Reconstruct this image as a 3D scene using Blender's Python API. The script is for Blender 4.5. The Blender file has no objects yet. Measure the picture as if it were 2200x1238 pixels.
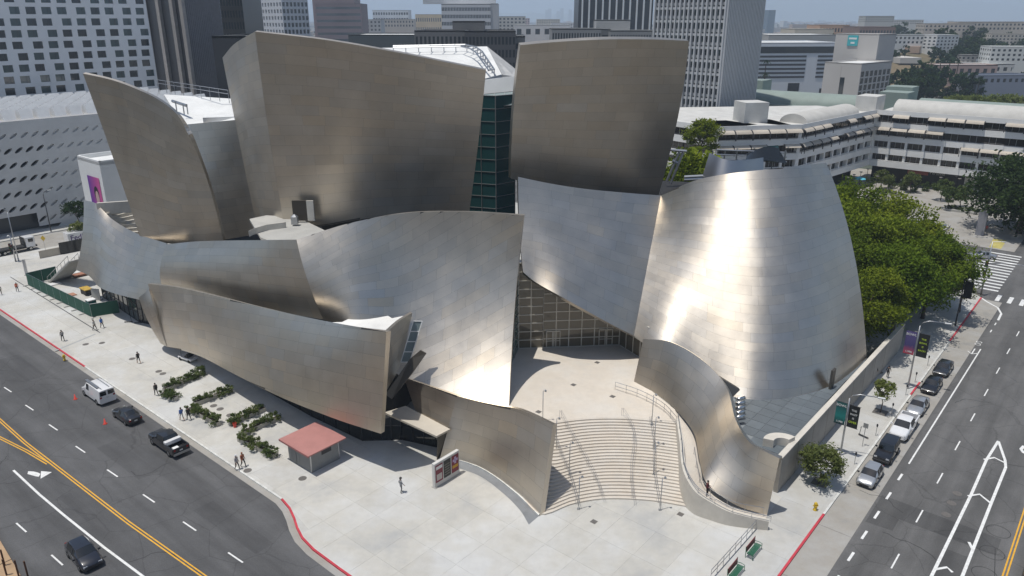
import bpy, bmesh, math, random
import numpy as np
from mathutils import Vector, Matrix, noise as mnoise
random.seed(7)
R = math.radians
SC = bpy.context.scene
COL = SC.collection

# ------------------------------------------------------------------ camera, sky, sun, exposure
CAM_H = 44.0
PITCH = R(19.789)
FPX = 1612.0                      # focal length in photo pixels (2200 wide)
cam_d = bpy.data.cameras.new('camera')
cam_d.sensor_width = 36.0
cam_d.lens = 36.0 * FPX / 2200.0
cam_d.clip_start = 0.5
cam_d.clip_end = 60000.0
cam = bpy.data.objects.new('camera', cam_d)
COL.objects.link(cam)
cam.location = (0, 0, CAM_H)
cam.rotation_euler = (math.pi / 2 - PITCH, 0, 0)
SC.camera = cam

SUN_EL, SUN_AZ = R(75.4), R(24.0)          # shadows fall towards +X, a little away from the camera
world = bpy.data.worlds.new('World')
SC.world = world
world.use_nodes = True
wn = world.node_tree.nodes
sky = wn.new('ShaderNodeTexSky')
sky.sky_type = 'NISHITA'
sky.sun_disc = False
sky.sun_elevation = SUN_EL
sky.sun_rotation = math.atan2(-math.cos(SUN_AZ), -math.sin(SUN_AZ))
sky.altitude = 100
sky.air_density = 1.0
sky.dust_density = 1.2
sky.ozone_density = 1.0
wn['Background'].inputs[1].default_value = 0.12
world.node_tree.links.new(sky.outputs[0], wn['Background'].inputs[0])

sun_d = bpy.data.lights.new('sun', 'SUN')
sun_d.energy = 5.0
sun_d.angle = R(0.53)
sun_d.color = (1.0, 0.965, 0.905)
sun = bpy.data.objects.new('sun', sun_d)
COL.objects.link(sun)
to_sun = Vector((-math.cos(SUN_AZ) * math.cos(SUN_EL), -math.sin(SUN_AZ) * math.cos(SUN_EL), math.sin(SUN_EL)))
sun.rotation_euler = to_sun.to_track_quat('Z', 'Y').to_euler()
sun.location = (-60, -30, 200)

SC.view_settings.view_transform = 'Standard'
SC.view_settings.look = 'None'
SC.view_settings.exposure = -0.42
SC.view_settings.gamma = 1.0
SC.view_settings.use_curve_mapping = False
SC.render.engine = 'CYCLES'
SC.cycles.max_bounces = 6
SC.cycles.diffuse_bounces = 3
SC.cycles.glossy_bounces = 3
SC.cycles.transmission_bounces = 4
SC.cycles.transparent_max_bounces = 6
SC.cycles.volume_bounces = 1
SC.cycles.sample_clamp_indirect = 4.0
SC.cycles.use_denoising = True

# ------------------------------------------------------------------ surveying helpers
CP, SP = math.cos(PITCH), math.sin(PITCH)
def ray(px, py):
    a = (px - 1100) / FPX; b = -(py - 619) / FPX
    return a, CP + b * SP, -SP + b * CP
def Gd(px, py, z=0.0):                     # ground point (or point at height z) seen at a photo pixel
    r = ray(px, py); t = (z - CAM_H) / r[2]
    return Vector((r[0] * t, r[1] * t, z))
def Dp(px, py, Y):                         # point at forward distance Y
    r = ray(px, py); t = Y / r[1]
    return Vector((r[0] * t, Y, CAM_H + r[2] * t))
UA = R(-40.15)
U2 = Vector((math.cos(UA), math.sin(UA), 0)); V2 = Vector((-U2.y, U2.x, 0))
C0 = Vector((9.015, 35.125, 0))            # where the two kerb lines meet
def W(u, v, z=0.0):                        # street frame: u along the left avenue, v along the right street
    p = C0 + U2 * u + V2 * v
    return Vector((p.x, p.y, z))
def toUV(p):
    d = Vector((p[0], p[1], 0)) - C0
    return d.dot(U2), d.dot(V2)

# ------------------------------------------------------------------ mesh collector
class MB:
    def __init__(s): s.v = []; s.f = []; s.m = []; s.sm = []; s.mi = 0; s.smooth = False
    def face(s, idx): s.f.append(tuple(idx)); s.m.append(s.mi); s.sm.append(s.smooth)
    def poly(s, pts):
        b = len(s.v); s.v += [tuple(p) for p in pts]; s.face(range(b, b + len(pts)))
    def box(s, c, size, rz=0.0, M=None):
        sx, sy, sz = size[0] / 2, size[1] / 2, size[2] / 2
        ca, sa = math.cos(rz), math.sin(rz); b = len(s.v)
        for dz in (-sz, sz):
            for dx, dy in ((-sx, -sy), (sx, -sy), (sx, sy), (-sx, sy)):
                p = (c[0] + dx * ca - dy * sa, c[1] + dx * sa + dy * ca, c[2] + dz)
                if M is not None: p = tuple(M @ Vector(p))
                s.v.append(p)
        for q in ((3, 2, 1, 0), (4, 5, 6, 7), (0, 1, 5, 4), (1, 2, 6, 5), (2, 3, 7, 6), (3, 0, 4, 7)):
            s.face([b + i for i in q])
    def obox(s, o, a, b_, c):              # box from corner o and three edge vectors
        o = Vector(o); a = Vector(a); b_ = Vector(b_); c = Vector(c); k = len(s.v)
        for d in (Vector((0, 0, 0)), c):
            for q in (o, o + a, o + a + b_, o + b_): s.v.append(tuple(q + d))
        for q in ((3, 2, 1, 0), (4, 5, 6, 7), (0, 1, 5, 4), (1, 2, 6, 5), (2, 3, 7, 6), (3, 0, 4, 7)):
            s.face([k + i for i in q])
    def prism(s, pts, z0, z1, bottom=True):
        n = len(pts); b = len(s.v)
        s.v += [(p[0], p[1], z0) for p in pts] + [(p[0], p[1], z1) for p in pts]
        s.face(range(b + n, b + 2 * n))
        if bottom: s.face(range(b + n - 1, b - 1, -1))
        for i in range(n):
            j = (i + 1) % n; s.face((b + i, b + j, b + n + j, b + n + i))
    def tube(s, pts, r, n=6, cap=True):    # round bar along a path, r one number or one per point
        P = [Vector(p) for p in pts]; rr = r if isinstance(r, (list, tuple)) else [r] * len(P); b = len(s.v)
        for i, p in enumerate(P):
            d = (P[min(i + 1, len(P) - 1)] - P[max(i - 1, 0)]).normalized()
            up = Vector((0, 0, 1)) if abs(d.z) < .9 else Vector((1, 0, 0))
            x = d.cross(up).normalized(); y = x.cross(d)
            for k in range(n):
                a = 2 * math.pi * k / n
                s.v.append(tuple(p + (x * math.cos(a) + y * math.sin(a)) * rr[i]))
        for i in range(len(P) - 1):
            for k in range(n):
                k2 = (k + 1) % n
                s.face((b + i * n + k2, b + i * n + k, b + i * n + n + k, b + i * n + n + k2))
        if cap:
            s.face([b + k for k in range(n)]); e = b + (len(P) - 1) * n; s.face([e + k for k in range(n - 1, -1, -1)])
    def lathe(s, c, prof, n=12):           # prof: (radius, z)
        b = len(s.v)
        for r, z in prof:
            for k in range(n):
                a = 2 * math.pi * k / n; s.v.append((c[0] + r * math.cos(a), c[1] + r * math.sin(a), c[2] + z))
        for i in range(len(prof) - 1):
            for k in range(n):
                k2 = (k + 1) % n; s.face((b + i * n + k, b + i * n + k2, b + i * n + n + k2, b + i * n + n + k))
        s.face([b + k for k in range(n - 1, -1, -1)]); e = b + (len(prof) - 1) * n; s.face([e + k for k in range(n)])
    def grid(s, P):                        # P[i][j] points
        b = len(s.v); n = len(P[0])
        for row in P: s.v += [tuple(p) for p in row]
        for i in range(len(P) - 1):
            for j in range(n - 1):
                s.face((b + i * n + j, b + i * n + j + 1, b + i * n + n + j + 1, b + i * n + n + j))
    def mesh(s, name, mats):
        me = bpy.data.meshes.new(name)
        me.from_pydata(s.v, [], s.f)
        for m in (mats if isinstance(mats, (list, tuple)) else [mats]): me.materials.append(m)
        if s.f:
            me.polygons.foreach_set('material_index', s.m)
            me.polygons.foreach_set('use_smooth', s.sm)
        me.update()
        return me
    def build(s, name, mats, parent=None, **tags):
        return link(name, s.mesh(name, mats), parent, **tags)

def link(name, me, parent=None, label=None, cat=None, group=None, kind=None, loc=None, rz=0.0):
    o = bpy.data.objects.new(name, me); COL.objects.link(o)
    if parent is not None: o.parent = parent
    if loc is not None: o.location = loc
    if rz: o.rotation_euler = (0, 0, rz)
    tag(o, label, cat, group, kind)
    return o
def tag(o, label=None, cat=None, group=None, kind=None):
    if label: o['label'] = label
    if cat: o['category'] = cat
    if group: o['group'] = group
    if kind: o['kind'] = kind
    return o
def empty(name, loc=(0, 0, 0), rz=0.0, label=None, cat=None, group=None):
    o = bpy.data.objects.new(name, None); COL.objects.link(o)
    o.location = loc; o.rotation_euler = (0, 0, rz); o.empty_display_size = .5
    return tag(o, label, cat, group)
def copy_tree(o, parent=None):
    c = o.copy(); COL.objects.link(c); c.parent = parent
    for ch in list(o.children): copy_tree(ch, c)
    return c
def smooth_all(o):
    for p in o.data.polygons: p.use_smooth = True
    return o
def bevel(o, w=.02, seg=2):
    m = o.modifiers.new('bevel', 'BEVEL'); m.width = w; m.segments = seg; m.limit_method = 'ANGLE'; m.angle_limit = R(40)
    return o

# ------------------------------------------------------------------ procedural materials
MATS = {}
def mat(name, col, rough=.7, metal=0.0, var=.12, scale=.6, bump=0.0, bscale=8.0, spec=.5, col2=None, coat=0.0, emit=0.0, objvar=0.0, detail=5.0):
    if name in MATS: return MATS[name]
    m = bpy.data.materials.new(name); m.use_nodes = True; MATS[name] = m
    N = m.node_tree.nodes; L = m.node_tree.links; b = N['Principled BSDF']
    b.inputs['Roughness'].default_value = rough; b.inputs['Metallic'].default_value = metal
    b.inputs['Specular IOR Level'].default_value = spec
    if coat: b.inputs['Coat Weight'].default_value = coat; b.inputs['Coat Roughness'].default_value = .05
    geo = N.new('ShaderNodeNewGeometry')
    if var or col2:
        no = N.new('ShaderNodeTexNoise'); no.inputs['Scale'].default_value = scale; no.inputs['Detail'].default_value = detail; no.inputs['Roughness'].default_value = .62
        L.new(geo.outputs['Position'], no.inputs['Vector'])
        rp = N.new('ShaderNodeValToRGB'); L.new(no.outputs[0], rp.inputs[0])
        c2 = col2 if col2 else tuple(c * (1 + var) for c in col); c1 = col if col2 else tuple(c * (1 - var) for c in col)
        rp.color_ramp.elements[0].position = .3; rp.color_ramp.elements[1].position = .7
        rp.color_ramp.elements[0].color = (*c1, 1); rp.color_ramp.elements[1].color = (*c2, 1)
        out = rp.outputs[0]
        if objvar:
            oi = N.new('ShaderNodeObjectInfo'); hs = N.new('ShaderNodeHueSaturation')
            mr = N.new('ShaderNodeMapRange'); mr.inputs[3].default_value = 1 - objvar; mr.inputs[4].default_value = 1 + objvar
            L.new(oi.outputs['Random'], mr.inputs[0]); L.new(mr.outputs[0], hs.inputs['Value']); L.new(out, hs.inputs['Color']); out = hs.outputs[0]
        L.new(out, b.inputs['Base Color'])
    else:
        b.inputs['Base Color'].default_value = (*col, 1)
    if bump:
        n2 = N.new('ShaderNodeTexNoise'); n2.inputs['Scale'].default_value = bscale; n2.inputs['Detail'].default_value = 4
        L.new(geo.outputs['Position'], n2.inputs['Vector'])
        bp = N.new('ShaderNodeBump'); bp.inputs['Strength'].default_value = bump; bp.inputs['Distance'].default_value = .02
        L.new(n2.outputs[0], bp.inputs['Height']); L.new(bp.outputs[0], b.inputs['Normal'])
    if emit:
        b.inputs['Emission Color'].default_value = (*col, 1); b.inputs['Emission Strength'].default_value = emit
    return m
def flat(name, col, rough=.6, metal=0.0, **k): return mat(name, col, rough, metal, var=0, **k)

def glass_mat(name, col, rough=.05, spec=.8, objvar=.0):     # dark building glass seen from outside: glossy pane
    if name in MATS: return MATS[name]
    m = mat(name, col, rough, 0, var=.25 if objvar else .0, scale=.15, spec=spec, objvar=objvar)
    m.node_tree.nodes['Principled BSDF'].inputs['IOR'].default_value = 1.55
    return m

def steel_mat():
    m = bpy.data.materials.new('brushed_steel'); m.use_nodes = True
    N = m.node_tree.nodes; L = m.node_tree.links; b = N['Principled BSDF']
    b.inputs['Metallic'].default_value = 1.0
    at = N.new('ShaderNodeAttribute'); at.attribute_name = 'tint'
    geo = N.new('ShaderNodeNewGeometry')
    no = N.new('ShaderNodeTexNoise'); no.inputs['Scale'].default_value = .35; no.inputs['Detail'].default_value = 6; no.inputs['Roughness'].default_value = .65
    L.new(geo.outputs['Position'], no.inputs['Vector'])
    mr = N.new('ShaderNodeMapRange'); mr.inputs[1].default_value = .3; mr.inputs[2].default_value = .7; mr.inputs[3].default_value = .93; mr.inputs[4].default_value = 1.05
    L.new(no.outputs[0], mr.inputs[0])
    mx = N.new('ShaderNodeMix'); mx.data_type = 'RGBA'; mx.blend_type = 'MULTIPLY'; mx.inputs[0].default_value = 1
    L.new(at.outputs['Color'], mx.inputs[6]); L.new(mr.outputs[0], mx.inputs[7])
    L.new(mx.outputs[2], b.inputs['Base Color'])
    r2 = N.new('ShaderNodeMapRange'); r2.inputs[1].default_value = .3; r2.inputs[2].default_value = .7; r2.inputs[3].default_value = STEEL_R - .03; r2.inputs[4].default_value = STEEL_R + .03
    L.new(no.outputs[0], r2.inputs[0]); L.new(r2.outputs[0], b.inputs['Roughness'])
    b.inputs['Anisotropic'].default_value = STEEL_AN
    tg = N.new('ShaderNodeTangent'); tg.direction_type = 'UV_MAP'; tg.uv_map = 'UVMap'
    L.new(tg.outputs[0], b.inputs['Tangent'])
    b.inputs['Anisotropic Rotation'].default_value = STEEL_ROT
    return m
HAZE = 2.0e-4
STEEL_R, STEEL_AN, STEEL_ROT = .395, .35, .25
STEEL_COL = (.605, .548, .468)
M_STEEL = steel_mat()
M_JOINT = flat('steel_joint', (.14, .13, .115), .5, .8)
M_CONC = mat('pale_concrete', (.42, .41, .38), .85, var=.1, scale=.5, bump=.15)
M_WHITE = mat('white_paint', (.74, .74, .72), .7, var=.05, scale=.4)
M_OFFWHITE = mat('limestone', (.58, .545, .48), .8, var=.1, scale=.8, bump=.1)
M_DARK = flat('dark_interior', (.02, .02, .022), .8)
M_ROOFW = mat('white_roofing', (.70, .70, .68), .85, var=.12, scale=.25)
M_METAL = flat('galvanised_metal', (.45, .46, .47), .4, .9)
M_DKMETAL = flat('dark_metal', (.04, .04, .045), .5, .3)
M_FRAME = flat('aluminium_frame', (.40, .40, .39), .45, .6)

ORD = ['first','second','third','fourth','fifth','sixth','seventh','eighth','ninth','tenth','eleventh','twelfth','thirteenth','fourteenth','fifteenth','sixteenth','seventeenth','eighteenth','nineteenth']
TEN = {20:'twentieth',30:'thirtieth',40:'fortieth',50:'fiftieth',60:'sixtieth'}; TENS = {20:'twenty',30:'thirty',40:'forty',50:'fifty',60:'sixty'}
def ordinal(n):
    if n < 20: return ORD[n - 1]
    t = n // 10 * 10; return TEN[t] if n == t else TENS[t] + '-' + ORD[n - t - 1]
def number_labels(group, text):
    """label look-alikes by their order from the left of the view"""
    L_ = [o for o in bpy.data.objects if o.get('group') == group and o.parent is None]
    L_.sort(key=lambda o: o.location.x / max(o.location.y, 1))
    for i, o in enumerate(L_): o['label'] = text.format(ordinal(i + 1))
# ------------------------------------------------------------------ ground, streets, pavements
def asphalt_mat(name, col, seed):
    m = bpy.data.materials.new(name); m.use_nodes = True; MATS[name] = m
    N = m.node_tree.nodes; L = m.node_tree.links; b = N['Principled BSDF']; b.inputs['Roughness'].default_value = .88
    geo = N.new('ShaderNodeNewGeometry')
    vr = N.new('ShaderNodeVectorRotate'); vr.rotation_type = 'Z_AXIS'; vr.inputs['Angle'].default_value = -UA if seed == 1 else -(UA + math.pi / 2); L.new(geo.outputs['Position'], vr.inputs['Vector'])
    mp = N.new('ShaderNodeMapping'); mp.inputs['Scale'].default_value = (.035, .42, 1); mp.inputs['Location'].default_value = (seed * 17, 3, 0)
    L.new(vr.outputs[0], mp.inputs['Vector'])
    n1 = N.new('ShaderNodeTexNoise'); n1.inputs['Scale'].default_value = 1.0; n1.inputs['Detail'].default_value = 6; n1.inputs['Roughness'].default_value = .6; L.new(mp.outputs[0], n1.inputs['Vector'])
    n2 = N.new('ShaderNodeTexNoise'); n2.inputs['Scale'].default_value = .22; n2.inputs['Detail'].default_value = 8; n2.inputs['Roughness'].default_value = .7; L.new(geo.outputs['Position'], n2.inputs['Vector'])
    n3 = N.new('ShaderNodeTexNoise'); n3.inputs['Scale'].default_value = 9; n3.inputs['Detail'].default_value = 3; L.new(geo.outputs['Position'], n3.inputs['Vector'])
    def ramp(src, a, bb, p0=.35, p1=.65):
        r = N.new('ShaderNodeMapRange'); r.inputs[1].default_value = p0; r.inputs[2].default_value = p1; r.inputs[3].default_value = a; r.inputs[4].default_value = bb; L.new(src, r.inputs[0]); return r.outputs[0]
    def mul(a, bb):
        r = N.new('ShaderNodeMath'); r.operation = 'MULTIPLY'; L.new(a, r.inputs[0]); L.new(bb, r.inputs[1]); return r.outputs[0]
    # cracks: thin dark veins
    vo = N.new('ShaderNodeTexVoronoi'); vo.feature = 'DISTANCE_TO_EDGE'; vo.inputs['Scale'].default_value = .16
    wv = N.new('ShaderNodeVectorMath'); wv.operation = 'MULTIPLY_ADD'; wv.inputs[1].default_value = (1.2, 1.2, 1.2); L.new(n2.outputs[1] if len(n2.outputs) > 1 else n2.outputs[0], wv.inputs[0]); L.new(geo.outputs['Position'], wv.inputs[2]); L.new(wv.outputs[0], vo.inputs['Vector'])
    ck = ramp(vo.outputs[0], .7, 1.0, .0, .010)
    k = mul(mul(mul(ramp(n1.outputs[0], .74, 1.18), ramp(n2.outputs[0], .86, 1.12)), ramp(n3.outputs[0], .9, 1.1)), ck)
    mx = N.new('ShaderNodeMix'); mx.data_type = 'RGBA'; mx.blend_type = 'MULTIPLY'; mx.inputs[0].default_value = 1; mx.inputs[6].default_value = (*col, 1); L.new(k, mx.inputs[7])
    L.new(mx.outputs[2], b.inputs['Base Color'])
    bp = N.new('ShaderNodeBump'); bp.inputs['Strength'].default_value = .25; bp.inputs['Distance'].default_value = .02; L.new(n3.outputs[0], bp.inputs['Height']); L.new(bp.outputs[0], b.inputs['Normal'])
    return m
def concrete_mat(name, col, stain, sc=.12, warm=(1.0, .93, .80)):
    m = bpy.data.materials.new(name); m.use_nodes = True; MATS[name] = m
    N = m.node_tree.nodes; L = m.node_tree.links; b = N['Principled BSDF']; b.inputs['Roughness'].default_value = .85
    geo = N.new('ShaderNodeNewGeometry'); oi = N.new('ShaderNodeObjectInfo')
    n1 = N.new('ShaderNodeTexNoise'); n1.inputs['Scale'].default_value = sc; n1.inputs['Detail'].default_value = 7; n1.inputs['Roughness'].default_value = .62; L.new(geo.outputs['Position'], n1.inputs['Vector'])
    n2 = N.new('ShaderNodeTexNoise'); n2.inputs['Scale'].default_value = .9; n2.inputs['Detail'].default_value = 6; n2.inputs['Roughness'].default_value = .7; L.new(geo.outputs['Position'], n2.inputs['Vector'])
    r1 = N.new('ShaderNodeValToRGB'); L.new(n1.outputs[0], r1.inputs[0])
    e = r1.color_ramp.elements; e[0].position = .30; e[0].color = (*[c * (1 - stain) for c in col], 1); e[1].position = .62; e[1].color = (*col, 1)
    x = r1.color_ramp.elements.new(.45); x.color = (*[c * w * (1 - stain * .35) for c, w in zip(col, warm)], 1)
    mr = N.new('ShaderNodeMapRange'); mr.inputs[1].default_value = .3; mr.inputs[2].default_value = .7; mr.inputs[3].default_value = .93; mr.inputs[4].default_value = 1.04; L.new(n2.outputs[0], mr.inputs[0])
    m3 = N.new('ShaderNodeMapRange'); m3.inputs[3].default_value = .955; m3.inputs[4].default_value = 1.03; L.new(oi.outputs['Random'], m3.inputs[0])
    mm = N.new('ShaderNodeMath'); mm.operation = 'MULTIPLY'; L.new(mr.outputs[0], mm.inputs[0]); L.new(m3.outputs[0], mm.inputs[1])
    mx = N.new('ShaderNodeMix'); mx.data_type = 'RGBA'; mx.blend_type = 'MULTIPLY'; mx.inputs[0].default_value = 1; L.new(r1.outputs[0], mx.inputs[6]); L.new(mm.outputs[0], mx.inputs[7])
    L.new(mx.outputs[2], b.inputs['Base Color'])
    return m
M_ASPH = asphalt_mat('asphalt_avenue', (.092, .092, .094), 1)
M_ASPH2 = asphalt_mat('asphalt_street', (.115, .113, .111), 2)
M_PLAZA = concrete_mat('pavement_concrete', (.55, .548, .53), .25, .13, (1.0, .97, .91))
M_SIDE = concrete_mat('sidewalk_concrete', (.50, .50, .485), .2, .2, (1.0, .97, .92))
M_PARK = concrete_mat('parking_lane_concrete', (.36, .35, .33), .25, .25, (1.0, .96, .90))
M_PAVER = concrete_mat('entrance_paving', (.62, .575, .51), .08, .2, (1.0, .97, .93))
M_KERBW = mat('kerb_white', (.60, .60, .57), .8, var=.2, scale=1.5)
M_KERBR = mat('kerb_red', (.50, .045, .065), .7, var=.25, scale=1.2)
M_LINEW = mat('road_paint_white', (.72, .72, .70), .7, var=.16, scale=3.0)
M_LINEY = mat('road_paint_yellow', (.72, .38, .03), .7, var=.16, scale=3.0)
M_CITY = mat('city_ground', (.075, .069, .058), .95, var=.0, scale=.02, col2=(.125, .115, .098), detail=8)

g = MB(); S = 16000.0
g.poly([(-S, -S, -.12), (S, -S, -.12), (S, 26000, -.12), (-S, 26000, -.12)])
link('ground', g.mesh('ground', M_CITY), kind='structure')

AVE_W = 19.2
road = MB(); road.poly([W(-420, -24.5), W(120, -24.5), W(120, -.1), W(-420, -.1)])
avenue = link('avenue_road', road.mesh('avenue_road', M_ASPH), kind='structure')
r2 = MB(); r2.poly([W(-.1, -.1, .004), W(29, -.1, .004), W(29, 420, .004), W(-.1, 420, .004)])
street = link('street_road', r2.mesh('street_road', M_ASPH2), kind='structure')
r3 = MB(); r3.poly([W(-162.6, 0, .004), W(-150.8, 0, .004), W(-150.8, 300, .004), W(-162.6, 300, .004)])
side_street = link('side_street_road', r3.mesh('side_street_road', M_PARK), kind='structure')
r4 = MB(); r4.poly([W(-150.8, 110, .002), W(0, 110, .002), W(0, 141, .002), W(-150.8, 141, .002)])
cross_street = link('cross_street_road', r4.mesh('cross_street_road', M_ASPH2), kind='structure')

# the block's pavement slab (outline in street frame) with the bulb-out at the corner
bulb = [(-43.5, 0), (-41, 0), (-39.2, -.35), (-37.6, -.95), (-36.2, -1.6), (-34.6, -2.15), (-32.5, -2.45), (-29, -2.5), (-8, -2.5), (-3, -1.9), (-.9, .3), (0, 3.5)]
outline = [(-150.6, 0)] + bulb + [(0, 107.5), (-2.5, 110), (-150.6, 110)]
slab = MB(); slab.prism([W(u, v) for u, v in outline], -.1, .115)
pave = link('plaza_pavement', slab.mesh('plaza_pavement', M_SIDE), kind='structure')
# individual cast slabs as pieces of the pavement: large bays, clipped to the outline
from itertools import product
def inside(u, v):
    n = 0; P = outline
    for i in range(len(P)):
        (x1, y1), (x2, y2) = P[i], P[(i + 1) % len(P)]
        if (y1 > v) != (y2 > v) and u < (x2 - x1) * (v - y1) / (y2 - y1) + x1: n += 1
    return n % 2 == 1
def clip_poly(poly, clip):
    out = poly
    for i in range(len(clip)):
        a = clip[i]; b = clip[(i + 1) % len(clip)]; inp = out; out = []
        if not inp: break
        for j in range(len(inp)):
            p = inp[j - 1]; q = inp[j]
            f = lambda t: (b[0] - a[0]) * (t[1] - a[1]) - (b[1] - a[1]) * (t[0] - a[0])
            fp, fq = f(p), f(q)
            if (fp >= 0) != (fq >= 0):
                t = fp / (fp - fq); out.append((p[0] + (q[0] - p[0]) * t, p[1] + (q[1] - p[1]) * t))
            if fq >= 0: out.append(q)
    return out
rs = random.Random(3)
us = [-150.6]
while us[-1] < 0: us.append(min(0, us[-1] + rs.choice((3.1, 3.6, 4.2))))
vs = [-2.6, .5, 4.2, 7.6, 11.2, 15.0, 19, 23, 27, 31.5]
while vs[-1] < 110: vs.append(vs[-1] + 4.5)
def slab_piece(poly, m, parent, z0=.112, z1=.13, gap=.006):
    if len(poly) < 3: return
    cx = sum(p[0] for p in poly) / len(poly); cy = sum(p[1] for p in poly) / len(poly)
    P = []
    for u, v in poly:
        d = math.hypot(u - cx, v - cy) or 1
        k = max(0, 1 - gap * 1.4 / d); P.append(W(cx + (u - cx) * k, cy + (v - cy) * k))
    b = MB(); b.prism(P, z0, z1, False); link('paving_slab', b.mesh('paving_slab', m), parent)
bulbpoly = [(u, v) for u, v in outline]
for i in range(len(us) - 1):
    for j in range(len(vs) - 1):
        u0, u1, v0, v1 = us[i], us[i + 1], vs[j], vs[j + 1]
        cu, cv = (u0 + u1) / 2, (v0 + v1) / 2
        if cv > 31 and -118 < cu < -5: continue
        if -118 < cu < -24 and cv > 24: continue
        if cv > 45 and cu < -118: continue
        if cu > -5.4 and cv > 4: m = M_SIDE
        else: m = M_PLAZA
        cell = [(u0, v0), (u1, v0), (u1, v1), (u0, v1)]
        ins = [inside(*p) for p in [(u0 + .01, v0 + .01), (u1 - .01, v0 + .01), (u1 - .01, v1 - .01), (u0 + .01, v1 - .01)]]
        if all(ins): slab_piece(cell, m, pave)
        elif any(ins):                       # clip against the local kerb edges
            poly = cell
            for a, b in zip(outline[:-1], outline[1:]):
                if min(a[0], b[0]) <= u1 and max(a[0], b[0]) >= u0 and min(a[1], b[1]) <= v1 and max(a[1], b[1]) >= v0:
                    def side(p, a=a, b=b): return (b[0] - a[0]) * (p[1] - a[1]) - (b[1] - a[1]) * (p[0] - a[0])
                    out = []
                    for q in range(len(poly)):
                        p, s_ = poly[q - 1], poly[q]; fp, fq = side(p), side(s_)
                        if (fp >= 0) != (fq >= 0):
                            t = fp / (fp - fq); out.append((p[0] + (s_[0] - p[0]) * t, p[1] + (s_[1] - p[1]) * t))
                        if fq >= 0: out.append(s_)
                    poly = out
                    if len(poly) < 3: break
            slab_piece(poly, m, pave)

# kerbs: runs of stone along the outline, red where painted
def path_strip(pts, off0, off1, z0, z1, name, m, parent):
    b = MB(); P = [Vector((p[0], p[1], 0)) for p in pts]
    L0 = []; L1 = []
    for i in range(len(P)):
        d = (P[min(i + 1, len(P) - 1)] - P[max(i - 1, 0)]).normalized(); n = Vector((d.y, -d.x, 0))
        L0.append(P[i] + n * off0); L1.append(P[i] + n * off1)
    for i in range(len(P) - 1):
        q = [W(p.x, p.y) for p in (L0[i], L1[i], L1[i + 1], L0[i + 1])]
        b.prism(q, z0, z1)
    return b.build(name, m, parent)
path_strip([(-150.6, 0), (-86.5, 0)], -.09, .10, -.05, .15, 'kerb', M_KERBR, pave)
path_strip([(-86.5, 0), (-64, 0)], -.09, .10, -.05, .15, 'kerb', M_KERBW, pave)
path_strip([(-64, 0), (-41, 0)], -.09, .10, -.05, .15, 'kerb', M_KERBW, pave)
path_strip(bulb[1:], -.09, .10, -.05, .15, 'kerb', M_KERBR, pave)
path_strip([(0, 3.5), (0, 31.5)], -.10, .10, -.05, .15, 'kerb', M_KERBR, pave)
for a, b_, m in ((31.5, 62.5, M_KERBW), (62.5, 67, M_KERBR), (67, 84, M_KERBW), (84, 107.5, M_KERBR)):
    path_strip([(0, a), (0, b_)], -.10, .10, -.05, .15, 'kerb', m, pave)
# gutters
path_strip([(-150.6, 0), (-41, 0)] + bulb[2:9], .10, .72, -.05, .008, 'gutter', M_PARK, avenue)
for k in range(12):                              # concrete bays of the parking lane
    v0 = 4 + k * 8.6
    q = MB(); q.prism([W(.1, v0 + .02), W(3.05, v0 + .02), W(3.05, v0 + 8.58), W(.1, v0 + 8.58)], -.05, .012, False)
    q.build('parking_bay', M_PARK, street)
# asphalt patches
M_PATCH = asphalt_mat('asphalt_patch', (.082, .081, .08), 2)
q = MB(); q.prism([W(3.3, 33.0), W(5.6, 33.2), W(5.6, 35.4), W(13.4, 35.4), W(13.4, 38.2), W(3.3, 38.4)], -.05, .010, False); q.build('asphalt_patch', M_PATCH, street)
q = MB(); q.prism([W(9.9, 29), W(11.55, 29), W(11.55, 33.6), W(9.9, 33.6)], -.05, .009, False); q.build('asphalt_patch', M_PATCH, street)

# road paint: one object for each mark
def line(p, q, w, m, parent, z=.006, name='lane_marking'):
    a = Vector((p[0], p[1], 0)); b = Vector((q[0], q[1], 0)); d = (b - a).normalized(); n = Vector((-d.y, d.x, 0)) * w / 2
    s_ = MB(); P = [W(t.x, t.y, z) for t in (a - n, b - n, b + n, a + n)]
    s_.poly(P); return s_.build(name, m, parent)
def polyline(pts, w, m, parent, z=.006, name='lane_marking', off=0.0):
    P = [Vector((p[0], p[1], 0)) for p in pts]; A = []; B = []
    for i in range(len(P)):
        d = (P[min(i + 1, len(P) - 1)] - P[max(i - 1, 0)]).normalized(); n = Vector((-d.y, d.x, 0))
        A.append(P[i] + n * (off - w / 2)); B.append(P[i] + n * (off + w / 2))
    s_ = MB()
    s_.grid([[W(p.x, p.y, z) for p in A], [W(p.x, p.y, z) for p in B]])
    s_.f = [f[::-1] for f in s_.f]
    return s_.build(name, m, parent)
dash = [(-73.9 - 7.2 * k, -9.0 - .02 * k) for k in range(6, 0, -1)] + [(-73.9, -8.99), (-66.63, -8.92), (-59.32, -8.68), (-52.19, -8.29), (-45.11, -7.87), (-38.0, -7.45), (-30.8, -7.05), (-23.6, -6.7)]
for u, v in dash: line((u, v), (u + 2.15, v + .13), .14, M_LINEW, avenue)
for k in range(-6, 6): line((-56.73 + 7.25 * k, -17.92 + .42 * max(k, -1) * .9), (-54.58 + 7.25 * k, -17.8 + .42 * max(k, -1) * .9), .14, M_LINEW, avenue)
yl = [(-130, -12.3), (-79.36, -12.28), (-71.55, -12.22), (-65.19, -11.93), (-59.36, -11.67), (-48.89, -11.2), (-36.92, -10.35), (-20, -9.1), (0, -8.2)]
for o in (-.13, .13): polyline(yl, .12, M_LINEY, avenue, off=o)
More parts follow.
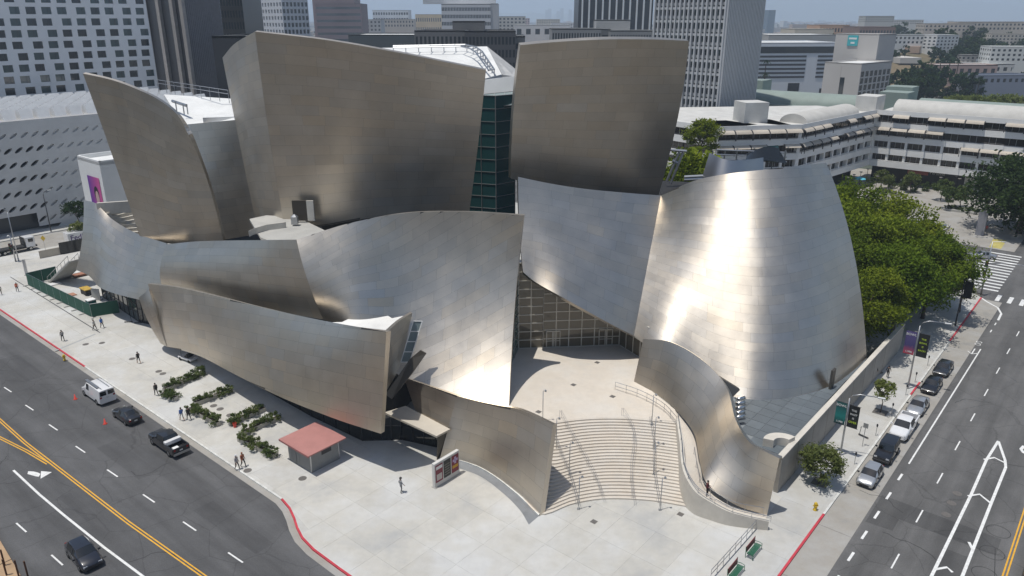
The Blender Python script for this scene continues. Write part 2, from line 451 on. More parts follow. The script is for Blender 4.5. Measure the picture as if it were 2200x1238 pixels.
yb = [(-100, -17.0), (-85, -15.3), (-74.9, -13.64), (-69.69, -12.75), (-65.2, -12.2)]
for o in (-.13, .13): polyline(yb, .12, M_LINEY, avenue, z=.008, off=o)
polyline([(-66.61, -14.98), (-60, -14.85), (-54.6, -14.6), (-47, -14.15), (-40.83, -13.65), (-25, -12.4)], .21, M_LINEW, avenue)
# turn arrow
ar = MB(); ctl = [(-64.95, -14.15), (-64.6, -13.95), (-64.1, -13.75), (-63.55, -13.6)]
A = [(-65.25, -14.05), (-64.75, -13.72), (-64.25, -13.52), (-63.75, -13.42)]; B = [(-64.75, -14.3), (-64.25, -14.12), (-63.7, -13.93), (-63.3, -13.75)]
ar.grid([[W(*p, .006) for p in B], [W(*p, .006) for p in A]])
ar.poly([W(-64.25, -13.2, .006), W(-62.8, -13.75, .006), W(-63.2, -12.55, .006)])
ar.build('turn_arrow', M_LINEW, avenue)

line((3.85, 46), (3.95, 84), .16, M_LINEW, street, .014)
for v in (22.6, 26.4, 30.2, 34.02, 37.94, 42.1): line((3.8, v), (3.83, v + 1.45), .22, M_LINEW, street, .014)
for k in range(-3, 9):
    v = 35.9 + 8.1 * k; line((6.93 + .02 * k, v), (6.95 + .02 * k, v + 2.4), .13, M_LINEW, street, .014)
polyline([(9.72, 20), (9.75, 29), (9.95, 44), (9.93, 52.1), (10.22, 57.26)], .26, M_LINEW, street, .014)
polyline([(11.72, 20), (11.73, 30.7), (11.71, 43.7), (11.73, 51.8), (11.45, 53.3), (10.25, 57.2)], .26, M_LINEW, street, .016)
polyline([(9.7, 52.0), (10.5, 53.15), (11.55, 52.7)], .24, M_LINEW, street, .018)
polyline([(9.75, 43.6), (10.57, 44.68), (11.7, 43.7)], .24, M_LINEW, street, .018)
polyline([(9.75, 30.0), (10.5, 31.0), (11.0, 30.6)], .24, M_LINEW, street, .018)
polyline([(11.25, 35.9), (11.75, 34.9)], .24, M_LINEW, street, .018)
for o in (-.13, .13): line((14.42 + o, 10), (14.45 + o, 104), .12, M_LINEY, street, .014)
# turn-lane arrow hook at the right border
polyline([(12.55, 57.9), (12.4, 56.9), (12.7, 56.3), (13.3, 56.1)], .32, M_LINEW, street, .014, 'turn_arrow')
# bike-lane arrow and curve near the crossing
polyline([(3.9, 98), (3.8, 101.5), (2.9, 104.2), (1.2, 106.0), (-.0, 107.6)], .3, M_LINEW, street, .014)
for v in (91.8, 95.4): line((3.85, v), (3.86, v + 1.2), .16, M_LINEW, street, .014)
ring = [(3.3 + .35 * math.cos(t), 85.6 + .35 * math.sin(t)) for t in [i * math.pi / 6 for i in range(13)]]
for k in (0, 1): polyline([(p[0], p[1] + 1.0 * k) for p in ring], .1, M_LINEW, street, .014, 'bike_symbol')
polyline([(3.3, 81.4), (3.3, 83.6)], .16, M_LINEW, street, .014, 'bike_symbol'); polyline([(2.7, 82.1), (3.3, 81.3), (3.9, 82.1)], .16, M_LINEW, street, .014, 'bike_symbol')
# zebra crossings over the far junction
for k in range(14):
    v = 113.2 + k * 1.95; line((-4.2, v), (1.6, v), .7, M_LINEW, cross_street, .012, 'crossing_stripe')
for k in range(7): line((2.2 + 1.7 * k, 107.6), (2.2 + 1.7 * k, 111.2), .62, M_LINEW, street, .014, 'crossing_stripe')
# loop cuts
M_SEAL = flat('road_sealant', (.02, .02, .02), .8)
for (u, v) in ((13.0, 39.3), (13.1, 35.6), (13.1, 32.1)):
    polyline([(u + .95 * math.cos(t), v + .95 * math.sin(t)) for t in [i * math.pi / 14 for i in range(29)]], .05, M_SEAL, street, .014, 'loop_cut')
line((13.2, 36.4), (14.0, 31), .05, M_SEAL, street, .014, 'loop_cut'); 

# wooden-railed terrace corner at the lower left
M_TANDECK = mat('tan_screed', (.40, .27, .16), .85, var=.12)

# pavement on the museum side and the paved square beyond the crossing
for nm, P, z, m in (('museum_pavement', [(-330, -4), (-162.8, 0), (-162.8, 260), (-330, 260)], .12, M_SIDE), ('square_pavement', [(-150, 141.2), (0, 141.2), (0, 300), (-150, 300)], .12, M_PARK),
                    ('far_pavement', [(29.2, -.1), (34, -.1), (34, 300), (29.2, 300)], .12, M_SIDE), ('near_pavement', [(-300, -29), (60, -29), (60, -24.6), (-300, -24.6)], .12, M_SIDE)):
    b = MB(); b.prism([W(*p) for p in P], -.1, z); b.build(nm, m, kind='structure')
deck = MB(); deck.prism([W(-70, -26), W(-30, -26), W(-30, -21.6), W(-58, -19.6), (W(-70, -19.0))], .0, .35); dk = deck.build('timber_deck', M_TANDECK, kind='structure')

M_PATCHL = asphalt_mat('asphalt_patch_worn', (.078, .078, .08), 1)
for P in ([(-98, -6.6), (-88, -6.6), (-88, -4.3), (-98, -4.3)], [(-64.5, -7.6), (-55, -7.4), (-55, -5.4), (-64.5, -5.5)], [(-46, -6.4), (-36, -6.0), (-36, -4.2), (-46, -4.4)], [(-58, -13.9), (-52, -13.6), (-52, -12.6), (-58, -12.8)], [(-112, -11), (-101, -11), (-101, -9.6), (-112, -9.6)]):
    q = MB(); q.prism([W(*p) for p in P], -.05, .004, False); q.build('asphalt_patch', M_PATCHL, avenue)
rk = random.Random(21)
for k in range(16):                       # tar-sealed cracks wandering over both roads
    u, v = (rk.uniform(-105, -35), rk.uniform(-16, -3)) if k < 10 else (rk.uniform(4, 14), rk.uniform(28, 75)); a_ = rk.uniform(0, 6.3); pts = [(u, v)]
    for j in range(9):
        a_ += rk.uniform(-.7, .7); u += math.cos(a_) * .55; v += math.sin(a_) * .55; pts.append((u, v))
    polyline(pts, .06, M_SEAL, avenue if k < 10 else street, .0055 if k < 10 else .0125, 'crack_seal')
# ------------------------------------------------------------------ concert hall
hall = empty('concert_hall', W(-40, 50), 0, 'concert hall of curved brushed steel sails on the street corner', 'building')
HINV = Matrix.Translation(-Vector(hall.location))
def hobj(o):                      # keep world placement under the hall's empty
    o.parent = hall; o.matrix_parent_inverse = HINV; return o

def crom(pts, n):
    """points -> function of t in 0..1 (chord-length Catmull-Rom)"""
    P = np.array([list(p) for p in pts], float)
    if len(P) == 2: return lambda t: P[0] + (P[1] - P[0]) * t
    d = np.r_[0, np.cumsum(np.linalg.norm(np.diff(P, axis=0), axis=1))]; d /= d[-1]
    def f(t):
        i = int(min(max(np.searchsorted(d, t) - 1, 0), len(P) - 2)); h = d[i + 1] - d[i]; s = (t - d[i]) / h
        def tan(k):
            if k == 0: return (P[1] - P[0]) / (d[1] - d[0])
            if k == len(P) - 1: return (P[-1] - P[-2]) / (d[-1] - d[-2])
            return (P[k + 1] - P[k - 1]) / (d[k + 1] - d[k - 1])
        m0, m1 = tan(i) * h, tan(i + 1) * h
        return (2*s**3-3*s**2+1)*P[i] + (s**3-2*s**2+s)*m0 + (-2*s**3+3*s**2)*P[i+1] + (s**3-s**2)*m1
    return f
def P3(q):                        # (px,py,'z',h) or (px,py,Y)
    return Gd(q[0], q[1], q[3]) if len(q) == 4 else Dp(q[0], q[1], q[2])
class Surf:
    def __init__(s, bot, top, mid=None, flip=False):
        s.b = crom([P3(q) for q in bot], 0); s.t = crom([P3(q) for q in top], 0)
        s.m = crom([P3(q) for q in mid], 0) if mid else None; s.flip = flip
    def p(s, u, v):
        u = min(max(u, 0), 1); b, t = s.b(u), s.t(u)
        if s.m is None: return b + (t - b) * v
        m = s.m(u); return b * (1 - v) * (1 - 2 * v) + m * 4 * v * (1 - v) + t * v * (2 * v - 1)
    def n(s, u, v):
        e = .004; u0, u1 = max(u - e, 0), min(u + e, 1); v0, v1 = max(v - e, 0), min(v + e, 1)
        c = np.cross(s.p(u1, v) - s.p(u0, v), s.p(u, v1) - s.p(u, v0)); L = np.linalg.norm(c)
        c = c / L if L > 1e-9 else np.array([0, -1, 0]); return -c if s.flip else c
def add_attrs(me, tints, uvs):
    a = me.color_attributes.new('tint', 'FLOAT_COLOR', 'CORNER')
    lv = np.empty(len(me.loops), int); me.loops.foreach_get('vertex_index', lv)
    t = np.asarray(tints, np.float32)[lv]; a.data.foreach_set('color', np.c_[t, np.ones(len(t), np.float32)].ravel())
    u = me.uv_layers.new(name='UVMap'); u.data.foreach_set('uv', np.asarray(uvs, np.float32)[lv].ravel())
rp = random.Random(11)
def tint(var=.07):
    k = 1 + rp.gauss(0, var * .6); w = rp.gauss(0, .012)
    return (STEEL_COL[0] * k * (1 + w), STEEL_COL[1] * k, STEEL_COL[2] * k * (1 - w * 1.6))
def sail(surf, pw=3.0, rh=1.1, shear=0.0, separate=False, thick=.55, name='steel_sail', label=None, gap=.010, var=.05, phase=0.0):
    nu, nv = 40, 14
    # backing shell: the sail's own body with thickness
    b = MB(); F = []; Bk = []
    for i in range(nu + 1):
        r1 = []; r2 = []
        for j in range(nv + 1):
            p, n = surf.p(i / nu, j / nv), surf.n(i / nu, j / nv)
            r1.append(p - n * .035); r2.append(p - n * thick)
        F.append(r1); Bk.append(r2)
    b.grid(F); k = len(b.f)
    b.grid([r[::-1] for r in Bk])
    rim = [(i, 0) for i in range(nu + 1)] + [(nu, j) for j in range(1, nv + 1)] + [(i, nv) for i in range(nu - 1, -1, -1)] + [(0, j) for j in range(nv - 1, 0, -1)]
    b.mi = 1
    rf = [surf.p(i / nu, j / nv) + surf.n(i / nu, j / nv) * .006 for i, j in rim]; rb = [Bk[i][j] for i, j in rim]
    b.grid([rb + rb[:1], rf + rf[:1]])
    me = b.mesh(name, [M_JOINT, M_STEEL])
    add_attrs(me, [STEEL_COL] * len(me.vertices), np.zeros((len(me.vertices), 2)))
    o = hobj(link(name, me)); 
    if label: o['label'] = label
    o.data.polygons.foreach_set('use_smooth', [True] * len(me.polygons)) if False else None
    # cladding panels
    Wd = np.mean([sum(np.linalg.norm(surf.p((i + 1) / 24, v) - surf.p(i / 24, v)) for i in range(24)) for v in (.1, .5, .9)])
    Ht = np.mean([sum(np.linalg.norm(surf.p(u, (i + 1) / 8) - surf.p(u, i / 8)) for i in range(8)) for u in (.1, .5, .9)])
    rows = max(2, round(Ht / rh)); cols = max(2, round(Wd / pw)); dv = 1 / rows; du = 1 / cols
    sh = shear * Wd / Ht      # v-shift per unit u
    allv, allf, alln, allt, alluv = [], [], [], [], []
    r0 = -int(abs(sh) * rows) - 2 if sh > 0 else -2; r1 = rows + (int(abs(sh) * rows) + 2 if sh < 0 else 2)
    for r in range(r0, r1):
        off = (.5 if r % 2 else 0) + rp.uniform(-.12, .12) + phase
        c = -1.0 + (off % 1.0) - 1
        edges = []
        x = -2.0 + off
        while x < cols + 2:
            edges.append(x); x += rp.choice((.75, 1.0, 1.0, 1.25))
        edges = [0.0] + [e for e in edges if .35 < e < cols - .35] + [float(cols)]
        for e0, e1 in zip(edges[:-1], edges[1:]):
            u0, u1 = max(0, e0 * du), min(1, e1 * du)
            fv = lambda u, w: r * dv + sh * u + w * dv
            um = (u0 + u1) / 2
            mx = max(fv(u0, 1), fv(u1, 1)); mn = min(fv(u0, 0), fv(u1, 0))
            if mx <= .004 or mn >= .996: continue
            ng, nh = 5, 2
            gu = gap / Wd; gv = gap / Ht
            tilt = np.array([rp.gauss(0, .006), rp.gauss(0, .006), rp.gauss(0, .006)])
            lift = rp.uniform(0, .008); t_ = tint(var)
            vv, nn, uvs = [], [], []
            okp = False
            for i in range(ng + 1):
                u = u0 + gu * .5 + (u1 - u0 - gu) * i / ng
                va, vb = fv(u, 0) + gv * .5, fv(u, 1) - gv * .5
                va, vb = min(max(va, 0), 1), min(max(vb, 0), 1)
                if vb - va > .2 * dv: okp = True
                for j in range(nh + 1):
                    v = va + (vb - va) * j / nh
                    n = surf.n(u, v); q = surf.p(u, v) + n * lift
                    vv.append(tuple(q)); m = n + tilt; nn.append(m / np.linalg.norm(m)); uvs.append((u * Wd, v * Ht))
            if not okp: continue
            ff = []
            for i in range(ng):
                for j in range(nh):
                    a = i * (nh + 1) + j
                    q = (a, a + nh + 1, a + nh + 2, a + 1)
                    ff.append(q if not surf.flip else q[::-1])
            if separate:
                pm = bpy.data.meshes.new('cladding_panel'); pm.from_pydata(vv, [], ff); pm.materials.append(M_STEEL)
                pm.polygons.foreach_set('use_smooth', [True] * len(ff)); add_attrs(pm, [t_] * len(vv), uvs)
                pm.normals_split_custom_set_from_vertices(nn)
                po = link('cladding_panel', pm, o)
            else:
                bs = len(allv); allv += vv; alln += nn; allt += [t_] * len(vv); alluv += uvs
                allf += [tuple(bs + x for x in f) for f in ff]
    if not separate:
        pm = bpy.data.meshes.new('cladding'); pm.from_pydata(allv, [], allf); pm.materials.append(M_STEEL)
        pm.polygons.foreach_set('use_smooth', [True] * len(allf)); add_attrs(pm, allt, alluv)
        pm.normals_split_custom_set_from_vertices(alln)
        link('cladding', pm, o, kind='stuff')
    return o

# ---- lower front sail along the avenue
J = Surf([(358,745,'z',1.5),(395,754,'z',2.2),(435,768,'z',2.9),(500,802,'z',3.6),(600,852,'z',4.2),(720,900,'z',4.6),(818,932,'z',4.9)],
         [(318,610,97.2),(372,616,93.4),(430,628,89.0),(560,660,80.4),(700,690,72.8),(830,713,66.0)],
         [(337,680,95.9),(378,688,92.5),(430,700,88.2),(530,733,80.5),(650,772,73.0),(712,790,69.8),(824,822,65.7)])
sail(J, 3.0, 1.15, .05, True, label='long low steel sail over the avenue pavement')
Jr = Surf([(345,738,'z',1.6),(326,706,'z',3.6),(308,668,'z',6.0),(298,640,'z',7.8)], [(358,745,'z',1.55),(345,705,'z',4.0),(331,660,'z',6.9),(320,622,'z',9.0)], flip=True)
sail(Jr, 2.0, 1.5, 0, False, .3, label='rolled end fin of the low front sail')
# ---- front wall beside the steps
M1 = Surf([(945,985,'z',.15),(985,990,'z',.15),(1040,1010,'z',.15),(1110,1060,'z',.15),(1160,1108,'z',.15)],
          [(982,851,70.0),(1025,862,68.6),(1068,871,67.0),(1115,880,65.0),(1188,912,61.4)])
sail(M1, 2.6, 1.3, -.03, True, label='short steel wall curving to the entrance steps')
M2 = Surf([(896,893,'z',3.6),(962,925,'z',3.0)], [(868,811,74.6),(984,851,70.05)])
sail(M2, 2.6, 1.3, -.03, True, label='steel wall above the ticket canopy')
# ---- right curving wall along the ramp
Gw = Surf([(1362,820,'z',4),(1400,840,'z',4),(1450,880,'z',4),(1490,930,'z',3.6),(1505,1000,'z',2.6),(1520,1040,'z',2.0),(1580,1085,'z',1.0),(1648,1107,'z',.2)],
          [(1382,728,80),(1440,735,77.5),(1510,775,73.5),(1560,830,69.8),(1580,900,65.4),(1610,950,61.6),(1640,968,60.0),(1675,985,58.9)])
sail(Gw, 2.4, 1.25, .0, True, label='S-shaped steel wall beside the ramp')
# ---- blue central sail over the entrance
E_ = Surf([(1124,585,86.2),(1150,606,85.6),(1210,640,84.2),(1300,690,84.2),(1362,722,84.8)],
          [(1113,380,92.4),(1180,394,93.0),(1250,405,93.8),(1340,414,95.2),(1420,420,97.2)],
          [(1116,490,89.4),(1170,497,89.6),(1235,520,89.5),(1320,550,89.5),(1391,570,90.2)])
sail(E_, 3.0, 1.25, .0, True, label='pale sail leaning back over the entrance', var=.04)
# ---- big cone on the right
F_ = Surf([(1362,722,84.8),(1420,768,'z',6.2),(1490,820,'z',4.2),(1560,850,'z',3.72),(1620,860,'z',3.72),(1700,855,'z',3.72),(1785,830,'z',3.72),(1830,800,'z',3.72),(1862,770,'z',3.72)],
          [(1420,420,97.2),(1490,389,94.4),(1560,374,92.2),(1640,365,91.4),(1710,357,92.4),(1775,350,96.5)],
          [(1391,570,90.2),(1470,592,86.6),(1560,615,83.8),(1650,618,82.6),(1745,592,84.3),(1834,540,90.4)])
sail(F_, 3.2, 1.05, -.06, False, label='broad steel cone leaning back above the street wall', var=.04)
# ---- middle sails
K_ = Surf([(348,614,101.2),(430,634,95.5),(530,657,89),(620,674,83.4),(695,687,79.0)],
          [(358,525,102.6),(420,519,98.6),(480,517,94.2),(560,516,88),(637,515,81.0)],
          [(344,575,101.0),(400,577,96.8),(470,582,91.8),(560,590,86),(660,600,79.2)])
sail(K_, 3.2, 1.1, .0, False, label='rounded steel sail above the low front sail')
H_ = Surf([(695,687,79.0),(760,705,77.4),(868,815,'z',6.2),(980,850,'z',4.6),(1093,876,'z',4.0)],
          [(637,515,81.0),(750,480,81.9),(870,458,83.4),(1000,455,83.4),(1125,463,81.6)],
          [(660,600,79.2),(760,592,79.6),(880,632,80.8),(1000,650,80.6),(1106,660,79.6)])
sail(H_, 2.8, 1.05, .55, False, label='large twisting sail left of the entrance', var=.045)
L_ = Surf([(163,580,'z',5),(190,592,'z',5),(215,618,'z',5),(250,632,'z',5),(290,642,'z',5),(345,655,'z',5.5)],
          [(180,430,121),(205,437,119.5),(240,470,116.5),(290,500,112),(358,523,105.5)],
          [(176,515,117.5),(203,520,115.2),(234,548,111.2),(280,572,107.6),(350,590,101.9)])
sail(L_, 3.0, 1.1, .0, False, label='low steel sail at the far left end')
B_ = Surf([(300,507,110.5),(358,523,108.5),(420,521,107),(480,517,105.6)],
          [(178,158,107.5),(240,172,106.8),(290,190,106.2),(340,214,105.8),(380,246,105.4),(405,290,105)],
          [(238,325,109.4),(310,345,107.8),(370,372,106.6),(445,386,105.4)])
sail(B_, 3.4, 1.2, .0, False, label='tall steel sail with a pointed top at the left')
C_ = Surf([(455,520,111.5),(570,500,108)], [(395,268,117.5),(504,258,113)])
sail(C_, 3.4, 1.2, .0, False, label='shaded steel face between the tall sails')
A_ = Surf([(612,492,98),(700,484,97.4),(800,468,97.0),(900,462,97.2),(1008,457,98)],
          [(548,68,95.0),(700,86,94.4),(850,112,94.4),(950,132,94.8),(1044,151,95.4)],
          [(577,280,97.0),(690,283,96.5),(815,290,96.4),(925,297,96.6),(1028,304,97.2)])
sail(A_, 3.6, 1.15, .02, False, label='tallest broad steel sail in the middle', var=.04)
A2 = Surf([(550,478,108),(575,486,102),(612,492,98.02)], [(478,124,110),(503,95,103),(548,68,95.02)], [(513,300,109),(535,286,103),(577,280,97.02)])
sail(A2, 3.6, 1.15, .0, False, label='curved flank of the tallest sail')
D_ = Surf([(1098,384,97.5),(1170,402,99.4),(1250,416,100.8),(1330,424,102),(1414,422,103.2)],
          [(1118,97,94.6),(1200,90,95.6),(1300,85,96.6),(1400,85,98),(1480,88,100)],
          [(1102,250,96.4),(1190,250,98.0),(1275,251,99.2),(1365,251,100.4),(1457,250,102)])
sail(D_, 3.4, 1.15, .0, False, .9, label='tall upright steel sail right of the glass gap', var=.04)

# ---- tan block behind the low front sail
N_ = Surf([(822,852,70.4),(845,815,72.4),(860,786,74.4)], [(832,713,69.2),(858,690,72.4),(886,672,75.4)])
sail(N_, 2.4, 1.2, .0, True, .3, label='steel-clad return wall behind the low front sail')
def polyobj(name, pts, m, th=.3, up=Vector((0, 0, -1)), label=None):
    b = MB(); n = len(pts); P = [Vector(p) for p in pts]; Q = [p + up * th for p in P]
    b.v += [tuple(p) for p in P] + [tuple(q) for q in Q]
    b.face(range(n)); b.face(range(2 * n - 1, n - 1, -1))
    for i in range(n):
        j = (i + 1) % n; b.face((i, n + i, n + j, j))
    o = hobj(b.build(name, m)); 
    if label: o['label'] = label
    return o
polyobj('roof_deck', [Gd(700,693,12.3), Gd(735,692,12.3), Gd(803,659,12.3), Gd(842,684,12.3), Gd(886,675,12.3), Gd(834,716,12.3)][::-1], M_ROOFW, label='pale flat roof behind the low front sail')
# ---- interior mass: keeps gaps closed and dark
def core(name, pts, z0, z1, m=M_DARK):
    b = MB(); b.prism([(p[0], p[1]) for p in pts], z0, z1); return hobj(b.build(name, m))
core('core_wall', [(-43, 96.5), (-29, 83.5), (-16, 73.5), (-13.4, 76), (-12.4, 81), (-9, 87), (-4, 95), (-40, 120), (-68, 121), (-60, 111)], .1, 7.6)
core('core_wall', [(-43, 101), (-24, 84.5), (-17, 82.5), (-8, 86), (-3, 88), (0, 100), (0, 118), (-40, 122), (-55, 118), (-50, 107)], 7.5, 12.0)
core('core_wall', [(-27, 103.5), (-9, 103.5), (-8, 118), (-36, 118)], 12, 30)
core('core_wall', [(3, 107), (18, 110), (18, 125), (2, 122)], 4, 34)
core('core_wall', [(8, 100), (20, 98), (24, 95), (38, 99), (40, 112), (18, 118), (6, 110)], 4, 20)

# ---- glass between the two tall sails
M_GLASST = glass_mat('teal_glass', (.022, .085, .085), .04)
M_GLASSD = glass_mat('dark_glass', (.012, .014, .015), .04, .7)
def glazing(name, o, a, b, cols, rows, m=M_GLASST, mw=.07, fm=M_FRAME, label=None, panes=True, skip=None):
    """curtain wall: o corner, a width vector, b height vector; frame object with pane children"""
    o, a, b = Vector(o), Vector(a), Vector(b); n = a.cross(b).normalized()
    f = MB(); ea, eb = a.normalized(), b.normalized()
    for i in range(cols + 1):
        if i == 0 or i == cols or True: f.obox(o + a * (i / cols) - ea * mw / 2 - n * .04, ea * mw, b, n * .12)
    for j in range(rows + 1): f.obox(o + b * (j / rows) - eb * mw / 2 - n * .035, a, eb * mw, n * .10)
    fo = hobj(f.build(name, fm)); 
    if label: fo['label'] = label
    pm = MB(); ca, cb = a / cols, b / rows
    pm.obox(Vector((0, 0, 0)) + ea * mw * .4 + eb * mw * .4, ca - ea * mw * .8, cb - eb * mw * .8, -n * .02)
    me = pm.mesh('pane', m)
    for i in range(cols):
        for j in range(rows):
            if skip and skip(i, j): continue
            po = link('pane', me, fo); po.location = o + a * (i / cols) + b * (j / rows) - n * .0
    return fo
p0 = Dp(1006, 470, 104.5); p1 = Dp(1066, 462, 103.2); p2 = Dp(1106, 452, 105.5)
glazing('glass_curtain', (p0.x, p0.y, 17), (p1.x - p0.x, p1.y - p0.y, 0), (0.0, 0, 17.2), 2, 10, label='teal glass wall between the tall sails')
glazing('glass_curtain', (p1.x, p1.y, 17), (p2.x - p1.x, p2.y - p1.y, 0), (0, 0, 17.2), 1, 10)
glazing('glass_roof', Dp(1036, 233, 104.2), Dp(1106, 226, 104.2) - Dp(1036, 233, 104.2), Dp(1040, 203, 110) - Dp(1036, 233, 104.2), 3, 1, glass_mat('pale_glass', (.22, .27, .27), .15), label='sloping glass roof between the tall sails')
polyobj('upper_wall', [Dp(1036, 203, 110.1), Dp(1112, 196, 110.1), Dp(1112, 163, 110.6), Dp(1040, 172, 110.6)], M_WHITE, .3, Vector((0, 1, 0)))
# white roof and its gantry
rA = [Dp(820, 103, 134), Dp(1046, 100, 134), Dp(1078, 160, 113), Dp(1030, 172, 111), Dp(800, 180, 111)]
polyobj('white_roof', rA[::-1], M_ROOFW, .4, label='white sloping roof behind the tallest sail')
polyobj('white_roof', [Dp(1046, 99.5, 134), Dp(1112, 152, 126), Dp(1112, 166, 112), Dp(1079, 160, 113)][::-1], mat('grey_roofing', (.42, .42, .41), .8), .4)
gan = MB()
path1 = [Dp(845, 110, 130), Dp(1000, 107, 130), Dp(1022, 112, 127), Dp(1036, 122, 123), Dp(1062, 162, 112.5)]
path2 = [Dp(845, 113.5, 128), Dp(990, 111, 128), Dp(1010, 116, 125), Dp(1022, 124, 122), Dp(1050, 164, 112)]
for pt in (path1, path2): gan.tube([p + Vector((0, 0, .8)) for p in pt], .12, 5)
c1, c2 = crom(path1, 0), crom(path2, 0)
for k in range(16):
    a, b = Vector(c1(k / 15)) + Vector((0, 0, .8)), Vector(c2(k / 15)) + Vector((0, 0, .8)); gan.tube([a, b], .08, 4); gan.tube([a, a - Vector((0, 0, 1.2))], .07, 4)
hobj(gan.build('roof_gantry', M_METAL))
# small white roof seen behind the pointed sail
rf = [Dp(352, 203, 134), Dp(495, 212, 134), Dp(512, 262, 113.6), Dp(404, 272, 117), Dp(375, 240, 124)]
polyobj('white_roof', rf[::-1], M_ROOFW, .4, label='white roof behind the pointed sail')
rl = MB()
for a, b in (((340, 190, 140), (492, 214, 128)),):
    A3, B3 = Dp(*a), Dp(*b)
    for h in (.9, 1.5): rl.tube([A3 + Vector((0, 0, h)), B3 + Vector((0, 0, h))], .05, 4)
    for k in range(9):
        p = A3.lerp(B3, k / 8); rl.tube([p - Vector((0, 0, .6)), p + Vector((0, 0, 1.5))], .05, 4)
hobj(rl.build('roof_railing', M_METAL)); rl = MB()
rl.tube([Dp(372, 228, 124) + Vector((0, 0, .8)), Dp(402, 238, 121) + Vector((0, 0, .8))], .25, 5)
for q in ((380, 240), (396, 246), (404, 246)): p = Dp(*q, 121); rl.tube([p, p + Vector((0, 0, 1.6))], .1, 4)
hobj(rl.build('roof_pipe', M_METAL))
bx = MB(); c = Dp(475, 255, 118); bx.box(c, (5, 3, .8), .3); hobj(bx.build('roof_hatch', M_WHITE))

# ---- terrace, door and parapet behind the rounded sail
tp = [P3((540, 503, 98)), P3((575, 487, 100)), P3((640, 478, 99)), P3((700, 492, 92)), P3((642, 513, 82.6)), P3((560, 514, 89))]
polyobj('terrace_floor', [Vector((p.x, p.y, 18.6)) for p in tp][::-1], M_CONC, .3)
pr = MB(); pc = [Gd(535, 509, 18.6), Gd(548, 503, 18.6), Gd(575, 495, 18.6), Gd(612, 490, 18.6)]
for a, b in zip(pc[:-1], pc[1:]): pr.obox(a, b - a, Vector((.1, .3, 0)), Vector((0, 0, .75)))
hobj(pr.build('terrace_parapet', M_OFFWHITE))
dr = MB(); d0 = Dp(634, 493, 96.2); dr.box((d0.x + .9, d0.y, 20.2), (1.9, .3, 2.7)); hobj(dr.build('terrace_door', flat('door_brown', (.05, .04, .03), .5)))
dr = MB(); dr.box((d0.x + 2.3, d0.y - .05, 20.2), (.9, .25, 2.7)); hobj(dr.build('terrace_door_leaf', M_OFFWHITE))
dr = MB(); dr.box((d0.x + .55, d0.y - 1.6, 19.3), (.8, .7, 1.0)); dr.lathe((d0.x + .55, d0.y - 1.6, 19.8), [(.45, 0), (.1, .3)], 8); hobj(dr.build('roof_vent', M_METAL))

# ---- entrance level, glass front, doors
entry = [Gd(1060, 930, 4), Gd(1190, 906, 4), Gd(1240, 899, 4), Gd(1300, 896, 4), Gd(1370, 898, 4), Gd(1455, 906, 4), Gd(1450, 880, 4), Gd(1400, 840, 4), Gd(1362, 820, 4), Gd(1392, 776, 4), Gd(1332, 738, 4), Gd(1114, 740, 4), Gd(1080, 790, 4)]
b = MB(); b.prism([(p.x, p.y) for p in entry], .1, 4.0); hobj(b.build('entrance_floor', M_PAVER))
f0, f1 = Gd(1114, 749, 4.0), Gd(1330, 741, 4.0)
zt = 12.8
M_GLASSE = glass_mat('entrance_glass', (.14, .12, .085), .03, .5)
M_FRAMEE = flat('entrance_frame', (.62, .60, .54), .5, .2)
fa = f1 - f0
def skipE(i, j): return False
glazing('entrance_glazing', (f0.x, f0.y, 4.02), (fa.x * .24, fa.y * .24, 0), (0, 0, 11.5), 2, 10, M_GLASSE, .11, M_FRAMEE, label='tall glass wall at the entrance')
glazing('entrance_glazing', (f0.x + fa.x * .24, f0.y + fa.y * .24, 4.02), (fa.x * .76, fa.y * .76, 0), (0, 0, 8.6), 6, 7, M_GLASSE, .11, M_FRAMEE)
l0 = Gd(1094, 790, 4.0)
glazing('entrance_glazing', (l0.x, l0.y, 4.02), (f0.x - l0.x, f0.y - l0.y, 0), (0, 0, 11.0), 2, 9, M_GLASST, .08)
r0_ = Gd(1390, 778, 4.0)
glazing('entrance_glazing', (f1.x, f1.y, 4.02), (r0_.x - f1.x, r0_.y - f1.y, 0), (0, 0, 4.6), 4, 2, M_GLASSE, .11, M_FRAMEE)
for t in (.27, .33, .79, .85):      # door leaves
    d = MB(); q = f0.lerp(f1, t); ex = fa.normalized(); ny = Vector((ex.y, -ex.x, 0))
    o3 = Vector((q.x, q.y, 4.03)) + ny * .1
    d.obox(o3, ex * .09, ny * .08, Vector((0, 0, 2.3))); d.obox(o3 + ex * .95, ex * .09, ny * .08, Vector((0, 0, 2.3)))
    d.obox(o3 + Vector((0, 0, 2.2)), ex * 1.04, ny * .08, Vector((0, 0, .12))); d.obox(o3 + Vector((0, 0, .9)), ex * 1.04, ny * .07, Vector((0, 0, .07)))
    d.obox(o3, ex * 1.04, ny * .07, Vector((0, 0, .12)))
    do = hobj(d.build('entrance_door', M_FRAMEE))
inn = MB()                                # warm lobby walls behind the glass
inn.box((f0.x + 6, f0.y + 7, 8.5), (12, .3, 9), .0); hobj(inn.build('lobby_wall', mat('lobby_timber', (.26, .17, .09), .6)))
dm = MB()
for q in ((1283, 779), (1232, 826), (1315, 852), (1157, 884), (1185, 906), (1222, 1120), (1276, 1120), (1460, 1104)):
    pass

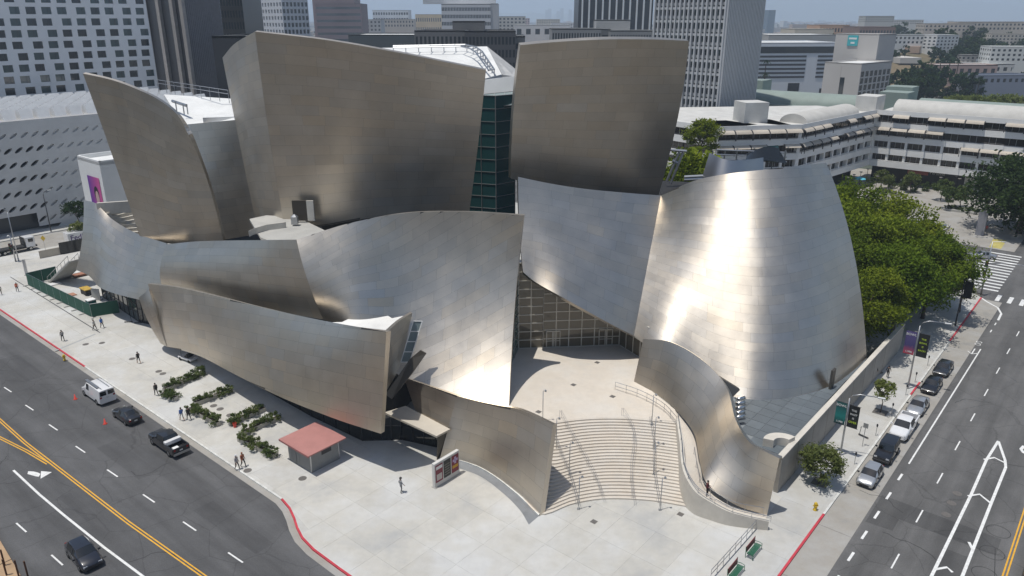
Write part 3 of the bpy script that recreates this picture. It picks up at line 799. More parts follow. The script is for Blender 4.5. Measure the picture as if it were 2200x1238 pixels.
# ---- steps
cb = crom([Vector((.2, 63.6, 0)), Gd(1160, 1109), Gd(1230, 1087), Gd(1300, 1076), Gd(1400, 1080), Gd(1478, 1093)], 0)
tb = [Gd(1120, 920, 4), Gd(1190, 906, 4), Gd(1240, 899, 4), Gd(1300, 896, 4), Gd(1370, 898, 4), Gd(1458, 907, 4)]
ct = crom(tb, 0)
NST = 26
stairs = hall
for k in range(NST):
    t0, t1 = k / NST, min(1.0, (k + 1) / NST + .012); z = .13 + (k + 1) * (4.0 - .13) / NST - (.0 if k < NST - 1 else .003)
    pa, pb = [], []
    for i in range(25):
        u = i / 24; a, bq = Vector(cb(u)), Vector(ct(u))
        pa.append(a.lerp(bq, t0)); pb.append(a.lerp(bq, t1))
    s_ = MB(); zz = z - .17 if k else .05
    s_.grid([[(p.x, p.y, z) for p in pa], [(p.x, p.y, z) for p in pb]])
    s_.grid([[(p.x, p.y, zz) for p in pa], [(p.x, p.y, z) for p in pa]])
    hobj(s_.build('entrance_step', M_PAVER))
def step_z(x, y):
    p = Vector((x, y)); best = (9e9, 0)
    for i in range(25):
        a, bq = Vector(cb(i / 24)), Vector(ct(i / 24)); d = (bq - a).to_2d(); t = min(1, max(0, (p - a.to_2d()).dot(d) / d.length_squared)); e = (a.to_2d() + d * t - p).length
        if e < best[0]: best = (e, t)
    return .13 + 3.87 * best[1]
def on_steps(px, py):
    z = 2.0
    for _ in range(8):
        q = Gd(px, py, z); z = step_z(q.x, q.y)
    return Vector((q.x, q.y, z))
for tr in ([(1204, 898), (1230, 945), (1258, 995), (1280, 1040), (1296, 1082)], [(1337, 893), (1358, 925), (1362, 960), (1356, 1012), (1356, 1050), (1361, 1088)], [(1189, 940), (1205, 980), (1222, 1025), (1243, 1096)], [(1397, 910), (1404, 960), (1405, 1025), (1416, 1095)]):
    P = [on_steps(*q) for q in tr]; c = crom(P, 0); h = MB(); up = Vector((0, 0, .92))
    pts = [Vector(c(i / 20)) for i in range(21)]
    for s3 in (-.09, .09): h.tube([p + up + Vector((s3, 0, 0)) for p in pts], .017, 5)
    for i in range(0, 21, 3):
        for s3 in (-.09, .09): h.tube([pts[i] + Vector((s3, 0, -.1)), pts[i] + up + Vector((s3, 0, 0))], .016, 4)
    hobj(h.build('stair_handrail', M_METAL))
# parapet wall of the ramp and the ramp itself
pt = [Gd(1322, 826, 4.7), Gd(1375, 842, 4.8), Gd(1425, 868, 4.9), Gd(1453, 899, 4.8), Gd(1460, 949, 4.2), Gd(1467, 1009, 3.4), Gd(1492, 1055, 2.6), Gd(1528, 1080, 2.05), Gd(1570, 1101, 1.6), Gd(1652, 1121, 1.1)]
cp_ = crom(pt[3:], 0); n = 40
ob, ot, it_, ib = [], [], [], []
for i in range(n + 1):
    p = Vector(cp_(i / n)); q = Vector(cp_(min(1, i / n + .01))) - Vector(cp_(max(0, i / n - .01))); q.z = 0; q.normalize(); nn = Vector((-q.y, q.x, 0))
    ob.append(Vector((p.x, p.y, .05))); ot.append(p); it_.append(p + nn * .38); ib.append(Vector((p.x + nn.x * .38, p.y + nn.y * .38, .05)))
b = MB(); b.smooth = True; b.grid([ob, ot]); b.smooth = False; b.grid([ot, it_]); b.smooth = True; b.grid([it_, ib]); b.smooth = False
b.poly([ob[-1], ib[-1], it_[-1], ot[-1]]); b.poly([ob[0], ot[0], it_[0], ib[0]])
b.f = [f[::-1] for f in b.f]
hobj(b.build('ramp_parapet', M_OFFWHITE))
c2 = crom([P3(q) for q in [(1450,880,'z',4),(1490,930,'z',3.6),(1505,1000,'z',2.6),(1520,1040,'z',2.0),(1580,1085,'z',1.0),(1648,1107,'z',.2)]], 0)
rampL, rampR = [], []
for i in range(n + 1):
    p = it_[i]; zq = max(.16, p.z - .85); g2 = Vector(c2(i / n)); rampL.append(Vector((p.x - .2, p.y, zq))); rampR.append(Vector((g2.x, g2.y, zq)))
b = MB(); b.grid([rampL, rampR]); b.grid([[Vector((p.x, p.y, 0)) for p in rampL], rampL]); hobj(b.build('ramp_floor', M_PAVER))
# handrails of the ramp
hr = MB(); up = Vector((0, 0, .55))
hr.tube([p + up + Vector((.15, 0, 0)) for p in ot], .035, 5); hr.tube([p + Vector((.18, .1, .3)) for p in ot], .025, 4)
for i in range(0, n + 1, 4): hr.tube([ot[i] + Vector((.15, 0, 0)), ot[i] + up + Vector((.15, 0, 0))], .025, 4)
rr = [Vector((p.x - .45, p.y - .25, p.z + .95)) for p in rampR[16:]]
hr.tube(rr, .03, 5)
for i in range(0, len(rr), 4): hr.tube([rr[i] - Vector((0, 0, 1)), rr[i]], .025, 4)
hobj(hr.build('ramp_handrail', M_METAL))
hr = MB(); pp = [Vector((p.x, p.y, 4)) for p in pt[:4]]; cc = crom(pp, 0); pp = [Vector(cc(i / 14)) for i in range(15)]
for h_ in (.5, 1.0): hr.tube([p + Vector((0, 0, h_)) for p in pp], .03, 5)
for i in range(0, 15, 2): hr.tube([pp[i], pp[i] + Vector((0, 0, 1))], .025, 4)
hobj(hr.build('entrance_railing', M_METAL))
# grey band and white kerb at the foot of the front wall
band = crom([Gd(945, 992), Gd(985, 998), Gd(1040, 1022), Gd(1090, 1063), Gd(1122, 1100), Gd(1150, 1118)], 0)
inner = crom([Gd(945, 985), Gd(985, 990), Gd(1040, 1010), Gd(1110, 1060), Gd(1161, 1108)], 0)
outer = crom([Gd(955, 1003), Gd(990, 1010), Gd(1035, 1028), Gd(1085, 1066), Gd(1118, 1100), Gd(1136, 1130)], 0)
wk = crom([Gd(948, 988), Gd(988, 994), Gd(1040, 1014), Gd(1108, 1064), Gd(1157, 1112)], 0)
b = MB(); b.grid([[Vector(outer(i / 24)) + Vector((0, 0, .142)) for i in range(25)], [Vector(wk(i / 24)) + Vector((0, 0, .142)) for i in range(25)]]); b.build('grey_band', mat('grey_granite', (.20, .21, .22), .6, var=.15), pave)
b = MB(); A1 = [Vector(wk(i / 24)) for i in range(25)]; A2_ = [Vector(inner(i / 24)) for i in range(25)]
b.grid([[p + Vector((0, 0, .1)) for p in A1], [p + Vector((0, 0, .27)) for p in A1]]); b.grid([[p + Vector((0, 0, .27)) for p in A1], [p + Vector((0, 0, .27)) for p in A2_]]); b.build('wall_kerb', M_KERBW, pave)

# ---- ground floor glazing under the low sail and the ticket canopy
q = [Gd(352, 752), Gd(470, 815), Gd(610, 905), Gd(760, 955), Gd(842, 962)]
q = [Vector((-44.6, 97.2, 0)), Vector((-38, 91.0, 0)), Vector((-30.5, 83.8, 0)), Vector((-23.5, 77.6, 0)), Vector((-16.5, 72.2, 0)), Vector((-12.2, 72.4, 0)), Vector((-7.0, 70.4, 0))]
for a, b_ in zip(q[:-1], q[1:]):
    glazing('ground_floor_glazing', (a.x, a.y, .13), b_ - a, (0, 0, 3.6), 4, 2, M_GLASSD, .08, M_DKMETAL)
cn = [Gd(826, 886, 3.9), Gd(872, 872, 4.2), Gd(967, 922, 3.5), Gd(938, 937, 3.2)]
polyobj('ticket_canopy', cn, mat('canopy_metal', (.55, .50, .42), .45, .3, var=.045), .22, label='pale metal canopy over the ticket windows')
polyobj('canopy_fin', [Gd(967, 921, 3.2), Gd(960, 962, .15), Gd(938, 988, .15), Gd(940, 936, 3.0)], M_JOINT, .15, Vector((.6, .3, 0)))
# skylight strip and dark fin beside the big twisting sail
s0, s1, s2, s3_ = Dp(888, 690, 75.6), Dp(918, 678, 77.4), Dp(880, 778, 74.4), Dp(861, 778, 74.2)
glazing('skylight', s3_, s2 - s3_, s0 - s3_, 1, 4, glass_mat('skylight_glass', (.20, .25, .26), .1), .10, M_WHITE, label='narrow skylight between steel walls')
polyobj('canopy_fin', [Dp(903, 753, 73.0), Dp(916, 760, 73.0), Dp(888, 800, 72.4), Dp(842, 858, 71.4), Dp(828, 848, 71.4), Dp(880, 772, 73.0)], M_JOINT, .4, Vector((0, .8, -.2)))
# ---- terrace and the street wall on the right
ter = [W(-5.3, 31.5), W(-5.3, 66), W(-14, 66), W(-20, 52), W(-12.5, 34)]
tp = [Gd(1675, 985, 3.9), Gd(1795, 838, 3.9), Gd(1862, 775, 3.9), Gd(1800, 740, 3.9), Gd(1600, 800, 3.9), Gd(1540, 815, 3.9), Gd(1585, 905, 3.9), Gd(1612, 945, 3.9)]
b = MB(); b.prism([(p.x, p.y) for p in tp], .1, 3.6); hobj(b.build('terrace_base', M_CONC))
M_SLATE = mat('slate_tiles', (.115, .135, .15), .55, var=.12, scale=.7, objvar=.10)
# slate tiles as rows of pieces
tpo = [(p.x, p.y) for p in tp]
def in_poly(x, y, P):
    n = 0
    for i in range(len(P)):
        (x1, y1), (x2, y2) = P[i], P[(i + 1) % len(P)]
        if (y1 > y) != (y2 > y) and x < (x2 - x1) * (y - y1) / (y2 - y1) + x1: n += 1
    return n % 2
tl = MB(); tl.box((0, 0, 0), (1.55, 1.55, .05)); tme = tl.mesh('roof_tile', M_SLATE)
tdeck = MB(); tdeck.prism(tpo, 3.6, 3.72); td = hobj(tdeck.build('terrace_roof', flat('tile_joint', (.22, .24, .25), .8), )); td['label'] = 'blue slate terrace roof beside the cone'
for i in range(26):
    for j in range(26):
        p = W(-21 + i * 1.6 * .5 * 2 * .4 + 0, 30 + j * 1.6); 
        u, v = -20.6 + i * 1.6, 30.5 + j * 1.6
        if u > -5.5: continue
        p = W(u, v)
        if in_poly(p.x, p.y, tpo): link('roof_tile', tme, td, loc=(p.x, p.y, 3.74), rz=UA)
b = MB(); a = W(-5.05, 31.9); e = W(-5.05, 76)
b.obox(a + Vector((0, 0, .05)), e - a, U2 * .42, Vector((0, 0, 4.0))); wl = b.build('street_wall', mat('wall_concrete', (.34, .32, .285), .85, var=.14, scale=.35, bump=.2), label='long pale concrete wall beside the street pavement', cat='wall')
b = MB(); b.obox(a + Vector((0, 0, 4.05)) - U2 * .06 - V2 * .05, e - a, U2 * .56, Vector((0, 0, .14))); b.build('coping', M_OFFWHITE, wl)
b = MB(); b.obox(W(-4.62, 38.6, .13), V2 * 1.1, U2 * .03, Vector((0, 0, 2.1))); b.build('door', flat('wall_door', (.14, .14, .13), .6), wl)
for k in range(1, 9):
    b = MB(); b.obox(W(-4.625, 31.9 + 4.4 * k, .1), V2 * .05, U2 * .008, Vector((0, 0, 3.9))); b.build('wall_joint', M_JOINT, wl)
# curved planter wall on the terrace and the bright ducts
c = Gd(1662, 958, 3.74); b = MB(); P0, P1 = [], []
for i in range(13):
    a_ = R(35) + R(120) * i / 12; P0.append((c.x + 1.9 * math.cos(a_) + .6, c.y + 1.9 * math.sin(a_) - .8)); P1.append((c.x + .9 * math.cos(a_) + .6, c.y + .9 * math.sin(a_) - .8))
b.prism(P0 + P1[::-1], 3.76, 4.6); hobj(b.build('terrace_planter', M_OFFWHITE))
for k in range(5):
    p = Gd(1582 - k * .6, 858 + k * 10, 4.6); b = MB(); b.smooth = True; b.tube([p, p + Vector((1.0, .3, .05))], .22, 8); hobj(b.build('roof_duct', flat('shiny_duct', (.75, .75, .74), .25, 1)))
b = MB(); pp = [Dp(1545, 810, 71.5), Dp(1590, 838, 71.5), Dp(1572, 856, 70.5)]; b.poly(pp); b.poly([p + Vector((0, .5, 0)) for p in pp][::-1]); b.poly([pp[0], pp[0] + Vector((0, .5, 0)), pp[1] + Vector((0, .5, 0)), pp[1]]); b.poly([pp[1], pp[1] + Vector((0, .5, 0)), pp[2] + Vector((0, .5, 0)), pp[2]])
hobj(b.build('wall_fin', M_JOINT))
b = MB(); d = Gd(1785, 832, 4.0); b.box((d.x + .12, d.y + .22, 5.0), (.95, .25, 2.3), R(48)); hobj(b.build('service_door', M_JOINT))
# ---- glass under the low left sail
g0, g1 = Gd(222, 640), Gd(300, 694)
glazing('ground_floor_glazing', (g0.x, g0.y, .13), g1 - g0, (0, 0, 4.4), 8, 3, glass_mat('green_glass', (.05, .06, .055), .06), .10, M_DKMETAL, label='glass wall under the low left sail')
g2 = Gd(330, 700); glazing('ground_floor_glazing', (g1.x, g1.y, .13), g2 - g1, (0, 0, 4.4), 3, 2, M_GLASSD, .08, M_DKMETAL)
# amphitheatre steps behind the low left sail
for k in range(11):
    z = 14.2 - k * .55; P0, P1 = [], []
    for i in range(9):
        t = i / 8; a = Gd(212 + k * 6.5 - 10 * t * 0, 462 + k * 5.2, z).lerp(Gd(300 + k * 2.0, 440 + k * 9.5, z), t); bow = math.sin(t * math.pi) * 1.0
        P0.append((a.x, a.y - bow)); P1.append((a.x, a.y - bow + 2.2))
    b = MB(); b.prism(P0 + P1[::-1], z - 1.2, z); hobj(b.build('amphitheatre_step', M_OFFWHITE))
b = MB(); a, e = Gd(208, 446, 15.2), Gd(300, 440, 15.2); b.obox(a - Vector((0, 0, 1.2)), e - a, Vector((0, .5, 0)), Vector((0, 0, 1.9))); hobj(b.build('amphitheatre_wall', M_OFFWHITE))
# ------------------------------------------------------------------ neighbouring buildings
def PUp(px, py, u):
    r = Vector(ray(px, py)); t = (C0.dot(U2) + u) / r.dot(U2); return r * t + Vector((0, 0, CAM_H))
def wall_holes(mb, o, a, w, z0, z1, cols, rows, wf, hf, depth, n, jit=None, cl=.5, rl=.5):
    """wall with real window openings; returns opening centres"""
    o = Vector(o); cw, ch = w / cols, (z1 - z0) / rows; out = []
    for j in range(rows):
        for i in range(cols):
            dx = jit(i, j) if jit else 0
            s0, s1 = i * cw, (i + 1) * cw; t0, t1 = z0 + j * ch, z0 + (j + 1) * ch
            g = cw * (1 - wf); x0 = s0 + g * cl + dx * g; x1 = x0 + cw * wf
            h = ch * (1 - hf); y0 = t0 + h * rl; y1 = y0 + ch * hf
            P = lambda s, t, d=0: o + a * s + Vector((0, 0, t)) - n * d
            A = [P(s0, t0), P(s1, t0), P(s1, t1), P(s0, t1)]; B = [P(x0, y0), P(x1, y0), P(x1, y1), P(x0, y1)]; Cc = [P(x0, y0, depth), P(x1, y0, depth), P(x1, y1, depth), P(x0, y1, depth)]
            b = len(mb.v); mb.v += [tuple(p) for p in A + B + Cc]
            for k in range(4):
                k2 = (k + 1) % 4; mb.face((b + k, b + k2, b + 4 + k2, b + 4 + k)); mb.face((b + 4 + k, b + 4 + k2, b + 8 + k2, b + 8 + k))
            out.append((i, j, (B[0] + B[2]) / 2 - n * depth, cw * wf, ch * hf))
    return out
def face_dir(p, q):
    a = Vector((q[0] - p[0], q[1] - p[1], 0)); w = a.length; a.normalize(); return a, w, Vector((a.y, -a.x, 0))
M_WIN = glass_mat('window_glass', (.030, .036, .040), .06, .8)
M_WIN2 = glass_mat('window_glass_teal', (.055, .085, .088), .08, .8)
def building(name, label, foot, z1, faces, wallm, glassm=None, roofm=None, z0=0.0, parapet=.6, cat='building', depth=.25, extra=None, group=None):
    """foot: plan polygon counter-clockwise; faces: {edge index: (cols, rows, wf, hf, zlo, zhi, individual, opts)}"""
    c = sum((Vector((p[0], p[1], 0)) for p in foot), Vector()) / len(foot)
    root = empty(name, (c.x, c.y, z0), 0, label, cat, group); inv = Matrix.Translation(-Vector(root.location))
    def put(o): o.parent = root; o.matrix_parent_inverse = inv; return o
    n = len(foot); wl = MB(); gl = MB(); wins = []
    for i in range(n):
        p, q = foot[i], foot[(i + 1) % n]; a, w, nn = face_dir(p, q); o = Vector((p[0], p[1], 0))
        f = faces.get(i)
        if f is None:
            wl.poly([o + Vector((0, 0, z0)), o + a * w + Vector((0, 0, z0)), o + a * w + Vector((0, 0, z1)), o + Vector((0, 0, z1))]); continue
        cols, rows, wf, hf, lo, hi, ind = f[:7]; op = f[7] if len(f) > 7 else {}
        for s, t in ((z0, lo), (hi, z1)):
            if t - s > .01: wl.poly([o + Vector((0, 0, s)), o + a * w + Vector((0, 0, s)), o + a * w + Vector((0, 0, t)), o + Vector((0, 0, t))])
        res = wall_holes(wl, o, a, w, lo, hi, cols, rows, wf, hf, depth, nn, op.get('jit'))
        if ind: wins.append((res, a, nn, op))
        else:
            for (_, _, c3, ww, hh) in res: gl.obox(c3 - a * ww / 2 - Vector((0, 0, hh / 2)), a * ww, -nn * .05, Vector((0, 0, hh)))
    put(wl.build('wall', wallm))
    if gl.f: put(gl.build('window_glazing', glassm or M_WIN, kind='stuff'))
    for res, a, nn, op in wins:
        ww, hh = res[0][3], res[0][4]; gm = [glassm or M_WIN, op.get('glass2', M_WIN2)]
        mes = []
        for k in range(2):
            w_ = MB(); w_.obox(-a * ww / 2 - Vector((0, 0, hh / 2)), a * ww, -nn * .05, Vector((0, 0, hh))); w_.mi = 1
            if op.get('mull', 1): w_.obox(-a * .05 + nn * .01 - Vector((0, 0, hh / 2)) + a * ww * .17, a * .1, nn * .05, Vector((0, 0, hh)))
            mes.append(w_.mesh('window', [gm[k], M_DKMETAL]))
        rw = random.Random(5)
        for (i, j, c3, _, _) in res:
            w_ = put(link('window', mes[0 if rw.random() < .55 else 1])); w_.location = c3
    rf = MB(); rf.prism([(p[0], p[1]) for p in foot], z1 - .5, z1 - .45); put(rf.build('roof', roofm or M_ROOFW))
    if parapet:
        pp = MB()
        for i in range(n):
            a, w, nn = face_dir(foot[i], foot[(i + 1) % n]); pp.obox((foot[i][0], foot[i][1], z1 - .45), a * w, -nn * .35, Vector((0, 0, .45 + parapet * .2)))
        put(pp.build('parapet', wallm))
    if extra: extra(root, put)
    return root
def fit_foot(xL, xC, xR, yref, Y, yaw, d1=None, d2=None):
    """corner nearest the camera at photo x=xC; faces run back to xL and xR"""
    c = Dp(xC, yref, Y); b2 = Vector((math.cos(yaw), math.sin(yaw), 0)); b1 = Vector((-b2.y, b2.x, 0))
    def solve(d, x):
        lo, hi = 0, 400
        for _ in range(50):
            m = (lo + hi) / 2; p = c + d * m; dd = p.y * CP - (p.z - CAM_H) * SP; px = 1100 + FPX * p.x / dd
            if (px < x) == (d is b2): lo = m
            else: hi = m
        return lo
    w1 = solve(b1, xL) if d1 is None else d1; w2 = solve(b2, xR) if d2 is None else d2
    p0 = c; p2 = c + b2 * w2; p1 = c + b1 * w1; p3 = p1 + b2 * w2
    return [(p.x, p.y) for p in (p1, p0, p2, p3)]     # faces: 0 left, 1 right
def zat(px, py, Y): return Dp(px, py, Y).z
VYAW = math.atan2(V2.y, V2.x)

# ---- pale hotel tower with scattered windows
def hj(i, j): return ((i * 37 + j * 53) % 10 - 5) / 16
building('hotel_tower', 'white tower with a grid of dark square windows behind the museum', [W(-230, 14)[:2], W(-230, 83.6)[:2], W(-252, 83.6)[:2], W(-252, 14)[:2]], 82,
         {0: (16, 22, .58, .64, 14, 81, True, {'jit': hj})}, mat('tower_white', (.74, .75, .76), .75, var=.05, scale=.1), M_WIN, depth=.35)
# ---- dark tower with pale columns
ft = fit_foot(300, 399, 476, 60, 268, VYAW, None, None)
def cols_dark(root, put):
    p1, p0, p2 = [Vector((*q, 0)) for q in ft[:3]]
    for t in (.18, .50, .79, .985):
        a, w, nn = face_dir(p1, p0); b = MB(); b.obox(p1 + a * (w * t) + nn * .05, a * 2.2, nn * 1.1, Vector((0, 0, 96))); put(b.build('column', mat('tower_column', (.30, .28, .265), .8)))
    a, w, nn = face_dir(p0, p2)
    for k in range(20):
        b = MB(); b.obox(p0 + a * (w * (k + .3) / 20), a * .55, nn * .5, Vector((0, 0, 96))); put(b.build('rib', mat('tower_rib', (.12, .12, .135), .6)))
building('dark_tower', 'near-black tower with pale columns behind the pointed sail', ft, 96, {}, flat('tower_black', (.022, .022, .026), .35), z0=0, extra=cols_dark)
# ---- white grid tower
ft3 = fit_foot(530, 608, 664, 40, 520, R(38))
building('grid_tower', 'white gridded office tower behind the tallest sail', ft3, 120, {0: (13, 26, .52, .56, 8, 118, False), 1: (7, 26, .66, .62, 8, 118, False)}, mat('grid_white', (.52, .53, .55), .7, var=.04), M_WIN, depth=.9)
def simple(name, label, x0, x1, ytop, Y, dep, wallm, rows=0, cols=0, wf=.8, hf=.5, z0=0, ind=False, yaw=0.0, lo=None, hi=None, roofm=None, glass=None, extra=None, cat='building', group=None, side=None):
    p = Dp(x0, ytop, Y); q = Dp(x1, ytop, Y + math.tan(yaw) * (Dp(x1, ytop, Y).x - p.x)); z1 = (p.z + q.z) / 2
    a, w, nn = face_dir(p, q); r = q - nn * dep; s = p - nn * dep
    f = [(p.x, p.y), (q.x, q.y), (r.x, r.y), (s.x, s.y)]; faces = {}
    if rows: faces[0] = (cols, rows, wf, hf, z1 * .04 + z0 if lo is None else lo, z1 - 1.2 if hi is None else hi, ind)
    if side:
        faces[1] = (side, rows, wf, hf, z1 * .04 + z0 if lo is None else lo, z1 - 1.2 if hi is None else hi, False); faces[3] = faces[1]
    return building(name, label, f, z1, faces, wallm, glass or M_WIN, roofm, z0=z0, cat=cat, extra=extra, group=group)
cB = lambda k, c, v=.08: mat(k, c, .8, var=v, scale=.05)
simple('office_block', 'near-black glass block at the left of the gridded tower', 466, 515, -40, 330, 25, flat('blk_a', (.03, .03, .03), .3), 12, 8, .7, .6)
simple('office_tower', 'teal glass tower sliver left of the gridded tower', 513, 536, -30, 700, 30, cB('teal_wall', (.12, .22, .26)), 24, 4, .9, .5, glass=M_WIN2)
simple('office_block', 'low dark hall with a pale louvred roof edge behind the tallest sail', 455, 560, 78, 240, 30, flat('blk_b', (.025, .025, .028), .4), roofm=M_ROOFW)
simple('office_block', 'brown stepped office with dark window bands', 676, 775, 8, 900, 40, cB('brown_wall', (.15, .10, .105)), 7, 1, .96, .38, lo=10)
simple('office_block', 'tall brown office behind the stepped brown one', 668, 758, -30, 960, 40, cB('brown_wall2', (.20, .13, .13)), 0)
simple('office_block', 'white low office slab on the horizon', 800, 877, 22, 1350, 40, cB('wht_a', (.62, .64, .66)), 6, 14, .7, .45)
simple('apartment_block', 'yellowish building with a row of small windows on the horizon', 892, 948, 31, 1400, 50, cB('tan_a', (.55, .42, .24)), 3, 12, .5, .4)
def topbox(root, put):
    b = MB(); p = Dp(985, 8, 760); b.box((p.x, p.y + 18, p.z + 3), (70, 12, 6)); put(b.build('penthouse', cB('wht_b', (.5, .51, .52))))
simple('office_block', 'wide office with dark ribbon windows on the horizon', 948, 1054, 9, 740, 45, cB('wht_b', (.5, .51, .52)), 8, 32, .75, .5, extra=topbox, lo=4)
simple('office_block', 'blank grey end block beside the ribbon-window office', 1054, 1070, 8, 741, 44, cB('gry_a', (.36, .37, .38)))
simple('office_block', 'dark grey stepped office with deep square windows behind the white roof', 890, 1000, 66, 330, 40, cB('dgr_a', (.115, .115, .118)), 5, 12, .55, .6, lo=10)
simple('office_block', 'black window block right of the dark grey office', 998, 1108, 67, 318, 40, cB('dgr_b', (.055, .055, .06)), 6, 14, .6, .6, lo=8)
simple('office_block', 'black rooftop block above the dark grey office', 972, 1040, 46, 345, 15, cB('dgr_c', (.07, .07, .072)), z0=30)
simple('office_block', 'dark end pavilion right of the black window block', 1106, 1128, 78, 330, 30, cB('dgr_d', (.10, .11, .12)), 5, 2, .8, .4, lo=8)
simple('office_block', 'low dark glass pavilion with a white roof line', 748, 892, 75, 420, 50, cB('dgr_e', (.04, .05, .055)), 0, roofm=M_ROOFW)
simple('office_block', 'long grey office with two rows of dark windows behind the upright sail', 1186, 1292, 62, 420, 30, cB('gry_c', (.23, .23, .225)), 6, 18, .55, .62, lo=6)
simple('office_block', 'right half of the long grey office behind the upright sail', 1312, 1412, 66, 415, 30, cB('gry_c', (.23, .23, .225)), 6, 17, .55, .62, lo=6)
simple('office_block', 'grey link block between the long grey offices', 1292, 1312, 63, 425, 25, cB('gry_d', (.17, .17, .17)), 6, 1, .8, .3, lo=6)
simple('office_block', 'square grey rooftop block in front of the black pinstripe tower', 1281, 1354, 43, 440, 14, cB('gry_c2', (.25, .25, .245)), z0=34)
def pins(root, put):
    p, q = Dp(1247, 30, 560), Dp(1412, 30, 560)
    for k in range(12):
        x = p.x + (q.x - p.x) * (k + .25) / 11.3; b = MB(); b.box((x, 559.6, 62), (1.1, 1.0, 124)); put(b.build('fin', M_WHITE))
simple('office_tower', 'black tower with white vertical pinstripes on the horizon', 1247, 1412, -130, 560, 40, flat('blk_c', (.02, .022, .028), .35), 0, extra=pins)
# ---- white ribbed tower
ft5 = fit_foot(1404, 1552, 1628, 120, 232, R(38.5), None, None)
def ribs5(root, put):
    p1, p0, p2, p3 = [Vector((*q, 0)) for q in ft5]
    for (s, e, nc) in ((p1, p0, 16), (p0, p2, 24)):
        a, w, nn = face_dir(s, e); b = MB(); b.obox(Vector((0, 0, 0)) - a * .24, a * .48, nn * .75, Vector((0, 0, 76))); me = b.mesh('rib', mat('rib_white', (.46, .47, .48), .7, var=.05))
        for k in range(nc + 1):
            o = put(link('rib', me)); o.location = s + a * (w * k / nc) + Vector((0, 0, .2))
        b = MB(); b.obox(s * 0, a * w, nn * .3, Vector((0, 0, .7))); me = b.mesh('floor_band', mat('rib_white', (.46, .47, .48)))
        for k in range(20): o = put(link('floor_band', me)); o.location = s + Vector((0, 0, 5.2 + 3.75 * k))
building('ribbed_tower', 'tall pale tower with vertical white ribs behind the cone', ft5, 80, {0: (16, 20, .86, .78, 3, 78, True, {'mull': 0}), 1: (24, 20, .86, .78, 3, 78, False)}, mat('spandrel_grey', (.34, .35, .36), .7, var=.05), M_WIN, depth=.2, extra=ribs5)
# ---- white hospital slab with black bands and the concrete tower block
simple('hospital_slab', 'white slab building with black window bands at right', 1600, 1806, 92, 420, 40, cB('hosp_white', (.68, .70, .72), .04), 0, 0, yaw=R(6))
hp, hq = Dp(1600, 96, 419.6), Dp(1806, 96, 419.6)
def bands():
    root = [o for o in bpy.data.objects if o.name == 'hospital_slab'][0]; inv = Matrix.Translation(-Vector(root.location))
    p = Dp(1600, 92, 420); q = Dp(1806, 92, 420 + math.tan(R(6)) * (Dp(1806, 92, 420).x - Dp(1600, 92, 420).x)); a, w, nn = face_dir(p, q)
    def strip(s0, s1, zt, zb, m):
        b = MB(); b.obox(Vector((p.x, p.y, zb)) + a * (w * s0) + nn * .05, a * (w * (s1 - s0)), nn * .12, Vector((0, 0, zt - zb))); o = b.build('window_band', m); o.parent = root; o.matrix_parent_inverse = inv
    zz = lambda y: Dp(1720, y, 425).z
    strip(.15, .99, zz(100), zz(114), M_WIN)
    for k in range(6):
        strip(.14, .66, zz(119 + k * 8.8), zz(123.2 + k * 8.8), flat('band_black', (.06, .06, .065), .5)); strip(.78, .99, zz(119 + k * 8.8), zz(123.2 + k * 8.8), flat('band_black', (.06, .06, .065), .5))
    strip(.50, .62, zz(178), zz(196), M_DKMETAL); strip(.84, .88, zz(190), zz(200), M_DKMETAL)
bands()
fc = fit_foot(1771, 1850, 1915, 150, 330, R(42))
M_CT = cB('conc_warm', (.50, .475, .445), .05)
def strips(cols, foot, edge, t0, t1, z0, z1, root, put, m=M_WIN):
    a, w, nn = face_dir(foot[edge], foot[edge + 1]); o = Vector((*foot[edge], 0))
    b = MB(); b.obox(o + a * (w * t0) + nn * .02 + Vector((0, 0, z0)), a * (w * (t1 - t0)), nn * .1, Vector((0, 0, z1 - z0))); put(b.build('window_strip', m))
ztc = zat(1850, 137, 330)
building('concrete_block', 'beige concrete block with one dark window strip at right', fc, ztc, {1: (7, 7, .72, .8, 3, ztc - 3, False)}, M_CT, M_WIN, extra=lambda r, p: [strips(1, fc, 0, .48, .60, 2, ztc - 6, r, p)] + [strips(1, fc, 0, .46, .475, 2, ztc - 1, r, p, M_CT)])
ft_ = fit_foot(1795, 1888, 1925, 85, 356, R(42))
def sign_tower(root, put):
    a, w, nn = face_dir(ft_[0], ft_[1]); o = Vector((*ft_[0], 0)); zt = zat(1888, 74, 356)
    b = MB(); b.obox(o + a * (w * .30) + nn * .05 + Vector((0, 0, zt - 5.2)), a * (w * .24), nn * .3, Vector((0, 0, 4.6))); put(b.build('sign_panel', flat('sign_teal', (.06, .42, .45), .5)))
    for k, (t0, t1) in enumerate(((.33, .51), (.38, .47))):
        b = MB(); b.obox(o + a * (w * t0) + nn * .36 + Vector((0, 0, zt - 2.4 - 1.9 * k)), a * (w * (t1 - t0)), nn * .05, Vector((0, 0, .8))); put(b.build('sign_lettering', M_WHITE))
building('concrete_tower', 'beige blank tower with a teal sign at its top', ft_, zat(1888, 74, 356), {1: (5, 10, .7, .75, 4, zat(1888, 74, 356) - 12, False)}, M_CT, M_WIN, extra=sign_tower)
simple('apartment_block', 'orange stepped apartment row beyond the white slab', 1762, 1826, 54, 900, 40, cB('org_a', (.50, .30, .18)), 4, 10, .5, .5)
simple('apartment_block', 'cream flat-roofed block beyond the white slab', 1708, 1792, 63, 760, 40, cB('crm_a', (.52, .47, .38)), 2, 10, .6, .4)
simple('apartment_block', 'long grey factory roof behind the white slab', 1652, 1800, 75, 620, 60, cB('gry_e', (.36, .36, .35)), 0)
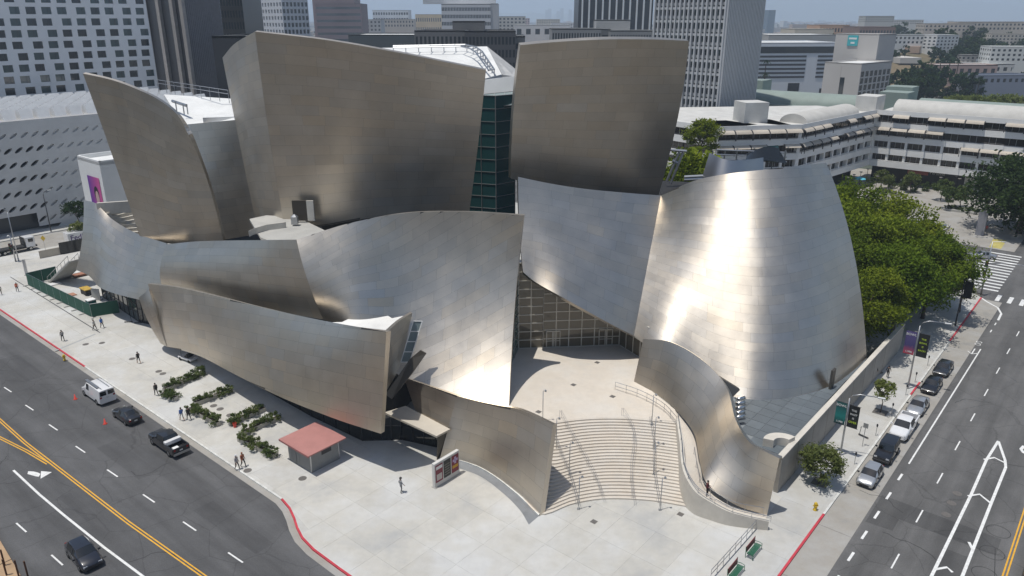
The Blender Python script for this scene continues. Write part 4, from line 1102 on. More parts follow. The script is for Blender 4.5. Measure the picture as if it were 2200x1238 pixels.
simple('apartment_block', 'brown brick block left of the trees on the horizon', 1848, 1925, 58, 780, 40, cB('brk_a', (.22, .14, .11)), 4, 12, .6, .5)
simple('office_tower', 'blue-grey tower on the far horizon right of the ribbed tower', 1652, 1667, 22, 1900, 40, cB('blu_a', (.10, .15, .20)))

# ---- museum with the perforated white veil
MU = -167.0
mus = empty('museum', W(MU - 18, 45), 0, 'white museum with a perforated concrete veil at left', 'building'); minv = Matrix.Translation(-Vector(mus.location))
def mput(o): o.parent = mus; o.matrix_parent_inverse = minv; return o
M_VEIL = mat('veil_concrete', (.56, .56, .55), .8, var=.05, scale=.3, objvar=.03)
CWv, CHv = 2.05, 3.05
def veil_mesh(open_):
    """skewed cell with a lens-shaped hood; open_ 0..1 how far the slot opens"""
    b = MB(); N = 16
    ring = []; inner = []; deep = []
    for k in range(N):
        t = 2 * math.pi * k / N; c, s_ = math.cos(t), math.sin(t)
        m = max(abs(c), abs(s_)); x, z = c / m * CWv / 2, s_ / m * CHv / 2; ring.append((x + 0 * z, 0, z))
        lx, lz = (.95 + .1 * open_) * c, (.24 + .10 * open_) * s_; x2 = lx * .80 - lz * .5; z2 = lx * .52 + lz * .85
        inner.append((x2, .0, z2)); deep.append((x2 * .96 - .05, .30 + .7 * open_, z2 * .9 - .16))
    for k in range(N):
        k2 = (k + 1) % N
        b.poly([ring[k], ring[k2], inner[k2], inner[k]]); b.poly([inner[k], inner[k2], deep[k2], deep[k]])
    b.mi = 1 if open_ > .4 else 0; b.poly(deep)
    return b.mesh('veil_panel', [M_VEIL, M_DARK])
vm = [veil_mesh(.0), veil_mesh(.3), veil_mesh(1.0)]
ax = V2; zt = 23.6; cut = lambda v, z: z < .1 + max(0, (24.5 - v)) * .45
ry = math.atan2(V2.y, V2.x)
for j in range(7):
    for i in range(30):
        v = 2 + CWv * (i + .5) + (.35 * j % 1) * 1.2; z = zt - 1.4 - CHv * (j + .5)
        if z < -.5 or cut(v, z - 1.3): continue
        o_ = vm[2] if v < 26.5 - .25 * j and j > 0 else (vm[1] if v < 29 else vm[0])
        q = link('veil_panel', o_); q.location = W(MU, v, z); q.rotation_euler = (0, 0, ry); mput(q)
b = MB(); b.poly([W(MU - .0, 0, zt - 1.4), W(MU, 64, zt - 1.4), W(MU, 64, zt), W(MU, 0, zt)]); b.poly([W(MU, 62.9, 0), W(MU, 66, 0), W(MU, 66, zt), W(MU, 62.9, zt)])
b.poly([W(MU, 26, -.1), W(MU, 63, -.1), W(MU, 63, .9), W(MU, 27.2, .9)]); mput(b.build('veil_edge', M_VEIL))
b = MB(); b.obox(W(MU - 2.2, -4, 0), V2 * 70, -U2 * 42, Vector((0, 0, zt - .3))); mput(b.build('museum_core', mat('museum_glass_dark', (.05, .055, .06), .3, var=0)))
b = MB(); b.obox(W(MU - .02, -4, zt - .3), V2 * 70, -U2 * 44, Vector((0, 0, .35))); mput(b.build('roof', mat('museum_roof_grey', (.34, .34, .34), .8)))
b = MB(); s_ = [(-1.15, 0), (1.15, 0), (.9, 1.7), (-.3, 2.0)]
P0 = [(-1.25, y, z) for y, z in s_]; P1 = [(1.25, y, z) for y, z in s_]
b.poly(P0[::-1]); b.poly(P1)
for k in range(4): b.poly([P0[k], P0[(k + 1) % 4], P1[(k + 1) % 4], P1[k]])
sme = b.mesh('skylight_monitor', mat('monitor_white', (.72, .72, .71), .7, var=.08))
for j in range(12):
    for i in range(20):
        q = link('skylight_monitor', sme); q.location = W(MU - 3.6 - 3.1 * j, 2 + 3.35 * i + (j % 2) * 1.6, zt + .05 + (0 if j else -.0)); q.rotation_euler = (0, 0, ry + R(10)); mput(q)
# ---- gallery box with the portrait banner
gc = W(-173, 39.7); 
gf = [W(-185.9, 39.7)[:2], W(-173, 39.7)[:2], W(-173, 62)[:2], W(-185.9, 62)[:2]]
gf = fit_foot(165, 213, 300, 350, 134, VYAW); GZ = zat(213, 350, 134)
def banner(root, put):
    a, w, nn = face_dir(gf[0], gf[1]); o = Vector((*gf[0], 0)) + nn * .06
    def q(s0, s1, z0, z1, m, nm, d=0.0):
        b = MB(); b.obox(o + a * s0 + nn * d + Vector((0, 0, z0)), a * (s1 - s0), nn * .03, Vector((0, 0, z1 - z0))); return put(b.build(nm, m))
    m = bpy.data.materials.new('banner_print'); m.use_nodes = True; N = m.node_tree.nodes; L = m.node_tree.links
    ge = N.new('ShaderNodeTexCoord'); sx = N.new('ShaderNodeSeparateXYZ'); rp_ = N.new('ShaderNodeValToRGB'); L.new(ge.outputs['Generated'], sx.inputs[0]); L.new(sx.outputs['X'], rp_.inputs[0]); L.new(rp_.outputs[0], N['Principled BSDF'].inputs['Base Color'])
    rp_.color_ramp.elements[0].color = (.12, .03, .30, 1); rp_.color_ramp.elements[1].color = (.62, .10, .30, 1)
    x0, x1 = w * .34, w * .86; bz0, bz1 = GZ - 11.6, GZ - 3.0
    q(x0, x1, bz0, bz1, m, 'banner')
    cx = (x0 + x1) / 2 + .5
    def disc(cx, cz, rx, rz, m, nm, d):
        b = MB(); b.poly([o + a * (cx + rx * math.cos(t)) + nn * d + Vector((0, 0, cz + rz * math.sin(t))) for t in [2 * math.pi * k / 18 for k in range(18)]]); put(b.build(nm, m))
    disc(cx + .2, bz0 + 1.2, min(1.9, (x1 - cx) * .9), 2.2, flat('print_black', (.012, .012, .016), .6), 'banner_figure', .05)
    disc(cx, bz0 + 5.4, 1.0, 1.5, flat('print_black', (.012, .012, .016), .6), 'banner_figure', .06)
    disc(cx + .15, bz0 + 4.8, .75, 1.25, flat('print_skin', (.55, .38, .36), .6), 'banner_figure', .07)
building('gallery_box', 'plain white box building with a purple portrait banner', gf, GZ, {}, M_WHITE, parapet=1.5, extra=banner)

# ---- L-shaped white terrace complex on the square
M_ROOFC = mat('cream_roofing', (.56, .55, .52), .85, var=.12, scale=.3)
M_CW = mat('complex_white', (.80, .79, .76), .75, var=.06, scale=.2)
M_AWN = mat('awning_fabric', (.50, .445, .37), .8, var=.1, scale=.5, objvar=.12)
M_BROWN = glass_mat('brown_glass', (.035, .026, .020), .08, .6)
cx_root = empty('terrace_complex', W(-45, 170), 0, 'L-shaped white terrace building with awnings on the square', 'building'); cinv = Matrix.Translation(-Vector(cx_root.location))
def cput(o): o.parent = cx_root; o.matrix_parent_inverse = cinv; return o
pA, pB, pC, pD, pE = W(-4, 193.5), W(-43.5, 193.5), W(-48, 149.6), W(-61.7, 133), W(-92, 140)
def aw_mesh(w):
    b = MB(); n = 6; g1 = []; g2 = []
    for k in range(n + 1):
        t = k / n * math.pi / 2; y, z = -1.25 * math.sin(t) - .02, 1.5 * math.cos(t); g1.append((-w / 2, y, z)); g2.append((w / 2, y, z))
    b.grid([g1[:5], g2[:5]])
    b.mi = 1
    for x in (-w / 2, w / 2): b.tube([(x, y, z) for _, y, z in g1] + [(x, -1.27, -.75)], .09, 4)
    return b.mesh('awning', [M_AWN, M_DKMETAL])
FL = [5.5, 9.0, 12.5, 16.0, 19.5]
def wing(p, q, nb, awn, flip=False):
    a, w, nn = face_dir(p, q); bw = w / nb
    if flip: nn = -nn
    b = MB(); b.obox(Vector((p.x, p.y, 5.2)) - nn * 1.4, a * w, -nn * 14, Vector((0, 0, 14.3))); cput(b.build('core', M_BROWN))
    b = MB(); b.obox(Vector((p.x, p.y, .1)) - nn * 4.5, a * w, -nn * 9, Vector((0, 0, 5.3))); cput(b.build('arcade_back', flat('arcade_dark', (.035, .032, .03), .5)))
    b = MB(); b.obox(Vector((p.x, p.y, 19.0)) - nn * .0, a * w, -nn * 15.4, Vector((0, 0, .6))); cput(b.build('roof', M_ROOFC))
    b = MB(); b.obox(Vector((p.x, p.y, 19.0)), a * w, nn * .15, Vector((0, 0, 1.3))); cput(b.build('parapet', M_CW))
    for f in range(4):
        z = FL[f]; proj = .15 + (.9 if f >= 2 else 0)
        b = MB(); b.obox(Vector((p.x, p.y, z - .55)) - nn * 1.45, a * w, nn * (1.45 + .12 * (f < 2)), Vector((0, 0, 1.55))); cput(b.build('balcony_band', M_CW))
        if f < 2:
            b = MB(); b.obox(Vector((p.x, p.y, z + 1.15)) - nn * .15, a * w, nn * .2, Vector((0, 0, .14))); cput(b.build('balcony_rail', M_CW))
        else:
            b = MB(); b.tube([Vector((p.x, p.y, z + 1.35)) - nn * .1, Vector((q.x, q.y, z + 1.35)) - nn * .1], .05, 4); cput(b.build('balcony_rail', M_DKMETAL))
        cm = MB(); cm.obox(-a * .3 - nn * 1.3, a * .6, nn * 1.25, Vector((0, 0, 1.97))); cme = cm.mesh('column', M_CW)
        gm = MB(); gm.obox(-a * (bw / 2 - .35), a * (bw - .7), -nn * .08, Vector((0, 0, 1.9))); gm.mi = 1
        for t in (-.17, .17): gm.obox(a * (bw * t) + nn * .01, a * .08, nn * .06, Vector((0, 0, 1.9)))
        gme = gm.mesh('window', [M_BROWN, M_FRAME])
        for k in range(nb + 1):
            c = p + a * (bw * min(max(k, .07), nb - .07))
            if f < 2 or k in (0, nb): o = cput(link('column', cme)); o.location = (c.x, c.y, z + 1.0)
        for k in range(nb):
            c = p + a * (bw * (k + .5)); o = cput(link('window', gme)); o.location = Vector((c.x, c.y, z + 1.02)) - nn * (1.1 if (f >= 2 or (k % 3)) else .6)
    am = aw_mesh(bw * .96); ang = math.atan2(a.y, a.x) + (math.pi if flip else 0)
    for (f, k) in awn:
        c = p + a * (bw * (k + .5)); o = cput(link('awning', am)); o.location = Vector((c.x, c.y, FL[f] + 1.75)) + nn * .1; o.rotation_euler = (0, 0, ang)
wing(pB, pA, 9, [(3, 1), (3, 3), (3, 4), (3, 5), (3, 7), (3, 8), (2, 0), (2, 1), (2, 2), (2, 3), (1, 5), (1, 6), (1, 7), (1, 8)])
wing(pC, pB, 9, [(3, 0), (3, 1), (3, 2), (3, 5), (3, 7), (3, 8), (2, 0), (2, 1), (2, 2), (2, 3), (2, 5), (2, 6), (2, 7), (2, 8)])
wing(pD, pC, 5, [(3, 0), (3, 1), (3, 2), (3, 3), (3, 4), (2, 0), (2, 1), (2, 2), (2, 4)])
wing(pE, pD, 6, [])
b = MB(); b.prism([p[:2] for p in (pE, pD, pC, pB, W(-62, 200), W(-95, 165))], 18.9, 19.56); cput(b.build('roof', M_ROOFC))
def barrel(p, q, r, z, m, name='barrel_roof', put=cput, lift=0.0):
    a, w, nn = face_dir(p, q); b = MB(); b.smooth = True; g1, g2 = [], []
    for k in range(13):
        t = math.pi * k / 12; off = nn * (r * math.cos(t)) + Vector((0, 0, r * .62 * math.sin(t) + z)); g1.append(Vector((p.x, p.y, 0)) + off); g2.append(Vector((q.x, q.y, 0)) + off)
    b.grid([g1, g2]); b.smooth = False; b.poly(g1); b.poly(g2[::-1]); return put(b.build(name, m))
M_CAN = mat('canvas_roof', (.50, .485, .45), .85, var=.1, scale=.4)
barrel(W(-40, 200.5), W(-8, 200.5), 5.2, 19.6, M_CAN); barrel(W(-52.5, 156), W(-50, 188), 3.6, 19.6, M_CAN)
b = MB(); p = W(-62, 152); b.box((p.x, p.y, 22.0), (6.2, 6.2, 5), R(10)); cput(b.build('penthouse', M_ROOFC))
b = MB(); p = W(-46.5, 197); b.box((p.x, p.y, 21.5), (5.5, 8, 4.4), UA); cput(b.build('penthouse', M_ROOFC))
# shop signs under the terraces (flat lettering)
def text_obj(txt, size, m, name, align='CENTER', bold=False):
    cu = bpy.data.curves.new('t', 'FONT'); cu.body = txt; cu.size = size; cu.extrude = .01; cu.align_x = align; cu.align_y = 'CENTER'
    if bold: cu.offset = .012 * size
    o = bpy.data.objects.new('t', cu); COL.objects.link(o); dg = bpy.context.evaluated_depsgraph_get()
    me = bpy.data.meshes.new_from_object(o.evaluated_get(dg)); bpy.data.objects.remove(o); bpy.data.curves.remove(cu)
    me.materials.clear(); me.materials.append(m); me.name = name
    return link(name, me)
def face_text(o, a, nn, pos):
    o.matrix_world = Matrix(((a.x, 0, nn.x, pos.x), (a.y, 0, nn.y, pos.y), (a.z, 1, nn.z, pos.z), (0, 0, 0, 1)))
aS, wS, nS = face_dir(pB, pA)
for t, zz, s, m, k in (('café Persona', 4.0, 1.15, M_WHITE, .40), ('POKI · BAR', 3.7, 1.0, M_WHITE, .80)):
    o = text_obj(t, s, m, 'shop_sign'); c = pB + aS * (wS * k) - nS * 4.3; face_text(o, aS, nS, Vector((c.x, c.y, zz))); bpy.context.view_layer.update(); mw = o.matrix_world.copy(); o.parent = cx_root; o.matrix_parent_inverse = cinv
b = MB(); c = pB + aS * (wS * .24) - nS * 4.3; b.obox(Vector((c.x, c.y, 3.2)), aS * 5.2, nS * .2, Vector((0, 0, 1.3))); cput(b.build('shop_sign', mat('sign_red', (.40, .12, .10), .6, var=.2, scale=2)))
b = MB(); c = pB + aS * (wS * .60) - nS * 4.2; b.obox(Vector((c.x, c.y, .2)), aS * 4.2, nS * .4, Vector((0, 0, 3.8))); cput(b.build('kiosk_front', M_ROOFC))
# green barrel-roofed hall behind
M_GRN = mat('green_roofing', (.24, .29, .26), .7, var=.1, scale=.2)
gh = empty('barrel_hall', W(-30, 235), 0, 'grey-green hall with long barrel roofs behind the terraces', 'building'); ginv = Matrix.Translation(-Vector(gh.location))
def gput(o): o.parent = gh; o.matrix_parent_inverse = ginv; return o
b = MB(); b.prism([W(-110, 214), W(5, 214), W(5, 250), W(-110, 250)], 0, 17.5); gput(b.build('hall_body', M_GRN))
barrel(W(-40, 226), W(0, 226), 6, 17.5, M_GRN, put=gput); barrel(W(-104, 222), W(-56, 222), 6, 17.5, M_GRN, put=gput)
for u, v in ((-46, 222), (-50, 244), (-98, 240)):
    p = W(u, v); b = MB(); b.box((p.x, p.y, 20), (8, 8, 6), UA); gput(b.build('roof_block', M_GRN))
# polished steel café pavilion and stage rigging behind the cone
cf = empty('steel_pavilion', Dp(1600, 360, 118) * 1.0, 0, 'small polished steel pavilion with an open skylight behind the cone', 'pavilion'); cf.location.z = 0; finv = Matrix.Translation(-Vector(cf.location))
def fput(o): o.parent = cf; o.matrix_parent_inverse = finv; return o
M_POL = flat('polished_steel', (.42, .42, .42), .32, 1.0)
def band(pts_b, pts_t, m, nm):
    b = MB(); b.smooth = True; cb_, ct_ = crom([P3(q) for q in pts_b], 0), crom([P3(q) for q in pts_t], 0); f1, f2 = [], []
    for i in range(17): f1.append(cb_(i / 16)); f2.append(ct_(i / 16))
    b.grid([f1, f2]); b.grid([[p + np.array([.2, .6, 0]) for p in f2], [p + np.array([.2, .6, 0]) for p in f1]]); return fput(b.build(nm, m))
band([(1508, 382, 112), (1545, 385, 110), (1590, 383, 110), (1640, 372, 112)], [(1524, 330, 114), (1560, 345, 111), (1600, 345, 111), (1640, 340, 113)], M_POL, 'steel_skin')
band([(1600, 352, 114), (1640, 345, 116), (1690, 352, 117)], [(1605, 332, 118), (1640, 318, 118), (1672, 318, 119)], M_GLASSD, 'curved_glass')
b = MB()
for k in range(7):
    p = Dp(1530 + k * 26, 340, 118 + k % 2); b.tube([p - Vector((0, 0, 2.5)), p + Vector((0, 0, 1.2))], .12, 4)
for y in (322, 332, 342): b.tube([Dp(1540, y, 118), Dp(1690, y + 6, 119)], .12, 4)
fput(b.build('frame', M_METAL)); b = MB(); b.poly([Dp(1610, 345, 118.5), Dp(1680, 350, 119), Dp(1672, 312, 119.5), Dp(1640, 316, 119)]); fput(b.build('skylight_pane', M_GLASST))
b = MB(); c = Dp(1600, 365, 116); b.box((c.x + 2, c.y + 3, 7), (13, 7, 14)); fput(b.build('pavilion_core', M_DARK))
rg = MB()
for (x0, y0, x1, y1, Y) in ((1440, 322, 1475, 325, 112), (1468, 325, 1440, 395, 112), (1460, 325, 1432, 390, 112), (1445, 345, 1455, 350, 112), (1470, 380, 1510, 378, 112), (1470, 386, 1510, 384, 112)):
    rg.tube([Dp(x0, y0, Y), Dp(x1, y1, Y)], .22, 5)
hobj(rg.build('stage_rigging', M_METAL))

# ---- blocks added out of view behind the camera so the steel mirrors something dark
for nm, lb, f, h, c in (('added_block_mid', 'long brown block added unseen behind the viewpoint to darken the steel reflections', [(70, -75), (-105, -60), (-110, -115), (66, -128)], 46, (.20, .15, .11)), ('added_block_right', 'dark brown block added unseen behind the viewpoint at right for the steel reflections', [(190, -30), (95, -70), (112, -115), (210, -75)], 52, (.15, .12, .10)), ('added_block_left', 'low tan block added unseen behind the viewpoint at left for the steel reflections', [(-130, -25), (-215, 40), (-240, 5), (-155, -60)], 40, (.19, .145, .105))):
    building(nm, lb, f, h, {0: (24, 11, .62, .5, 2, h - 2, False)}, cB(nm, c), M_WIN)
# ------------------------------------------------------------------ trees
def leaf_mat(name, c1, c2, sheen=.3):
    m = bpy.data.materials.new(name); m.use_nodes = True; MATS[name] = m
    N = m.node_tree.nodes; L = m.node_tree.links; b = N['Principled BSDF']; b.inputs['Roughness'].default_value = .7; b.inputs['Specular IOR Level'].default_value = .12
    at = N.new('ShaderNodeAttribute'); at.attribute_name = 'lv'; oi = N.new('ShaderNodeObjectInfo')
    mx = N.new('ShaderNodeMix'); mx.data_type = 'RGBA'; mx.inputs[6].default_value = (*c1, 1); mx.inputs[7].default_value = (*c2, 1); L.new(at.outputs['Fac'], mx.inputs[0])
    hs = N.new('ShaderNodeHueSaturation'); mr = N.new('ShaderNodeMapRange'); mr.inputs[3].default_value = .82; mr.inputs[4].default_value = 1.15; L.new(oi.outputs['Random'], mr.inputs[0]); L.new(mr.outputs[0], hs.inputs['Value']); mh = N.new('ShaderNodeMapRange'); mh.inputs[3].default_value = .525; mh.inputs[4].default_value = .49; L.new(oi.outputs['Random'], mh.inputs[0]); L.new(mh.outputs[0], hs.inputs['Hue']); L.new(mx.outputs[2], hs.inputs['Color'])
    L.new(hs.outputs[0], b.inputs['Base Color'])
    tr = N.new('ShaderNodeBsdfTranslucent'); L.new(hs.outputs[0], tr.inputs[0]); ms = N.new('ShaderNodeMixShader'); ms.inputs[0].default_value = .35
    L.new(b.outputs[0], ms.inputs[1]); L.new(tr.outputs[0], ms.inputs[2]); L.new(ms.outputs[0], N['Material Output'].inputs[0])
    return m
M_LEAF = leaf_mat('leaf_green', (.055, .095, .006), (.23, .275, .018))
M_LEAFD = leaf_mat('leaf_dark', (.018, .036, .009), (.042, .075, .018))
M_LEAFO = leaf_mat('leaf_olive', (.07, .10, .025), (.16, .19, .06))
M_LEAFL = leaf_mat('leaf_light', (.11, .14, .03), (.22, .24, .07))
M_BARK = mat('bark', (.10, .075, .055), .9, var=.25, scale=3)
def crown_mesh(name, seed, rx, rz, nclump, nleaf, size, m, flat_=.0, csize=.34):
    rg_ = np.random.default_rng(seed); V, Fc, A = [], [], []
    cl = []
    for k in range(nclump):
        d = rg_.normal(size=3); d /= np.linalg.norm(d); d[2] = abs(d[2]) * (1 if rg_.random() < .72 else -.8)
        r = rg_.uniform(.45, 1.0) ** .6
        cl.append((np.array([d[0] * rx * r, d[1] * rx * r, d[2] * rz * r]), rg_.uniform(.45, 1.5) * csize * rx, rg_.uniform(0, 1)))
    per = nleaf // nclump
    cen = np.concatenate([c + np.clip(rg_.normal(size=(per, 3)), -1.7, 1.7) * s * np.array([.46, .46, .30]) for c, s, _ in cl]); tone = np.concatenate([np.full(per, t) for *_, t in cl])
    n = len(cen); nr = rg_.normal(size=(n, 3)) * .75 + np.array([0, 0, .8]); nr /= np.linalg.norm(nr, axis=1)[:, None]
    t = np.cross(nr, rg_.normal(size=(n, 3))); t /= np.linalg.norm(t, axis=1)[:, None]; bt = np.cross(nr, t)
    s = (rg_.uniform(.6, 1.3, n) * size)[:, None]
    P = np.stack([cen - t * s, cen + bt * s * .55 - nr * s * .12, cen + t * s, cen - bt * s * .55 - nr * s * .12], 1).reshape(-1, 3)
    me = bpy.data.meshes.new(name); me.from_pydata(P.tolist(), [], np.arange(4 * n).reshape(-1, 4).tolist()); me.materials.append(m)
    lv = np.clip(tone * .6 + rg_.uniform(0, .4, n), 0, 1); at = me.attributes.new('lv', 'FLOAT', 'FACE'); at.data.foreach_set('value', lv.astype(np.float32))
    return me
def trunk_mesh(seed, h, rx, rz, r0):
    rg_ = random.Random(seed); b = MB(); b.smooth = True; p = Vector((0, 0, 0)); pts = [p]; 
    for k in range(1, 5): pts.append(Vector((rg_.uniform(-.12, .12) * k * .5, rg_.uniform(-.12, .12) * k * .5, h * k / 4)))
    b.tube(pts, [r0, r0 * .85, r0 * .75, r0 * .65, r0 * .45], 7)
    for k in range(7):
        a = 2 * math.pi * k / 7 + rg_.uniform(-.4, .4); s = pts[3 if k % 2 else 4]; e = Vector((math.cos(a) * rx * .7, math.sin(a) * rx * .7, h + rz * rg_.uniform(.0, .5)))
        m_ = s.lerp(e, .5) + Vector((0, 0, .4)); b.tube([s, m_, e], [r0 * .45, r0 * .3, r0 * .1], 5)
    return b.mesh('trunk', M_BARK)
def make_tree(name, seed, h, rx, rz, ncl, nl, size, m, r0=.25, up=.55):
    return (trunk_mesh(seed, h, rx, rz, r0), crown_mesh('crown', seed, rx, rz, ncl, nl, size, m), h + rz * .25, name)
def put_tree(proto, loc, s=1.0, rz=0.0, label=None, group=None, zs=1.0):
    tm, cm, ch, name = proto
    root = empty(name, loc, rz, label, 'tree', group); root.scale = (s, s, s * zs)
    link('trunk', tm, root); c = link('crown', cm, root); c.location = (0, 0, ch); return root
BIG = [make_tree('broadleaf_tree', 20 + k, 5.4, 5.3, 5.0, 58, 20000, .205, M_LEAF, .3) for k in range(3)]
grove = [(-9.0, 71.5, .92, 'lowest green tree of the grove beside the cone and street wall'), (-7.0, 81.0, 1.0, 'green grove tree over the dark parked cars'), (-13.5, 79, 1.05, 'green grove tree touching the cone edge'),
         (-5.2, 91.0, 1.0, 'green grove tree nearest the dark banner pole'), (-12.5, 90, 1.12, 'green tree in the middle of the grove'), (-7.0, 99.5, .84, 'rightmost green tree of the grove at the crossing'), (-13, 101.5, 1.2, 'bright green tree at the back of the grove, right'),
         (-21.5, 94, 1.2, 'bright green tree at the back of the grove beside the cone'), (-22, 106, 1.22, 'bright green tree at the back of the grove, nearest the square'), (-31, 104, 1.2, 'green tree half hidden behind the cone edge'), (-20, 84, 1.1, 'green grove tree low behind the cone edge')]
for k, (u, v, s, lb) in enumerate(grove): put_tree(BIG[k % 3], W(u, v, .1), s * 1.05, k * 1.3, lb, 'trees of the grove beside the cone', 1.10)
MID = make_tree('broadleaf_tree', 41, 6.0, 4.2, 4.4, 60, 7000, .28, M_LEAF, .25)
t = Dp(1490, 380, 128); put_tree(MID, (t.x + 1, t.y, 1), 1.85, .5, 'leafy green tree between the upright sail and the terraces')
t = Dp(1512, 262, 172); put_tree(MID, (t.x, t.y, 12), .9, 2.0, 'rounded green tree in front of the ribbed tower')
DK = make_tree('ficus_tree', 51, 4.5, 7.2, 5.4, 90, 12000, .30, M_LEAFD, .45)
put_tree(DK, W(-1.5, 158, .1), 1.45, 0, 'very dark dense tree at the right border'); put_tree(DK, W(9, 163, .1), 1.4, 2, 'dark dense tree cut by the right border')
ST = make_tree('street_tree', 61, 2.0, 2.1, 1.55, 45, 5200, .13, M_LEAFO, .10); put_tree(ST, W(-2.1, 36.2, .1), 1.0, .3, 'dense round street tree nearest the yellow hydrant')
SL = make_tree('street_tree', 62, 2.6, 1.25, 1.1, 30, 1700, .14, M_LEAFL, .07); put_tree(SL, W(-1.6, 55.5, .1), 1.0, .9, 'thin light green street tree beside the silver sedan')
put_tree(SL, W(-1.3, 97.5, .1), 1.25, 2.2, 'thin young tree at the crossing beside the red kerb')
SM = make_tree('museum_tree', 63, 3.0, 2.4, 2.2, 30, 2600, .2, M_LEAFD, .14)
p = Gd(172, 492); put_tree(SM, (p.x, p.y, .1), 1.1, 0, 'small dark tree before the museum veil'); p = Gd(172, 528); put_tree(SL, (p.x, p.y, .1), 1.2, 0, 'small yellow-green tree above the parcel truck')
p = Dp(362, 190, 205); put_tree(MID, (p.x, p.y, 12), .9, 0, 'dark green tree between the hotel and the dark tower')
# ------------------------------------------------------------------ hillside and far city
M_HILL = mat('dry_hillside', (.20, .145, .085), .95, var=0, scale=.03, col2=(.085, .085, .045), detail=7)
hb = MB(); hb.smooth = True; G1 = []
def hz(x, y):
    d = ((x - 300) / 105) ** 2 + ((y - 640) / 120) ** 2; e = ((x - 520) / 190) ** 2 + ((y - 900) / 200) ** 2
    return -1 + 20 * math.exp(-d * 1.2) + 24 * math.exp(-e) + 1.6 * mnoise.noise(Vector((x * .02, y * .02, 0)))
for i in range(40): G1.append([(150 + 22 * i, 470 + 22 * j, hz(150 + 22 * i, 470 + 22 * j)) for j in range(40)])
hb.grid(G1); hb.f = [f[::-1] for f in hb.f]; hb.build('hillside', M_HILL, kind='structure')
def house(name, label, px, py, Y, w, d, h, col, rows, cols, yaw=0.0, roof=None, wf=.5):
    c = Dp(px, py, Y); zb = hz(c.x, c.y) if 150 < c.x < 1000 and 470 < c.y < 1320 else 0
    ca, sa = math.cos(yaw), math.sin(yaw); f = [(c.x + x * ca - y * sa, c.y + x * sa + y * ca) for x, y in ((-w / 2, 0), (w / 2, 0), (w / 2, d), (-w / 2, d))]
    z1 = c.z + h / 2; z0 = min(zb - 3, z1 - h)
    building(name, label, f, z1, {0: (cols, rows, wf, .5, z1 - h * .95, z1 - .8, False), 3: (max(2, cols // 2), rows, wf, .5, z1 - h * .95, z1 - .8, False)}, cB('h' + name + str(px), col, .06), M_WIN, roof, z0=z0, parapet=.8)
house('apartment_house', 'white stepped apartment row on the hillside', 1985, 86, 610, 46, 14, 7.5, (.62, .62, .60), 2, 14)
house('apartment_house', 'white apartment house with balconies on the hillside crest', 2035, 92, 600, 20, 14, 11, (.66, .66, .64), 4, 6, .25)
house('apartment_house', 'long cream building on the hilltop at right', 2150, 57, 820, 90, 20, 9, (.55, .48, .40), 2, 22)
house('apartment_house', 'cream block with tall trees before it on the hilltop', 2040, 60, 800, 50, 18, 8, (.52, .46, .39), 2, 12)
house('apartment_house', 'white flat-roofed apartments at the right border', 2185, 118, 520, 32, 20, 10, (.60, .60, .57), 3, 10, -.2)
house('shop_building', 'long pink low building under the hillside', 2075, 152, 500, 40, 14, 7, (.46, .33, .29), 1, 8)
house('shop_building', 'white low building right of the pink one', 2160, 148, 520, 46, 16, 6, (.58, .56, .53), 1, 9)
house('timber_house', 'small grey-blue gabled house above the pink building', 2124, 138, 540, 9, 8, 7, (.40, .44, .48), 2, 3)
house('timber_house', 'small weathered house left of the grey-blue one', 2085, 128, 560, 13, 9, 6, (.34, .32, .30), 2, 4)
house('carport_building', 'wide grey solar roof over a car park at right', 2165, 172, 430, 36, 16, 5, (.25, .27, .32), 1, 10, .1, flat('solar_panels', (.10, .11, .14), .3))
house('apartment_house', 'cream apartment block among trees below the hilltop', 2170, 84, 700, 34, 16, 9, (.50, .45, .38), 3, 10)
house('apartment_house', 'grey four-storey block on the far right skyline', 1890, 42, 1000, 36, 20, 8, (.44, .44, .42), 3, 12)
house('apartment_house', 'white apartment block left of the hillside row', 1950, 48, 1100, 44, 20, 6, (.58, .57, .54), 2, 14)
house('apartment_house', 'red roofed terrace row under the white horizon slab', 845, 51, 1150, 60, 20, 12, (.45, .40, .34), 2, 14, 0, flat('red_tiles', (.30, .10, .07), .8))
house('apartment_house', 'pale mixed block left of the red roofed row', 770, 56, 1050, 60, 30, 16, (.42, .42, .42), 3, 12)
house('apartment_house', 'pale horizontal block right of the ribbon-window office', 1100, 52, 1000, 34, 20, 18, (.46, .44, .40), 4, 7)
house('apartment_house', 'pink building on the horizon before the pinstripe tower', 1122, 48, 1500, 28, 20, 14, (.55, .42, .40), 4, 6)
house('apartment_house', 'cream long building on the horizon before the pinstripe tower', 1178, 49, 1500, 44, 20, 12, (.58, .52, .42), 3, 10)
house('apartment_house', 'white long shed left of the pinstripe tower', 1165, 68, 800, 56, 40, 12, (.62, .62, .61), 1, 6)
house('apartment_house', 'white long low block on the horizon left of the pinstripe tower', 1215, 56, 1400, 50, 20, 10, (.60, .58, .56), 2, 12)
